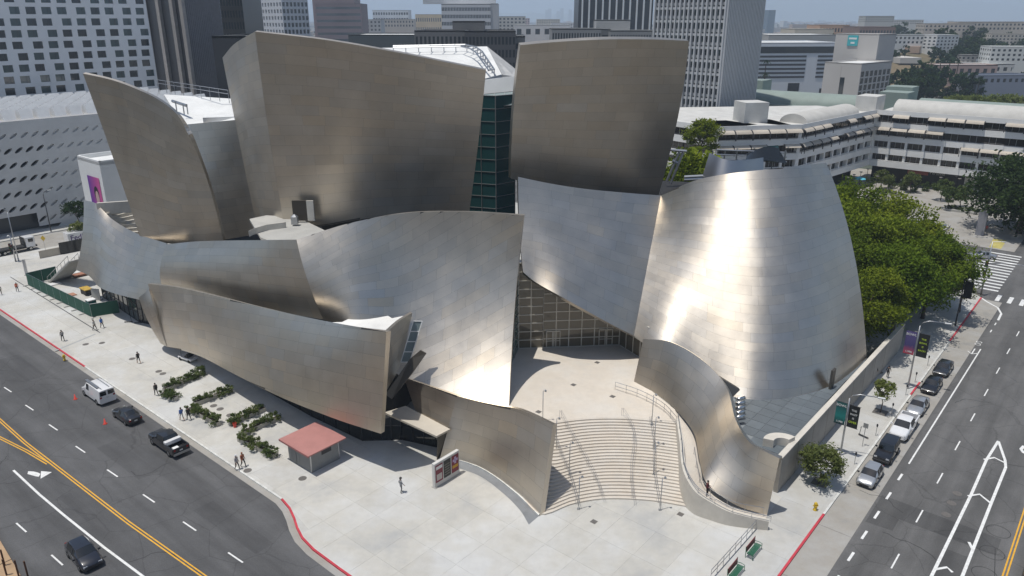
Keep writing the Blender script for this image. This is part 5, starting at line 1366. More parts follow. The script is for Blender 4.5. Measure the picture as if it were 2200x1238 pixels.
# scattered hillside trees and palms
FT = [make_tree('hill_tree', 70 + k, 3.0, 4.0, 5.0, 26, 700, .75, M_LEAFD, .3) for k in range(2)]
rt = random.Random(9)
spots = [(2035, 58, 640), (2022, 62, 650), (2048, 55, 660), (2070, 70, 690), (2100, 80, 620), (2115, 92, 600), (2080, 100, 590), (2060, 108, 580), (2095, 112, 570), (2130, 105, 570), (2140, 120, 560), (2005, 152, 470), (1985, 168, 440), (2010, 172, 430), (2035, 160, 450), (1965, 180, 420), (1975, 150, 470), (2065, 170, 430), (2090, 175, 430),
         (2140, 88, 700), (2175, 70, 740), (2190, 90, 700), (1940, 55, 900), (1920, 60, 900), (1780, 55, 880), (1740, 60, 800), (1725, 52, 950), (1700, 66, 800), (1680, 70, 700), (1830, 45, 1100), (1860, 48, 1050), (1990, 66, 720), (1970, 60, 800), (2110, 62, 800), (2085, 62, 800), (2150, 100, 640), (2120, 125, 560), (1955, 160, 460), (1945, 175, 430), (1790, 82, 640), (760, 62, 900), (780, 60, 900), (815, 62, 900), (840, 66, 880), (870, 64, 880), (700, 82, 500), (730, 86, 480), (715, 92, 460), (690, 90, 450), (1145, 88, 520), (1160, 92, 500), (1135, 94, 480), (930, 50, 1300), (915, 48, 1300)]
for k, (x, y, Y) in enumerate(spots):
    p = Dp(x, y, Y); zb = max(0, hz(p.x, p.y)) if 150 < p.x < 1000 and 470 < p.y < 1320 else 0
    hgt = max(5, p.z + 5 - zb); s = min(max(hgt / 9.5, .8), 2.2)
    put_tree(FT[k % 2], (p.x, p.y, zb - .5), s * .85, k, 'dark tree on the far hillside or skyline', 'dark trees on the far hillside and skyline', 1.15)
YT = make_tree('hedge_tree', 75, 1.5, 4.2, 2.6, 26, 1300, .42, M_LEAFL, .2)
for k, x in enumerate((2060, 2090, 2120, 2160, 2185)):
    p = Dp(x, 205, 290); put_tree(YT, (p.x, p.y, p.z - 4.5 if p.z > 5 else 0), 1.0, k, 'light green tree behind the grey-green barrel roof', 'light trees behind the barrel hall')
number_labels('dark trees on the far hillside and skyline', '{} dark tree from the left along the far hillside and skyline'); number_labels('light trees behind the barrel hall', '{} light green tree from the left behind the grey-green barrel roof')
# palms
pb = MB(); pb.tube([(0, 0, 0), (.2, .1, 8), (.1, 0, 15)], [.3, .24, .2], 6); ptm = pb.mesh('trunk', M_BARK)
pc = MB()
for k in range(16):
    a = 2 * math.pi * k / 16; L_ = 2.6; el = .5 if k % 2 else -.1
    q = [Vector((math.cos(a) * L_ * t, math.sin(a) * L_ * t, el * L_ * t - 1.3 * t * t)) for t in (0, .35, .7, 1)]; w_ = Vector((-math.sin(a), math.cos(a), 0)) * .35
    pc.grid([[p + w_ * (1 - .6 * i / 3) for i, p in enumerate(q)], [p - w_ * (1 - .6 * i / 3) for i, p in enumerate(q)]])
pcm = pc.mesh('crown', M_LEAFD)
at_ = pcm.attributes.new('lv', 'FLOAT', 'FACE')
for k, (x, y, Y) in enumerate(((2022, 130, 470), (2042, 128, 470), (2060, 132, 465), (2002, 128, 480), (1646, 130, 380), (1644, 158, 370), (2105, 168, 420))):
    p = Dp(x, y, Y); r_ = empty('palm_tree', (p.x, p.y, p.z - 15), 0, 'slender palm rising over the low buildings at right', 'tree', 'palms at right'); link('trunk', ptm, r_); c = link('crown', pcm, r_); c.location = (.1, 0, 15)
number_labels('palms at right', '{} slender palm from the left over the low buildings at right')
# city carpet to the horizon: too small and many to count
fb = MB(); rc = random.Random(4); MC = [cB('far_a', (.50, .49, .46)), cB('far_b', (.36, .31, .27)), cB('far_c', (.58, .55, .50)), cB('far_d', (.24, .22, .21)), cB('far_e', (.42, .30, .22))]
for k in range(3400):
    Y = 560 * (14 ** (rc.random() ** .8)); x = rc.uniform(-.80, .80) * Y
    hill_ = 150 < x < 1000 and 470 < Y < 1320
    zb = max(-.5, hz(x, Y)) if 150 < x < 1000 and 470 < Y < 1320 else 0
    h = rc.choice((4, 5, 6, 7, 9, 11, 14)) * (1 + .12 * Y / 2000) * (1.0 if rc.random() < .93 else 1.8); w = rc.uniform(10, 38) * (1 + Y / 5000); fb.mi = rc.randrange(5)
    if hill_: h = rc.choice((3.5, 4, 5, 6)); w = rc.uniform(7, 16); fb.mi = rc.choice((0, 2, 2, 4, 1))
    fb.box((x, Y, zb + h / 2 - 1), (w, rc.uniform(10, 30), h), rc.choice((0, 0, .3, -.6, .9)))
fb.build('far_city', MC, label='hazy carpet of small buildings to the horizon', kind='stuff')
fv = []; ff = []; fm_ = bpy.data.meshes.new('far_trees'); rg2 = np.random.default_rng(3)
for k in range(2100):
    Y = 480 * (9 ** (rc.random() ** .9)); x = rc.uniform(-.8, .8) * Y
    if Y < 700 and x < 140: continue
    zb = max(0, hz(x, Y)) if 150 < x < 1000 and 470 < Y < 1320 else 0
    s = rc.uniform(2.2, 4.6) * (1 + Y / 4000); c = np.array([x, Y, zb + s * .9]); n = 34
    cen = c + rg2.normal(size=(n, 3)) * s * np.array([.6, .6, .55]); nr = rg2.normal(size=(n, 3)); t = np.cross(nr, rg2.normal(size=(n, 3))); t /= np.linalg.norm(t, axis=1)[:, None]; bt = np.cross(t, nr); bt /= np.linalg.norm(bt, axis=1)[:, None]; q = s * .42
    b0 = len(fv); P = np.stack([cen - t * q, cen + bt * q, cen + t * q, cen - bt * q], 1).reshape(-1, 3); fv += P.tolist(); ff += (np.arange(4 * n).reshape(-1, 4) + b0).tolist()
fm_.from_pydata(fv, [], ff); fm_.materials.append(M_LEAFD); fm_.attributes.new('lv', 'FLOAT', 'FACE'); link('far_trees', fm_, label='scattered dark trees through the distant city', kind='stuff')
# faint tower cluster on the horizon
for k, (x, yt) in enumerate(((1172, 12), (1178, 9), (1196, 14), (1204, 8), (1222, 11), (1232, 13))):
    simple('skyline_tower', 'faint tower in the hazy skyline cluster', x, x + 7, yt + 10, 9500, 40, cB('far_tower', (.3, .32, .34)), group='faint towers of the hazy skyline')
number_labels('faint towers of the hazy skyline', '{} faint tower from the left in the hazy skyline cluster')
# far hills
hm = MB(); hm.smooth = True; GH = []
for i in range(90):
    x = -11000 + 270 * i; prof = max(0, min(1, (x - 1500) / 3500)); h = (140 + 420 * prof) * (.75 + .35 * mnoise.noise(Vector((x * .0006, 1.3, 0)))) + 60 * mnoise.noise(Vector((x * .002, 4, 0)))
    GH.append([(x, 12500, -5), (x, 13000, max(0, h) * .45), (x, 13900, max(0, h) * .85), (x, 14800, max(0, h)), (x, 16000, -5)])
hm.grid(GH); hm.f = [f[::-1] for f in hm.f]; hm.build('hills', mat('far_hills', (.10, .11, .07), .95, var=.3, scale=.002), kind='structure')

SQ = make_tree('square_tree', 64, 2.4, 1.7, 1.7, 24, 1500, .2, M_LEAFO, .1)
for x, y, lb in ((2035, 452, 'pale small tree on the far square behind the grove'), (2062, 448, 'pale small tree on the far square, nearer the dark tree'), (1955, 415, 'small tree before the cafe on the far square'), (1890, 410, 'small tree on the far square near the blue parasol'), (2020, 432, 'small tree among the mushroom lamps on the square')):
    p = Gd(x, y); put_tree(SQ, (p.x, p.y, .1), 1.2, x, lb)
# ------------------------------------------------------------------ vehicles
M_TYRE = flat('tyre_rubber', (.018, .018, .018), .9); M_RIM = flat('alloy_rim', (.5, .5, .5), .3, .9)
M_CARGLASS = glass_mat('car_glass', (.012, .014, .016), .03, .8)
M_LAMP = flat('headlight_lens', (.62, .64, .66), .15, .3); M_TAIL = flat('tail_lens', (.25, .012, .012), .25); M_PLATE = flat('number_plate', (.6, .6, .58), .5)
M_BLKPL = flat('black_plastic', (.025, .025, .027), .6)
def paint(n, c, metal=0.0): return flat('paint_' + n, c, .28, metal, coat=1.0)
P_BLACK = paint('black', (.010, .010, .012)); P_WHITE = paint('white', (.74, .74, .74)); P_SILV = paint('silver', (.48, .49, .50), .6); P_DARK = paint('dark_grey', (.022, .024, .028)); P_NAVY = paint('ink', (.012, .014, .022))
def wheel_mesh(r, w):
    b = MB(); b.smooth = True
    prof = [(r * .62, -w / 2), (r * .92, -w / 2), (r, -w * .35), (r, w * .35), (r * .92, w / 2), (r * .62, w / 2)]
    n = 18
    for rr, y in prof:
        for k in range(n):
            a = 2 * math.pi * k / n; b.v.append((rr * math.cos(a), y, rr * math.sin(a)))
    for i in range(len(prof) - 1):
        for k in range(n): k2 = (k + 1) % n; b.face((i * n + k, i * n + k2, i * n + n + k2, i * n + n + k))
    t = b.mesh('wheel', M_TYRE)
    b = MB()
    for s in (-1, 1):
        b.poly([(r * .62 * math.cos(2 * math.pi * k / n), s * w * .42, r * .62 * math.sin(2 * math.pi * k / n)) for k in range(n)])
        for k in range(5):
            a = 2 * math.pi * k / 5; b.box((r * .34 * math.cos(a), s * w * .44, r * .34 * math.sin(a)), (.06, .03, .06))
    return t, b.mesh('rim', M_RIM)
WH = wheel_mesh(.33, .22); WHB = wheel_mesh(.40, .27)
def loft_car(st, glass_rules, nx=1):
    """st rows: x, half width, z bottom, z belt, roof half width, z roof; returns body MB and glass MBs"""
    body, gl = MB(), {'windscreen': MB(), 'rear_window': MB(), 'side_window': MB()}
    body.smooth = True
    rings = []
    for (x, w, zb, zl, wr, zr) in st:
        rings.append([(x, 0, zb), (x, w * .86, zb), (x, w, zb + .16), (x, w * 1.0, (zb + zl) * .55), (x, w * .955, zl), (x, wr, zr - .03), (x, wr * .86, zr), (x, 0, zr + .015)])
    for i in range(len(st) - 1):
        a, b = rings[i], rings[i + 1]; rule = glass_rules.get(i, '')
        for s in (1, -1):
            for k in range(7):
                q = [a[k], a[k + 1], b[k + 1], b[k]]; q = [(p[0], p[1] * s, p[2]) for p in q]
                if s < 0: q = q[::-1]
                tgt = body
                if k == 4 and 's' in rule: tgt = gl['side_window']
                if k >= 5 and 'w' in rule: tgt = gl['windscreen']
                if k >= 5 and 'r' in rule: tgt = gl['rear_window']
                tgt.poly(q)
    for r_, rev in ((rings[0], 0), (rings[-1], 1)):
        q = [(p[0], p[1], p[2]) for p in r_] + [(p[0], -p[1], p[2]) for p in r_[-2:0:-1]]
        body.poly(q if rev else q[::-1])
    return body, gl
def weld(o, d=.002, ang=38):
    bm = bmesh.new(); bm.from_mesh(o.data); bmesh.ops.remove_doubles(bm, verts=bm.verts, dist=d)
    bm.to_mesh(o.data); bm.free()
    for e in o.data.edges: pass
    for p in o.data.polygons: p.use_smooth = True
    o.data.set_sharp_from_angle(angle=R(ang)); return o
KINDS = {
 'sedan': ([(2.32, .62, .34, .52, .55, .58), (2.2, .80, .22, .60, .70, .68), (1.6, .90, .20, .72, .74, .84), (1.0, .91, .20, .80, .74, .93), (.35, .91, .20, .86, .62, 1.36), (-.2, .91, .20, .88, .60, 1.44), (-.9, .91, .20, .89, .58, 1.40), (-1.55, .90, .20, .88, .62, 1.05), (-2.1, .84, .26, .84, .68, .98), (-2.3, .70, .36, .78, .60, .90)], {3: 'w', 4: 's', 5: 's', 6: 'r'}, (1.42, -1.38), WH),
 'hatch': ([(2.0, .62, .34, .54, .55, .60), (1.88, .78, .22, .62, .70, .72), (1.4, .86, .20, .76, .72, .90), (.95, .87, .20, .84, .72, 1.0), (.3, .87, .20, .90, .62, 1.42), (-.4, .87, .20, .92, .60, 1.49), (-1.3, .87, .20, .95, .58, 1.45), (-1.75, .86, .22, .95, .62, 1.15), (-2.0, .76, .34, .88, .60, .98)], {3: 'w', 4: 's', 5: 's', 6: 'r'}, (1.25, -1.22), WH),
 'suv': ([(2.1, .66, .42, .72, .60, .80), (2.0, .80, .32, .84, .72, .95), (1.2, .86, .30, 1.0, .70, 1.08), (.72, .86, .30, 1.08, .72, 1.14), (.45, .86, .30, 1.10, .70, 1.78), (-.2, .86, .30, 1.12, .70, 1.84), (-1.85, .86, .30, 1.12, .69, 1.82), (-2.05, .84, .34, 1.10, .70, 1.20), (-2.12, .80, .40, 1.02, .68, 1.05)], {3: 'w', 4: 's', 5: 's', 6: 'r'}, (1.35, -1.30), WHB),
 'van': ([(2.75, .80, .40, .72, .70, .80), (2.6, .94, .30, .86, .82, .98), (2.0, 1.0, .28, 1.08, .84, 1.18), (1.65, 1.0, .28, 1.18, .84, 1.28), (1.05, 1.0, .28, 1.22, .84, 2.02), (.2, 1.0, .28, 1.24, .85, 2.10), (-2.55, 1.0, .28, 1.24, .85, 2.08), (-2.75, .97, .36, 1.22, .84, 2.02)], {3: 'w', 4: 's'}, (1.85, -1.75), WHB),
}
def finish(root, axles, track, wh, plates=True, front=2.2, rear=-2.2, zl=.66, wl=.62, lamp=True, tail_z=.85):
    for x in axles:
        for s in (1, -1):
            w = link('wheel', wh[0], root); w.location = (x, s * track, wh[0].vertices[0].co.x / .62 if False else (.40 if wh is WHB else .33)); link('rim', wh[1], w)
    if lamp:
        for s in (1, -1):
            b = MB(); b.box((front, s * wl, zl), (.12, .30, .14)); b.build('headlight', M_LAMP, root); b = MB(); b.box((rear, s * (wl + .04), tail_z), (.08, .22, .2)); b.build('tail_light', M_TAIL, root)
    b = MB(); b.box((rear - .03, 0, tail_z - .12), (.03, .34, .15)); b.build('number_plate', M_PLATE, root)
    b = MB(); b.box((front + .06, 0, zl - .20), (.1, .9, .16)); b.build('grille', M_BLKPL, root)
def make_car(kind, pm, name, label, u, v, head, cat='car', sc=1.0, group=None, roofm=None):
    st, rules, ax, wh = KINDS[kind]
    root = empty(name, W(u, v, .014), head, label, cat, group); root.scale = (sc, sc, sc)
    body, gl = loft_car(st, rules); weld(body.build('body', pm, root))
    for k, m in gl.items():
        if m.f: weld(m.build(k, M_CARGLASS, root), ang=60)
    front, rear = st[0][0], st[-1][0]; tr = max(s[1] for s in st) - .10
    finish(root, ax, tr, wh, True, st[1][0] + .03, rear + .02, st[1][3] - .02, st[1][1] - .22, tail_z=st[-2][3] - .08)
    for s in (1, -1):
        b = MB(); b.box((st[3][0] - .2, s * (st[3][1] + .10), st[3][3] + .12), (.14, .2, .13)); b.build('mirror', M_BLKPL if kind != 'van' else pm, root)
    for (x, a_) in ((.0, 0), (-.02, 0)): pass
    for xd in ((.9, -.15, -1.05) if kind in ('sedan', 'hatch', 'suv') else (1.6, .5)):     # door gaps and pillars
        for s in (1, -1):
            b = MB(); b.box((xd, s * (tr + .105), .62), (.012, .012, .62)); b.build('door_seam', M_BLKPL, root)
    if kind in ('sedan', 'hatch', 'suv'):
        for s in (1, -1):
            b = MB(); z0, z1 = st[5][3], st[5][5]; b.obox((-.22, s * (st[5][1] * .962), z0), (.10, 0, 0), (0, s * .02, 0), (0, -s * (st[5][1] * .955 - st[5][4]), z1 - z0 - .03)); b.build('pillar', pm, root)
    return root
HU, HV = UA, math.atan2(V2.y, V2.x)
van = make_car('van', P_WHITE, 'work_van', 'white work van with a roof rack parked by the avenue kerb', -76.2, -2.45, HU + math.pi, 'van')
for s in (-.45, .45):
    b = MB(); b.tube([(1.0, s, 2.2), (-2.5, s, 2.2)], .03, 5)
    for x in (.9, 0, -.9, -1.8, -2.5): b.tube([(x, s, 2.05), (x, s, 2.2)], .025, 4)
    b.build('roof_rack', M_METAL, van)
b = MB(); b.box((-.3, .62, 2.27), (3.2, .32, .08)); b.build('ladder', M_METAL, van)
for s in (1, -1): b = MB(); b.box((-2.76, s * .45, 1.62), (.03, .7, .52)); b.build('rear_window', M_CARGLASS, van)
make_car('sedan', P_BLACK, 'parked_car', 'black sedan parked between the white van and the black pickup', -68.3, -2.55, HU + math.pi)
make_car('hatch', P_NAVY, 'moving_car', 'black hatchback driving on the avenue at lower left', -46.6, -15.9, HU + R(-2), sc=1.05)
make_car('hatch', P_SILV, 'parked_car', 'silver hatchback parked nearest the red kerb', 1.55, 40.3, HV + math.pi)
jp = make_car('suv', P_BLACK, 'parked_car', 'black boxy off-roader between the silver hatchback and white pickup', 1.6, 45.9, HV + math.pi)
b = MB(); b.box((2.2, 0, .55), (.25, 1.6, .16)); b.build('bumper', M_BLKPL, jp)
for s in (1, -1): b = MB(); b.lathe((0, 0, 0), [(.11, 0), (.1, .05)], 12); o = b.build('round_headlight', M_LAMP, jp); o.location = (2.06, s * .52, .84); o.rotation_euler = (0, R(90), 0)
make_car('sedan', P_SILV, 'parked_car', 'silver sedan with a dark sunroof behind the white pickup', 1.55, 59.2, HV + math.pi)
make_car('sedan', P_BLACK, 'parked_car', 'glossy black sedan next to the lamp post with purple banner', 1.5, 66.3, HV + math.pi)
make_car('sedan', P_DARK, 'parked_car', 'dark grey sedan half in the grove shade', 1.5, 72.6, HV + math.pi)
make_car('sedan', P_SILV, 'moving_car', 'silver car stopped on the far crossing beside the grove', -4.2, 133.0, HV + R(120))
make_car('hatch', P_BLACK, 'moving_car', 'dark car cut by the right border of the street', 16.4, 35.0, HV)
def pickup(pm, label, u, v, head, bed_items):
    st = [(2.85, .74, .44, .78, .66, .88), (2.7, .90, .34, .92, .80, 1.04), (1.9, .96, .32, 1.05, .82, 1.16), (1.35, .96, .32, 1.12, .80, 1.20), (.75, .96, .32, 1.16, .72, 1.78), (0, .96, .32, 1.18, .72, 1.86), (-.75, .96, .32, 1.18, .71, 1.82), (-1.0, .96, .32, 1.16, .76, 1.22)]
    root = empty('pickup_truck', W(u, v, .014), head, label, 'pickup'); body, gl = loft_car(st, {3: 'w', 4: 's', 5: 's', 6: 'r'}); weld(body.build('body', pm, root))
    for k, m in gl.items():
        if m.f: weld(m.build(k, M_CARGLASS, root), ang=60)
    b = MB(); b.box((-1.95, .88, .84), (1.95, .14, .76)); b.box((-1.95, -.88, .84), (1.95, .14, .76)); b.box((-2.86, 0, .84), (.1, 1.9, .76)); b.box((-1.9, 0, .5), (1.9, 1.7, .12)); bevel(b.build('bed', pm, root), .03)
    b = MB(); b.box((-1.9, 0, .58), (1.82, 1.6, .03)); b.build('bed_floor', M_BLKPL, root)
    b = MB(); b.box((-2.98, 0, .55), (.16, 1.8, .2)); b.build('bumper', M_METAL, root)
    finish(root, (1.85, -1.85), .84, WHB, True, 2.75, -2.90, .86, .66, tail_z=1.0)
    for s in (1, -1): b = MB(); b.box((1.15, s * 1.06, 1.25), (.14, .22, .2)); b.build('mirror', pm, root)
    bed_items(root); return root
def bedA(root):
    b = MB(); b.box((-1.15, 0, 1.24), (.5, 1.75, .42)); bevel(b.build('tool_chest', P_WHITE, root), .03)
    b = MB(); b.box((-2.2, .2, .75), (.7, .6, .3)); b.build('sack', M_WHITE, root)
pickup(P_BLACK, 'black pickup with a white tool chest by the avenue kerb', -58.6, -2.45, HU + math.pi, bedA)
pickup(P_WHITE, 'white pickup with a dark open bed on the right street', 1.6, 52.6, HV + math.pi, lambda r: None)
# flatbed truck, parcel truck and golf cart
p = Gd(40, 541); tr = empty('flatbed_truck', (p.x, p.y, .01), HV, 'white-cab flatbed truck on the side street at far left', 'truck')
b = MB(); b.box((2.1, 0, 1.75), (1.7, 2.1, 2.1)); bevel(b.build('cab', P_WHITE, tr), .12, 3); b = MB(); b.box((2.96, 0, 2.1), (.04, 1.8, .8)); b.build('windscreen', M_CARGLASS, tr)
for s in (1, -1): b = MB(); b.box((2.2, s * 1.06, 2.1), (.9, .03, .7)); b.build('side_window', M_CARGLASS, tr)
b = MB(); b.box((-1.9, 0, 1.0), (6.2, 2.2, .2)); b.build('bed', M_BLKPL, tr); b = MB(); b.box((1.0, 0, 1.9), (.1, 2.2, 1.8)); b.build('headboard', M_BLKPL, tr)
b = MB(); b.box((-.6, 0, .65), (8, .9, .3)); b.build('chassis', M_BLKPL, tr)
for x in (2.0, -2.6, -3.6):
    for s in (1, -1): w = link('wheel', WHB[0], tr); w.location = (x, s * .95, .42); link('rim', WHB[1], w)
p = Gd(170, 530); ft_t = empty('parcel_truck', (p.x, p.y, .01), HV, 'white parcel truck with purple lettering behind the low left sail', 'truck')
b = MB(); b.box((.5, 0, 1.95), (5.2, 2.3, 2.7)); bevel(b.build('box', P_WHITE, ft_t), .06); b = MB(); b.box((3.7, 0, 1.3), (1.4, 2.0, 1.6)); bevel(b.build('cab', P_WHITE, ft_t), .15, 3)
for x in (3.5, -1.0):
    for s in (1, -1): w = link('wheel', WHB[0], ft_t); w.location = (x, s * .98, .42); link('rim', WHB[1], w)
o = text_obj('FedEx', 1.5, flat('letter_purple', (.07, .03, .16), .5), 'side_lettering', 'LEFT', True); o.parent = ft_t; o.matrix_local = Matrix(((1, 0, 0, -1.7), (0, 0, -1, -1.17), (0, 1, 0, 2.25), (0, 0, 0, 1)))
p = Gd(405, 776); gcx = empty('utility_cart', (p.x, p.y, .13), R(150), 'small utility cart with an orange roof under the low sail', 'cart')
b = MB(); b.box((0, 0, .45), (2.6, 1.2, .3)); bevel(b.build('chassis', P_WHITE, gcx), .05); b = MB(); b.box((-.1, 0, 1.75), (1.7, 1.2, .08)); b.build('roof', mat('cart_orange', (.42, .22, .08), .6), gcx)
for x in (-.85, .65):
    for s in (1, -1): b = MB(); b.tube([(x, s * .52, .5), (x, s * .52, 1.75)], .03, 4); b.build('roof_post', M_DKMETAL, gcx)
b = MB(); b.box((-.3, 0, .75), (.5, 1.1, .2)); b.box((-.55, 0, 1.0), (.12, 1.1, .5)); b.build('seat', M_BLKPL, gcx)
for x in (.9, -.9):
    for s in (1, -1): w = link('wheel', WH[0], gcx); w.location = (x, s * .55, .26); w.scale = (.7, .7, .7)

# ------------------------------------------------------------------ people
M_SKIN = flat('skin', (.38, .22, .15), .6)
def person(px, py, z, head, top, legs, label, stride=.25, hair=(.02, .015, .012), hat=None, arm=.15, shorts=False, bag=None, phone=False, h=1.74, pos=None):
    q = pos if pos is not None else Gd(px, py, z); root_loc = (q.x, q.y, q.z)
    s = h / 1.74; sd = stride
    J = [(0, 0, .96), (0, 0, 1.18), (0, 0, 1.42), (0, 0, 1.52), (.02, 0, 1.62),                       # pelvis chest neck head
         (0, .10, .90), (sd * .5 + .04, .11, .50), (sd * .9, .11, .09), (sd * .9 + .16, .12, .045),       # left leg
         (0, -.10, .90), (-sd * .25 + .05, -.11, .50), (-sd * .95, -.11, .10), (-sd * .95 + .16, -.12, .045),
         (0, .19, 1.40), (-arm * .6, .25, 1.13), (-arm * .4 + .1, .26, .90), (-arm * .3 + .14, .26, .82),
         (0, -.19, 1.40), (arm * .6, -.25, 1.13), (arm + .1, -.25, .92), (arm + .15, -.25, .84)]
    if phone: J[19], J[20] = (.26, -.18, 1.10), (.34, -.12, 1.18); J[15], J[16] = (.22, .16, 1.10), (.32, .10, 1.16)
    E_ = [(0, 1), (1, 2), (2, 3), (3, 4), (0, 5), (5, 6), (6, 7), (7, 8), (0, 9), (9, 10), (10, 11), (11, 12), (2, 13), (13, 14), (14, 15), (15, 16), (2, 17), (17, 18), (18, 19), (19, 20)]
    Rr = [(.15, .12), (.15, .105), (.13, .10), (.058, .058), (.095, .082), (.095, .095), (.066, .066), (.045, .045), (.045, .035), (.095, .095), (.066, .066), (.045, .045), (.045, .035), (.062, .062), (.046, .046), (.034, .034), (.03, .042), (.062, .062), (.046, .046), (.034, .034), (.03, .042)]
    me = bpy.data.meshes.new('person'); me.from_pydata([tuple(c * s for c in j) for j in J], E_, []); o = bpy.data.objects.new('p', me); COL.objects.link(o)
    m = o.modifiers.new('skin', 'SKIN'); m.use_smooth_shade = True
    for i, v in enumerate(me.skin_vertices[0].data): v.radius = (Rr[i][0] * s, Rr[i][1] * s); v.use_root = (i == 0)
    o.modifiers.new('sub', 'SUBSURF').levels = 1
    dg = bpy.context.evaluated_depsgraph_get(); m2 = bpy.data.meshes.new_from_object(o.evaluated_get(dg)); bpy.data.objects.remove(o); m2.name = 'person'
    m2.materials.clear(); tm = flat('cloth_%s' % (top,), top, .85); lm = flat('cloth_%s' % (legs,), legs, .85); sm_ = flat('shoe_dark', (.02, .02, .02), .6)
    for x in (M_SKIN, tm, lm, sm_): m2.materials.append(x)
    for p in m2.polygons:
        c = p.center / s; k = 1
        if c.z > 1.47 and abs(c.y) < .14: k = 0
        elif abs(c.y) > .175 and (c.z < 1.02 or (phone and c.x > .2)): k = 0
        elif c.z < .08: k = 3
        elif c.z < .96 and abs(c.y) < .215: k = 0 if (shorts and c.z < .48) else 2
        p.material_index = k; p.use_smooth = True
    body = link('person', m2, None, label, 'person', loc=root_loc, rz=head)
    b = MB(); b.smooth = True; b.lathe((.005 * s, 0, 1.61 * s), [(.06 * s, -.03), (.104 * s, .0), (.10 * s, .06 * s), (.06 * s, .115 * s), (.01, .128 * s)], 10); b.build('hair', flat('hair_%s' % (hair,), hair, .7), body)
    if hat: b = MB(); b.lathe((.02, 0, 1.68 * s), [(.15, 0), (.15, .015), (.105, .02), (.10, .09), (.02, .11)], 12); b.build('hat', flat('hat_%s' % (hat,), hat, .7), body)
    if bag: b = MB(); b.box((-.2 * s, 0, 1.22 * s), (.16, .3, .4)); bevel(b.build('backpack', flat('bag_%s' % (bag,), bag, .8), body), .04)
    b = MB()                                   # nose, eyes and fingers of each hand
    b.box((.115 * s, 0, 1.60 * s), (.04, .025, .04)); b.build('nose', M_SKIN, body)
    for hx in ((16, 15), (20, 19)):
        a, c = Vector(J[hx[0]]) * s, Vector(J[hx[1]]) * s; d = (a - c).normalized(); f = MB()
        for k in range(4): q0 = a + Vector(((k - 1.5) * .018, 0, 0)); f.tube([q0, q0 + d * (.05 + .012 * (k in (1, 2)))], [.008, .006], 4)
        f.tube([c + Vector((.03, 0, 0)), c + Vector((.05, 0, 0)) + d * .05], [.009, .007], 4); f.build('fingers', M_SKIN, body)
    return body
Z = .13
person(38, 627, Z, HU, (.55, .10, .03), (.02, .02, .03), 'person in an orange safety vest and white helmet at far left', hat=(.7, .7, .68))
person(2, 634, Z, HU, (.06, .06, .06), (.04, .04, .04), 'person in dark clothes cut by the left border')
person(136, 733, Z, HU + math.pi, (.03, .03, .032), (.025, .025, .03), 'person in black walking near the red kerb at left', hair=(.01, .01, .01), bag=(.25, .25, .25))
person(204, 710, Z, HU + .4, (.52, .51, .48), (.07, .07, .06), 'person in a pale shirt walking by the green fence', stride=.34)
person(220, 705, Z, HU + .2, (.05, .16, .45), (.02, .02, .03), 'person in a bright blue shirt by the green fence corner', stride=.3)
person(299, 781, Z, HU + math.pi, (.014, .014, .014), (.018, .018, .018), 'person all in black beside a round cover on the pavement', stride=.3, shorts=True)
person(337, 850, Z, HU + math.pi, (.012, .012, .012), (.012, .012, .014), 'person in black with a shoulder bag near the planters', bag=(.01, .01, .01))
person(392, 904, Z, HU + math.pi, (.06, .13, .36), (.45, .45, .43), 'person in a blue shirt and pale shorts walking beside another', shorts=True, stride=.32)
person(407, 903, Z, HU + math.pi, (.012, .012, .013), (.014, .014, .016), 'person in black walking beside the blue-shirted one', stride=.3)
person(510, 1009, Z, HU + .2, (.40, .38, .37), (.20, .18, .16), 'person in grey with a white cap by the kiosk', hat=(.6, .6, .6))
person(523, 1003, Z, HU + .1, (.32, .11, .06), (.02, .02, .022), 'person with red hair and a rust top by the kiosk', hair=(.22, .06, .02), stride=.3)
person(862, 1059, Z, HU + 1.3, (.30, .31, .32), (.17, .17, .17), 'person in grey with a dark cap alone on the plaza', hat=(.03, .03, .03), stride=.12)
pz = Gd(1518, 1066, 1.75); person(0, 0, 0, -.6, (.10, .02, .025), (.025, .02, .025), 'person in a maroon top looking at a phone on the ramp', stride=.03, phone=True, pos=pz)
person(1878, 812, Z, HV, (.05, .05, .05), (.03, .03, .03), 'left of two dark walkers beside the street wall', bag=(.3, .3, .3)); person(1906, 812, Z, HV, (.04, .04, .042), (.02, .02, .02), 'right of two dark walkers beside the street wall')
person(1825, 402, Z, 1, (.6, .6, .58), (.5, .5, .5), 'person in white standing on the far square'); person(2010, 397, Z, 2, (.04, .08, .35), (.03, .03, .04), 'person in blue at the dark cafe front')

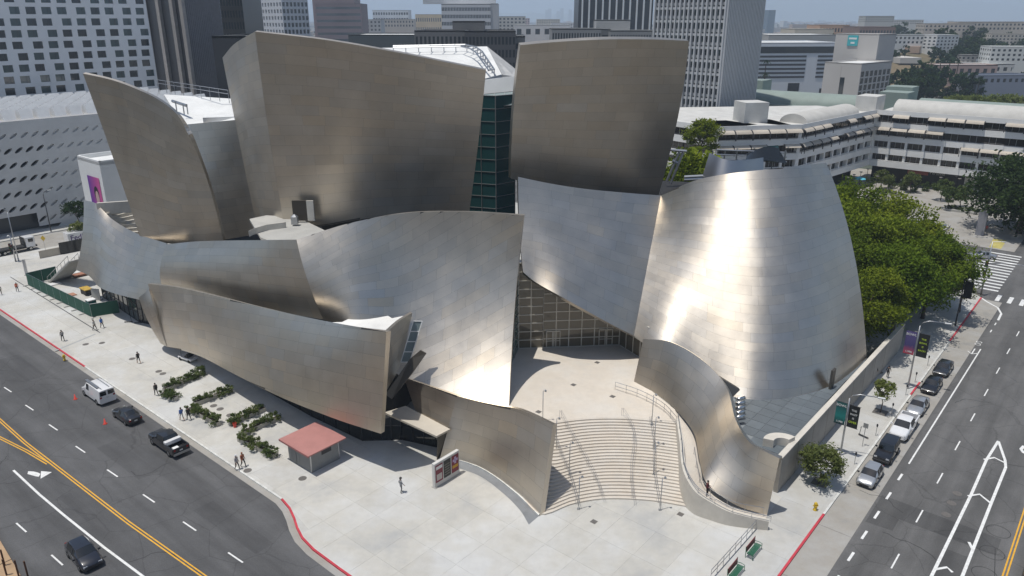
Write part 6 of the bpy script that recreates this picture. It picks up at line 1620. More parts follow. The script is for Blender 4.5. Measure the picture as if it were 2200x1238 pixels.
# ------------------------------------------------------------------ street furniture
M_REDP = flat('red_plastic', (.62, .05, .03), .5); M_YEL = mat('hydrant_yellow', (.62, .42, .03), .5, var=.15, scale=6)
def lamp_post(px, py, h, arm, adir, label, banners=None, z=.13, name='street_lamp', pos=None, m=M_METAL):
    q = pos or Gd(px, py, z); root = empty(name, (q.x, q.y, z), 0, label, 'street lamp')
    b = MB(); b.smooth = True; b.tube([(0, 0, 0), (0, 0, .5)], .14, 8); b.tube([(0, 0, 0), (0, 0, h * .55), (0, 0, h * .92)], [.11, .09, .07], 8); b.build('post', m, root)
    ad = Vector(adir).normalized(); b = MB(); b.smooth = True
    b.tube([Vector((0, 0, h * .9)), Vector((0, 0, h * .97)) + ad * .25, Vector((0, 0, h)) + ad * .9, Vector((0, 0, h * 1.0)) + ad * arm], [.07, .06, .05, .045], 6); b.build('arm', m, root)
    b = MB(); e = Vector((0, 0, h - .03)) + ad * (arm + .3); b.box(e, (.75, .28, .14), math.atan2(ad.y, ad.x)); bevel(b.build('lamp_head', flat('lamp_grey', (.6, .61, .6), .4), root), .04)
    return root
def text_on(root, txt, size, m, M_, name='lettering'):
    o = text_obj(txt, size, m, name, 'CENTER', True); o.parent = root; o.matrix_local = M_; return o
M_BANK = flat('banner_black', (.012, .014, .014), .7); M_LIME = flat('banner_lime', (.45, .60, .05), .6); M_LW = flat('banner_white', (.7, .7, .68), .6)
def banner_mat(nm, ca, cb_, cc, horiz=.5):
    m = bpy.data.materials.new(nm); m.use_nodes = True; N = m.node_tree.nodes; L = m.node_tree.links; tc = N.new('ShaderNodeTexCoord'); sx = N.new('ShaderNodeSeparateXYZ'); rp_ = N.new('ShaderNodeValToRGB')
    L.new(tc.outputs['Generated'], sx.inputs[0]); no = N.new('ShaderNodeTexNoise'); no.inputs['Scale'].default_value = 6; L.new(tc.outputs['Generated'], no.inputs['Vector']); ma = N.new('ShaderNodeMath'); ma.operation = 'MULTIPLY_ADD'; ma.inputs[1].default_value = .25; L.new(no.outputs[0], ma.inputs[0]); L.new(sx.outputs['Z'], ma.inputs[2]); L.new(ma.outputs[0], rp_.inputs[0])
    e = rp_.color_ramp.elements; e[0].color = (*ca, 1); e[0].position = .15; e[1].color = (*cc, 1); e[1].position = .95; x = e.new(.5); x.color = (*cb_, 1); L.new(rp_.outputs[0], N['Principled BSDF'].inputs['Base Color']); return m
def banners(root, z0, z1, w, left_m, lt, rt):
    """two banners on cross bars, facing the camera side (normal -V), left one pictorial"""
    d = -U2; nrm = -V2; d = U2
    for s, mt, T in ((-1, left_m, lt), (1, M_BANK, rt)):
        o_ = d * (s * .12); b = MB()
        b.obox(o_ + Vector((0, 0, z0)), d * (s * w), nrm * .03, Vector((0, 0, z1 - z0))); ba = b.build('banner', mt, root)
        b = MB(); b.tube([Vector((0, 0, z1 + .03)), d * (s * (w + .2)) + Vector((0, 0, z1 + .03))], .025, 5); b.tube([Vector((0, 0, z0 - .03)), d * (s * (w + .2)) + Vector((0, 0, z0 - .03))], .025, 5); b.build('banner_arms', M_DKMETAL, root) if s == 1 else b.build('banner_arm', M_DKMETAL, root)
        cx = d * (s * (.12 + w / 2)) + nrm * .05
        for (txt, sz, zz, mm) in T:
            ax_ = d; M_ = Matrix(((ax_.x, 0, nrm.x, cx.x), (ax_.y, 0, nrm.y, cx.y), (0, 1, 0, zz), (0, 0, 0, 1))); text_on(root, txt, sz, mm, M_)
TEAL_B = banner_mat('banner_teal', (.01, .05, .05), (.02, .22, .20), (.02, .10, .10)); PURP_B = banner_mat('banner_purple', (.45, .06, .09), (.06, .05, .16), (.10, .08, .22))
L1 = lamp_post(1805, 978, 7.4, 2.6, U2 * .9 + V2 * .3, 'lamp post with teal and black banners beside the round street tree')
banners(L1, 3.6, 6.1, 1.05, TEAL_B, [('BOWL', .36, 5.75, M_LW), ('11PM', .30, 3.85, M_LW)], [('THE', .28, 5.55, M_LW), ('WAIT', .28, 5.1, M_LW), ('IS', .28, 4.65, M_LW), ('OVER', .32, 4.2, M_LIME)])
L2 = lamp_post(1950, 835, 9.3, 2.6, U2 * .9 + V2 * .3, 'lamp post with purple and black banners behind the black sedan')
banners(L2, 4.6, 7.6, 1.2, PURP_B, [('BOWL', .40, 7.2, M_LW), ('11PM', .34, 4.9, M_LW)], [('THE', .30, 6.9, M_LIME), ('BOWL', .30, 6.4, M_LIME), ('IS', .30, 5.9, M_LIME), ('BACK!', .30, 5.4, M_LIME)])
L3 = lamp_post(2052, 700, 8.0, 1.2, U2, 'dark pole with a black banner at the end of the grove', m=M_DKMETAL)
b = MB(); b.obox(U2 * .15 + Vector((0, 0, 4.6)), U2 * 1.1, -V2 * .04, Vector((0, 0, 2.6))); b.build('banner', M_BANK, L3)
lamp_post(40, 560, 10.4, 2.6, -V2 - U2 * .4, 'tall grey lamp pole with curved arms at the far left corner'); lamp_post(110, 498, 9.0, 1.0, V2, 'thin dark lamp pole before the museum veil', m=M_DKMETAL)
# signal poles
def signal(px, py, h, arm_dir, arm, label, z=.13):
    q = Gd(px, py, z); root = empty('traffic_signal', (q.x, q.y, z), 0, label, 'traffic light'); b = MB(); b.smooth = True; b.tube([(0, 0, 0), (0, 0, h)], [.14, .08], 8); b.build('pole', M_METAL, root)
    ad = Vector(arm_dir).normalized(); b = MB(); b.smooth = True; b.tube([Vector((0, 0, h * .6)), Vector((0, 0, h * .66)) + ad * arm * .4, Vector((0, 0, h * .68)) + ad * arm], [.08, .07, .05], 6); b.build('mast_arm', M_METAL, root)
    b = MB(); b.tube([Vector((0, 0, h)), Vector((0, 0, h + .25)) + ad * 1.2], .05, 5); b.build('lamp_arm', M_METAL, root); b = MB(); b.box(Vector((0, 0, h + .27)) + ad * 1.5, (.7, .26, .12), math.atan2(ad.y, ad.x)); b.build('lamp_head', flat('lamp_grey', (.6, .61, .6)), root)
    for e in (Vector((-.3, -.2, h * .42)), Vector((-.3, -.2, h * .60)), Vector((0, 0, h * .68 - .5)) + ad * (arm - .3)):
        b = MB(); b.box(e, (.36, .34, 1.05)); s_ = b.build('signal_head', M_BLKPL, root)
        for k, c in enumerate(((.35, .02, .02), (.35, .2, .02), (.02, .25, .08))):
            b = MB(); b.lathe(e + Vector((0, -.2, .32 - .32 * k)), [(.11, -.01), (.11, .01)], 10); b.build('signal_lens', flat('lens%d' % k, c, .3), root)
    return root
signal(2107, 634, 9.3, U2, 7.0, 'traffic signal pole with a long arm at the crossing'); signal(34, 562, 5.2, V2 * -.5 + U2, .8, 'short signal pole at the far left corner')
# step lamps
b = MB(); b.smooth = True; b.tube([(0, 0, 0), (0, 0, 3.5)], [.05, .04], 6); b.tube([(0, 0, 3.5), (.06, 0, 3.66), (.22, 0, 3.68)], .03, 5); slp = b.mesh('post', M_METAL)
b = MB(); b.lathe((.26, 0, 3.5), [(.05, .2), (.11, .12), (.12, 0)], 10); slh = b.mesh('lamp_head', M_METAL); b = MB(); b.box((0, 0, .03), (.28, .28, .06)); slb = b.mesh('base', M_METAL)
for k, (x, y, lb) in enumerate(((1166, 905, 'step lamp at the top left of the entrance steps'), (1195, 962, 'step lamp on the upper left of the steps beside the steel wall'), (1223, 1019, 'step lamp halfway down the left of the steps'), (1243, 1094, 'step lamp at the bottom left of the steps'), (1400, 912, 'step lamp at the top right of the steps'), (1405, 962, 'step lamp on the upper right of the steps'), (1404, 1020, 'step lamp halfway down the right of the steps'), (1418, 1096, 'step lamp at the bottom right of the steps'))):
    p = on_steps(x, y); r_ = empty('step_lamp', p, 0, lb, 'lamp', 'lamps on the entrance steps')
    for nm, me in (('post', slp), ('lamp_head', slh), ('base', slb)): link(nm, me, r_)
# hydrants
b = MB(); b.smooth = True; b.lathe((0, 0, 0), [(.17, 0), (.17, .05), (.11, .08), (.11, .5), (.15, .52), (.14, .6), (.08, .7), (.03, .74)], 12); hyb = b.mesh('barrel', M_YEL)
b = MB(); b.tube([(-.2, 0, .42), (.2, 0, .42)], .06, 8); b.tube([(0, -.19, .40), (0, 0, .40)], .075, 8); hyn = b.mesh('nozzles', M_YEL)
for x, y, lb in ((139, 774, 'small yellow hydrant near the red avenue kerb'), (1751, 1096, 'yellow hydrant beside the round street tree')):
    p = Gd(x, y, Z); r_ = empty('fire_hydrant', p, 0, lb, 'hydrant'); r_.scale = (1.2, 1.2, 1.2); link('barrel', hyb, r_); link('nozzles', hyn, r_)
# parking meters
b = MB(); b.tube([(0, 0, 0), (0, 0, 1.1)], .035, 6); pmp = b.mesh('post', M_METAL); b = MB(); b.lathe((0, 0, 1.1), [(.06, 0), (.10, .12), (.10, .28), (.06, .36)], 8); pmh = b.mesh('meter_head', M_DKMETAL)
for k, (u, v) in enumerate(((-.45, 42.0), (-.45, 49.5), (-.45, 55.8), (-.45, 62.0), (-.45, 66.5), (-.45, 73))):
    r_ = empty('parking_meter', W(u, v, Z), 0, ('parking meter beside the black off-roader', 'parking meter by the white pickup bonnet', 'parking meter next to the thin street tree', 'parking meter at the short red kerb', 'parking meter by the glossy black sedan', 'parking meter in the grove shade')[k], 'parking meter', 'parking meters along the street kerb'); link('post', pmp, r_); link('meter_head', pmh, r_)
r_ = empty('parking_sign', W(-.9, 46.2, Z), 0, 'grey parking sign plate on a thin post by the off-roader', 'sign'); b = MB(); b.tube([(0, 0, 0), (0, 0, 2.8)], .035, 6); b.build('post', M_METAL, r_); b = MB(); b.box((0, 0, 2.55), (.5, .03, .55), HU); b.build('sign_plate', flat('sign_back', (.35, .36, .36), .5, .6), r_)
# benches
M_BGREEN = flat('bench_green', (.02, .13, .07), .5); M_BRED = flat('bench_panel_red', (.17, .03, .035), .6)
for k, (v, lb) in enumerate(((21.9, 'green bench with a red advert back by the ramp railing'), (18.3, 'green bench cut by the lower border'))):
    r_ = empty('street_bench', W(-2.75, v, Z), HV, lb, 'bench', 'benches on the street pavement')
    for i in range(5): b = MB(); b.box((0, -.22 + .11 * i, .45), (1.9, .08, .05)); b.build('seat_slat', M_BGREEN, r_)
    b = MB(); b.box((0, .36, .78), (1.8, .05, .62)); b.build('backrest', M_BRED, r_)
    for s in (-.95, .95):
        b = MB(); b.tube([(s, -.3, 0), (s, -.3, .62), (s, .0, .68), (s, .34, .62)], .03, 5); b.tube([(s, .34, 0), (s, .38, 1.1)], .03, 5); b.build('end_frame', M_BGREEN, r_)
b = MB(); a_, e_ = W(-4.15, 16.5, Z), W(-4.0, 25.6, Z)
for h_ in (.55, 1.0): b.tube([a_ + Vector((0, 0, h_)), e_ + Vector((0, 0, h_))], .03, 5)
for k in range(9): p = a_.lerp(e_, k / 8); b.tube([p, p + Vector((0, 0, 1))], .028, 5)
b.build('pavement_railing', M_METAL, label='straight metal railing behind the green benches', cat='railing')
# planters with shrubs
SH = [crown_mesh('shrub', 90 + k, .66, .46, 11, 760, .09, M_LEAFO, csize=.44) for k in range(3)]
b = MB(); b.box((0, 0, .26), (1.22, .46, .52)); plm = b.mesh('planter_box', mat('planter_concrete', (.42, .40, .35), .85, var=.15, scale=2)); b = MB(); b.box((0, 0, .525), (1.12, .36, .02)); plsoil = b.mesh('soil', mat('soil', (.05, .035, .025), .9))
runs = [((-72.3, 9.3), (-71.2, 3.2), 'outer'), ((-70.4, 2.75), (-67.9, 3.2), 'outer'), ((-64.9, 8.9), (-65.0, 3.9), 'middle'), ((-64.2, 3.0), (-58.4, 3.3), 'middle'), ((-57.6, 4.2), (-57.5, 8.7), 'middle'), ((-54.4, 8.6), (-54.5, 4.1), 'kiosk'), ((-53.8, 3.1), (-47.7, 3.7), 'kiosk')]
pk = 0
for a_, e_, nm in runs:
    A3, E3 = Vector((*a_, 0)), Vector((*e_, 0)); L_ = (E3 - A3).length; n_ = max(2, round(L_ / 1.28)); d_ = (E3 - A3).normalized()
    for k in range(n_):
        c = A3 + d_ * (L_ * (k + .5) / n_); pk += 1
        lb = {'outer': 'pale shrub planter in the row farthest from the kiosk', 'middle': 'pale shrub planter in the middle U-shaped row', 'kiosk': 'pale shrub planter in the row nearest the kiosk'}[nm]
        r_ = empty('shrub_planter', W(c.x, c.y, Z), UA + math.atan2(d_.y, d_.x), lb, 'planter', 'shrub planters %s row' % nm)
        link('planter_box', plm, r_); link('soil', plsoil, r_); s_ = link('shrub', SH[pk % 3], r_); s_.location = (0, 0, .62); s_.rotation_euler = (0, 0, pk * 1.1); k_ = .95 + .4 * ((pk * 7) % 5) / 5; s_.scale = (k_, k_ * .85, k_ * 1.1)
for nm_, tx_ in (('outer', 'in the row farthest from the kiosk'), ('middle', 'in the middle U-shaped row'), ('kiosk', 'in the row nearest the kiosk')): number_labels('shrub planters %s row' % nm_, '{} shrub planter from the left ' + tx_)
p = Gd(505, 918, Z); r_ = empty('red_bucket', p, 0, 'red bucket standing between two planter rows', 'bucket'); b = MB(); b.lathe((0, 0, 0), [(.16, 0), (.22, .55), (.20, .55), (.15, .05)], 12); b.build('pail', M_REDP, r_)
# kiosk
kc = W(-44.35, 6.25, Z); kr = empty('ticket_kiosk', kc, UA, 'square grey kiosk with a flat red roof', 'kiosk')
b = MB(); b.box((0, 0, 1.2), (3.9, 3.5, 2.4)); b.build('wall', mat('kiosk_grey', (.25, .255, .25), .7, var=.08, scale=1), kr); b = MB(); b.box((0, 0, 2.46), (5.15, 4.7, .14)); b.build('roof', mat('kiosk_red', (.40, .185, .165), .6, var=.08, scale=.8), kr)
for s in (-1, 1): b = MB(); b.box((s * .97, -1.76, 1.2), (1.85, .03, 2.1)); b.build('shutter', mat('shutter_grey', (.21, .215, .21), .6, var=.05), kr)
for x, y in ((-1.93, -1.73), (1.93, -1.73), (1.93, 1.73)): b = MB(); b.box((x, y, 1.2), (.1, .1, 2.38)); b.build('corner_post', M_METAL, kr)
b = MB(); b.box((-1.0, -1.79, 1.05), (.9, .04, 2.0)); b.build('door', mat('kiosk_door', (.17, .175, .175), .6, var=.05), kr)
b = MB(); b.box((1.97, .2, 1.75), (.04, 1.2, .5)); b.build('vent_grille', M_DKMETAL, kr)
b = MB(); b.box((0, -2.37, 2.42), (5.15, .05, .2)); b.build('fascia', mat('kiosk_fascia', (.30, .12, .11), .6), kr)
# poster stand
sr = empty('poster_stand', W(-31.0, 12.5, Z), 0, 'white three-poster stand on the plaza', 'sign'); b = MB(); b.obox(-V2 * 1.75 - U2 * .18, V2 * 3.5, U2 * .36, Vector((0, 0, 2.75))); bevel(b.build('frame', mat('stand_white', (.60, .59, .56), .7, var=.06), sr), .03)
M_MAR = mat('poster_maroon', (.20, .02, .04), .5, var=.15, scale=3); M_PBK = mat('poster_black', (.025, .024, .022), .5, var=.5, scale=7); M_LIL = flat('poster_lilac', (.55, .42, .62), .5); M_PYE = flat('poster_yellow', (.70, .42, .02), .5)
for k, m in enumerate((M_MAR, M_PBK, M_MAR)):
    b = MB(); b.obox(V2 * (-1.62 + 1.12 * k) + U2 * .19 + Vector((0, 0, .55)), V2 * .98, U2 * .02, Vector((0, 0, 1.95))); b.build('poster', m, sr)
def pbar(v0, v1, z0, z1, m): b = MB(); b.obox(V2 * v0 + U2 * .215 + Vector((0, 0, z0)), V2 * (v1 - v0), U2 * .012, Vector((0, 0, z1 - z0))); b.build('poster_print', m, sr)
pbar(.98, 1.24, 1.55, 2.3, M_LIL); pbar(.76, 1.46, 1.78, 2.06, M_LIL)
for k in range(5): pbar(.72 + .16 * k, .83 + .16 * k, 1.05, 1.38, M_PYE)
pbar(-1.55, -.72, 2.0, 2.35, M_WHITE); pbar(-1.5, -.78, .75, 1.45, flat('poster_paper', (.5, .45, .42), .6))
for k in range(5): pbar(-.42 + .04 * (k % 2), .36 - .05 * (k % 3), .85 + .28 * k, .93 + .28 * k, flat('poster_text', (.22, .21, .18), .6))
b = MB(); b.obox(-V2 * 1.8 - U2 * .3, V2 * 3.6, U2 * .6, Vector((0, 0, .06))); b.build('base', M_CONC, sr)
# cones, scooters
b = MB(); b.smooth = True; b.lathe((0, 0, 0), [(.17, .04), (.15, .05), (.03, .7), (.01, .7)], 12); cnm = b.mesh('cone_body', M_REDP); b = MB(); b.box((0, 0, .02), (.38, .38, .04)); cnb = b.mesh('cone_base', M_REDP)
for x, y, lb in ((162, 858, 'red traffic cone beside the white van'), (226, 911, 'red traffic cone beside the black sedan')): r_ = empty('traffic_cone', Gd(x, y, .01), 0, lb, 'cone'); link('cone_body', cnm, r_); link('cone_base', cnb, r_)
for pos, rz, lb in ((Gd(276, 693, Z), .2, 'left electric scooter under the low left sail'), (Gd(297, 695, Z), .2, 'right electric scooter under the low left sail'), (W(-1.4, 48.3, Z), 2.2, 'electric scooter by the parking sign')):
    r_ = empty('electric_scooter', pos, rz, lb, 'scooter'); b = MB(); b.box((0, 0, .14), (.9, .16, .06)); b.build('deck', M_BLKPL, r_); b = MB(); b.tube([(.48, 0, .12), (.40, 0, 1.12)], .03, 6); b.build('stem', M_BLKPL, r_); b = MB(); b.tube([(.40, -.25, 1.12), (.40, .25, 1.12)], .02, 5); b.build('handlebar', M_BLKPL, r_)
    for x in (-.48, .5): w = link('wheel', WH[0], r_); w.location = (x, 0, .11); w.scale = (.33, .3, .33)
# covers
M_IRON = mat('cast_iron', (.13, .12, .11), .7, var=.2, scale=5)
b = MB(); b.lathe((0, 0, 0), [(.42, 0), (.42, .006), (.40, .007)], 20); b.mi = 0
for k in range(3): pass
mhm = b.mesh('manhole_cover', M_IRON); b = MB(); b.box((0, 0, .004), (.55, .55, .008)); sqm = b.mesh('drain_cover', M_IRON)
pv = [(184, 740), (219, 737), (284, 771), (341, 798), (350, 803), (459, 872), (473, 879), (494, 892), (532, 1011), (650, 1028), (1890, 800)]
for x, y in pv: link('manhole_cover', mhm, pave, loc=Gd(x, y, .132))
for u, v in ((8.88, 43.4), (8.79, 41.3), (8.8, 39.0)): link('manhole_cover', mhm, street, loc=W(u, v, .016))
for x, y in ((1276, 1121), (1462, 1105)): link('drain_cover', sqm, pave, loc=Gd(x, y, .132), rz=UA)
for x, y in ((1283, 779), (1232, 827), (1316, 852), (1157, 885)): q = hobj(link('drain_cover', sqm, None)); q.location = Gd(x, y, 4.003); q.rotation_euler = (0, 0, UA)
for u, v in ((-2.0, 36.4), (-1.6, 55.5)): b = MB(); b.box((0, 0, .005), (1.5, 1.5, .012)); o = b.build('tree_grate', M_IRON, pave); o.location = W(u, v, .13); o.rotation_euler = (0, 0, UA)
# stained paving patches and trench lines
M_STAIN = mat('patched_concrete', (.34, .35, .35), .85, var=.12, scale=.5)
for P in ([(-96.5, 9.9), (-92.5, 10.2), (-91, 13.4), (-95, 13.8)],):
    pass
def strip_line(a_, e_, w, m, nm='pavement_joint'): 
    p, q = Vector(a_), Vector(e_); d_ = (q - p).normalized(); n_ = Vector((-d_.y, d_.x, 0)) * w / 2; b = MB(); b.poly([p - n_, q - n_, q + n_, p + n_]); b.build(nm, m, pave)
strip_line(Gd(22, 595, .134), Gd(215, 715, .134), .14, M_DKMETAL); strip_line(Gd(118, 754, .134), Gd(205, 718, .134), .35, M_STAIN)

# ------------------------------------------------------------------ construction corner at the left
M_MESH = mat('green_mesh', (.018, .085, .055), .9, var=.12, scale=.8)
fpts = [Gd(120, 603, Z), Gd(62, 618, Z), Gd(110, 648, Z), Gd(160, 676, Z), Gd(205, 690, Z), Gd(257, 682, Z)]
fpts = [W(-128.4, 12.0, Z), W(-128.2, 7.2, Z), W(-120, 7.4, Z), W(-112, 7.7, Z), W(-104, 8.0, Z), W(-102.6, 11.6, Z)]
fr = empty('mesh_fence', fpts[2], 0, 'green mesh construction fence on the avenue pavement', 'fence'); fi = Matrix.Translation(-Vector(fr.location))
def fp(o): o.parent = fr; o.matrix_parent_inverse = fi; return o
for a_, e_ in zip(fpts[:-1], fpts[1:]):
    L_ = (e_ - a_).length; n_ = max(1, round(L_ / 2.9))
    for k in range(n_):
        p, q = a_.lerp(e_, k / n_), a_.lerp(e_, (k + 1) / n_); d_, w_, nn = face_dir(p, q)
        b = MB(); b.obox(p + Vector((0, 0, .12)), q - p, nn * .02, Vector((0, 0, 2.1))); fp(b.build('mesh_panel', M_MESH))
        b = MB(); b.tube([p, p + Vector((0, 0, 2.3))], .03, 5); fp(b.build('fence_post', M_METAL)); b = MB(); b.box(p + nn * .35 + Vector((0, 0, .08)), (.25, .9, .12), math.atan2(d_.y, d_.x)); fp(b.build('fence_foot', M_CONC))
        b = MB(); b.tube([p + Vector((0, 0, 2.25)), q + Vector((0, 0, 2.25))], .025, 4); fp(b.build('top_rail', M_METAL))
def crate(px, py, size, m, lb, nm, cat, rz=0.0, z=Z):
    p = Gd(px, py, z); r_ = empty(nm, p, rz, lb, cat); return r_
r_ = crate(200, 672, None, None, 'green portable toilet with a white roof behind the mesh fence', 'portable_toilet', 'toilet', UA); b = MB(); b.box((0, 0, 1.05), (1.2, 1.2, 2.1)); bevel(b.build('cabin', flat('toilet_green', (.02, .14, .11), .5), r_), .05); b = MB(); b.box((0, 0, 2.2), (1.25, 1.25, .2)); bevel(b.build('roof', M_WHITE, r_), .06); b = MB(); b.box((.35, -.61, 1.05), (.7, .03, 1.8)); b.build('door', flat('toilet_green2', (.03, .18, .14), .5), r_)
for x, y, c, lb, w_ in ((152, 593, (.62, .62, .60), 'white board lying on the construction deck', 3.0), (178, 592, (.35, .16, .10), 'rust brown board stack beside the white board', 3.4), (112, 612, (.65, .65, .64), 'white sheet behind the mesh fence', 2.6), (150, 635, (.40, .20, .13), 'small terracotta board on the fenced pavement', 1.7)):
    r_ = empty('board_stack', Gd(x, y, Z), HV, lb, 'boards')
    for k in range(3): b = MB(); b.box((.03 * k, .02 * k, .45 - .1 * k if y < 600 else .10 - .04 * k), (w_, 1.5, .08)); b.build('board', mat('board%s' % (c,), c, .8, var=.1), r_)
    if y < 600:
        for sx in (-1, 1): b = MB(); b.box((sx * w_ * .35, 0, .12), (.15, 1.3, .22)); b.build('bearer', M_BARK, r_)
r_ = empty('material_cart', Gd(187, 632, Z), HU, 'yellow topped material cart in the sail shade', 'cart'); b = MB(); b.box((0, 0, 1.0), (2.4, 1.3, .15)); b.build('deck', mat('cart_yellow', (.50, .33, .06), .6, var=.2, scale=2), r_); b = MB(); b.box((0, 0, .55), (2.1, 1.1, .7)); b.build('frame', M_BLKPL, r_)
for x in (-.8, .8):
    for s in (1, -1): w = link('wheel', WH[0], r_); w.location = (x, s * .5, .2); w.scale = (.6, .6, .6)
r_ = empty('display_board', Gd(208, 645, Z), HU + .5, 'grey upright panel leaning by the glass wall', 'panel'); b = MB(); b.box((0, 0, 1.0), (1.5, .1, 2.0)); b.build('panel', mat('panel_grey', (.40, .40, .38), .7), r_); b = MB(); b.box((0, .3, .05), (1.3, .8, .1)); b.build('foot', M_METAL, r_)
# stair with rails to the upper garden
sr_ = empty('garden_stair', Gd(130, 598, Z), 0, 'long pale outdoor stair with metal rails at far left', 'stairs'); si = Matrix.Translation(-Vector(sr_.location))
def sp(o): o.parent = sr_; o.matrix_parent_inverse = si; return o
A3, E3 = Gd(128, 600, Z), Gd(172, 556, 5.2); dd = E3 - A3; ax_ = Vector((dd.x, dd.y, 0)).normalized(); sd_ = Vector((ax_.y, -ax_.x, 0)); NS = 22
for k in range(NS):
    t0 = k / NS; p = Vector((A3.x + dd.x * t0, A3.y + dd.y * t0, 0)); zz = Z + (E3.z - Z) * (k + 1) / NS; b = MB(); b.obox(p - sd_ * 1.6 + Vector((0, 0, max(0, zz - .32))), ax_ * (Vector((dd.x, dd.y, 0)).length / NS + .04), sd_ * 3.6, Vector((0, 0, min(zz, .32)))); sp(b.build('stair_step', M_CONC))
for s in (-1.6, .2, 2.0):
    b = MB(); b.tube([A3 + sd_ * s + Vector((0, 0, 1)), E3 + sd_ * s + Vector((0, 0, 1))], .05, 5)
    for k in range(7): p = A3.lerp(E3, k / 6) + sd_ * s; b.tube([p, p + Vector((0, 0, 1))], .04, 4)
    sp(b.build('handrail', M_METAL))
b = MB(); a_, e_ = Gd(86, 556, Z), Gd(176, 538, Z); b.obox(a_, e_ - a_, Vector((.2, .5, 0)), Vector((0, 0, 1.5))); wl2 = b.build('planter_wall', mat('beige_wall', (.42, .38, .32), .8, var=.08), label='low beige wall beside the side street', cat='wall')
for k in range(3):
    p = a_.lerp(e_, .52 + .17 * k); b = MB(); b.obox(p + Vector((-.1, -.35, 0)), (e_ - a_).normalized() * 1.8, Vector((.05, .15, 0)), Vector((0, 0, 2.4))); b.build('poster_panel', M_PBK, wl2)
r_ = empty('wayfinding_post', Gd(58, 592, Z), 0, 'grey metal wayfinding post on the far left pavement', 'post'); b = MB(); b.box((0, 0, 1.5), (.45, .25, 3.0)); bevel(b.build('panel', M_METAL, r_), .03); b = MB(); b.box((0, 0, .05), (.7, .5, .1)); b.build('base', M_METAL, r_)
r_ = empty('warning_sign', Gd(98, 538, Z), 0, 'yellow diamond warning sign on the side street', 'sign'); b = MB(); b.tube([(0, 0, 0), (0, 0, 2.4)], .04, 5); b.build('post', M_METAL, r_); b = MB(); b.poly([(0, -.03, 1.9), (.5, -.03, 2.5), (0, -.03, 3.1), (-.5, -.03, 2.5)]); b.poly([(0, .0, 1.9), (-.5, .0, 2.5), (0, .0, 3.1), (.5, .0, 2.5)]); b.build('sign_plate', flat('sign_yellow', (.62, .42, .03), .5), r_)
# deck posts at the lower left corner
for k, (x, y) in enumerate(((12, 1236), (38, 1238), (8, 1215), (58, 1240))):
    p = Gd(x, y, .35); b = MB(); b.obox(p, U2 * .12, V2 * .12, Vector((0, 0, 1.6))); o = b.build('deck_post', flat('rust_brown', (.09, .04, .02), .7), dk)
for k in range(6): p, q = W(-66 + 5 * k, -19.3 - .25 * k, .36), W(-66 + 5 * k, -26, .36); d_ = Vector((0, 0, .01)); b = MB(); b.obox(p, q - p, U2 * .06, Vector((0, 0, .02))); b.build('deck_joint', M_BARK, dk)

# ------------------------------------------------------------------ the square beyond the crossing
b = MB(); b.tube([(0, 0, 0), (0, 0, 4.2)], .06, 6); qlp = b.mesh('post', M_DKMETAL); b = MB(); b.lathe((0, 0, 4.2), [(.08, -.25), (.45, .0), (.42, .06), (.05, .1)], 10); qlh = b.mesh('lamp_head', flat('lamp_bronze', (.16, .15, .14), .6))
for k, (x, y) in enumerate(((1818, 415), (1830, 408), (1845, 402), (1860, 395), (1880, 412), (1893, 405), (1950, 400), (1945, 392), (1990, 400), (2015, 415), (2055, 418), (2048, 412), (2075, 425), (2085, 432), (2100, 450), (2092, 462), (2108, 440), (2080, 470))):
    r_ = empty('square_lamp', Gd(x, y, .12), 0, 'small mushroom lamp standing on the far square', 'lamp', 'mushroom lamps on the far square'); link('post', qlp, r_); link('lamp_head', qlh, r_)
number_labels('mushroom lamps on the far square', '{} small mushroom lamp from the left on the far square')
r_ = empty('parasol', Gd(1843, 402, .12), 0, 'bright blue parasol on the far square', 'parasol'); b = MB(); b.tube([(0, 0, 0), (0, 0, 2.6)], .04, 5); b.build('pole', M_METAL, r_); b = MB(); b.lathe((0, 0, 2.3), [(1.8, 0), (1.75, .05), (.05, .7)], 8); b.build('canopy', flat('parasol_blue', (.10, .48, .62), .7), r_)
for k, (x, y, s, lb) in enumerate(((1867, 400, 1.0, 'round shrub on the far square nearest the blue parasol'), (1911, 405, 1.3, 'tall dark conifer-like shrub on the far square'), (1938, 408, 1.1, 'shrub pair on the far square beside the cafe'), (1985, 410, 1.0, 'low shrub on the far square under the white kiosk'), (2045, 425, 1.0, 'shrub on the far square near the dark tree'), (2065, 428, .9, 'small shrub nearest the dark tree on the square'), (1960, 412, .9, 'low bush before the cafe front'))):
    r_ = empty('square_shrub', Gd(x, y, .12), 0, lb, 'shrub'); c = link('foliage', SH[k % 3], r_); c.scale = (1.9 * s, 1.9 * s, 3.2 * s); c.location = (0, 0, 1.0 * s); b = MB(); b.lathe((0, 0, 0), [(.5, 0), (.6, .6), (.5, .6)], 10); b.build('pot', M_CONC, r_)
r_ = empty('raised_bed', W(-22, 150, .12), UA, 'pale stepped raised bed on the far square behind the grove', 'planter'); b = MB(); b.box((0, 0, .3), (16, 8, .6)); bevel(b.build('kerb_wall', M_CONC, r_), .05); b = MB(); b.box((0, 0, .62), (15, 7, .06)); b.build('soil', M_SLATE, r_)
r_ = empty('sign_pylon', Gd(2104, 505, .12), HV, 'grey and orange lettered pylon at the corner of the square', 'sign'); b = MB(); b.box((0, 0, 2.6), (.9, 1.6, 5.2)); b.build('body', mat('pylon_grey', (.25, .25, .27), .6), r_)
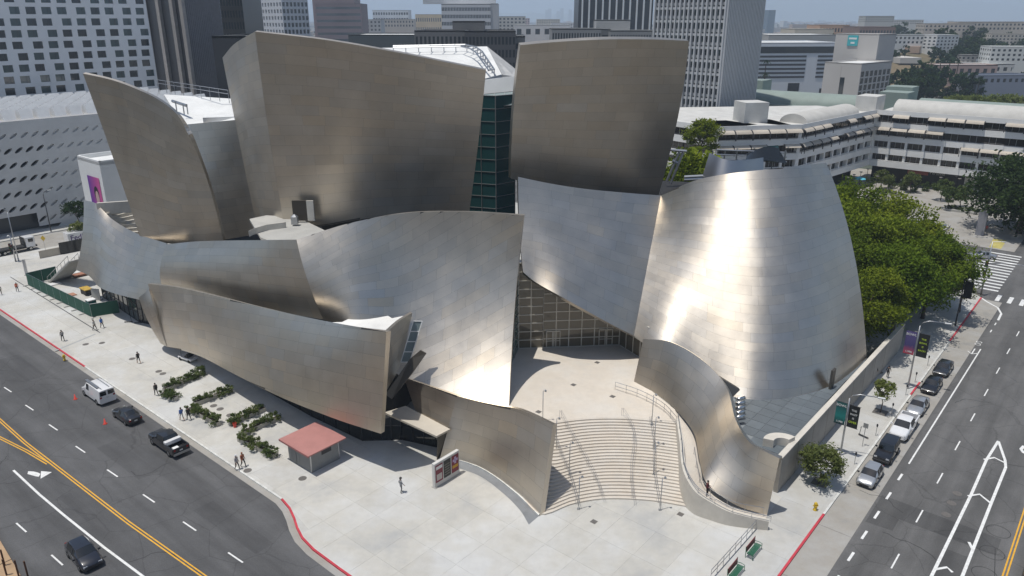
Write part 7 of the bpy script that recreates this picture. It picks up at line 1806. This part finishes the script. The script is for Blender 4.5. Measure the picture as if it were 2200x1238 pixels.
for k, c in enumerate(((.65, .10, .03), (.03, .03, .03), (.65, .10, .03))): b = MB(); b.box((.47, 0, 1.0 + 1.5 * k), (.05, 1.4, 1.3)); b.build('pylon_panel', flat('pyl%d' % k, c, .5), r_)
b = MB(); b.poly([W(-4.5, 142, .13), W(-2.4, 142, .13), W(-2.6, 150, .13), (W(-5, 150, .13))]); b.build('painted_patch', mat('yellow_patch', (.46, .40, .13), .8, var=.2, scale=.5), [o for o in bpy.data.objects if o.name == 'square_pavement'][0])

for k, (x, y, c, lb) in enumerate(((1900, 398, (.3, .05, .05), 'person in red on the far square'), (1935, 396, (.5, .5, .5), 'person in grey near the cafe on the far square'), (1975, 402, (.04, .04, .04), 'person in black near the cafe on the far square'), (1852, 412, (.03, .03, .03), 'person in black beside the blue parasol'), (2118, 500, (.5, .06, .03), 'person in red at the square corner pylon'))):
    person(x, y, .12, k, c, (.04, .04, .05), lb)
for k, (u, v, w_, d_) in enumerate(((-30, 168, 9, 3), (-15, 172, 8, 3), (-33, 180, 6, 2.4))):
    r_ = empty('garden_bed', W(u, v, .12), UA, ('low hedge bed on the far square at left', 'low hedge bed on the far square at right', 'low hedge bed on the far square nearest the terraces')[k], 'planter'); b = MB(); b.box((0, 0, .25), (w_, d_, .5)); b.build('kerb_wall', M_CONC, r_)
    for j in range(int(w_ / 1.3)): q = link('shrub', SH[j % 3], r_); q.location = (-w_ / 2 + .8 + 1.25 * j, 0, .65); q.scale = (1.3, 1.6, 1.3)
# ------------------------------------------------------------------ haze: one closed box of even, thin air
hzb = MB(); hzb.box((0, 5000, 349), (33000, 43000, 702))
mz = bpy.data.materials.new('haze_air'); mz.use_nodes = True; nt = mz.node_tree
for n_ in list(nt.nodes):
    if n_.type == 'BSDF_PRINCIPLED': nt.nodes.remove(n_)
pv = nt.nodes.new('ShaderNodeVolumePrincipled'); pv.inputs['Density'].default_value = HAZE; pv.inputs['Color'].default_value = (.70, .84, 1.0, 1); pv.inputs['Anisotropy'].default_value = .1
nt.links.new(pv.outputs[0], nt.nodes['Material Output'].inputs['Volume'])
hzb.build('haze', mz, label='thin even haze through the whole scene', kind='stuff')
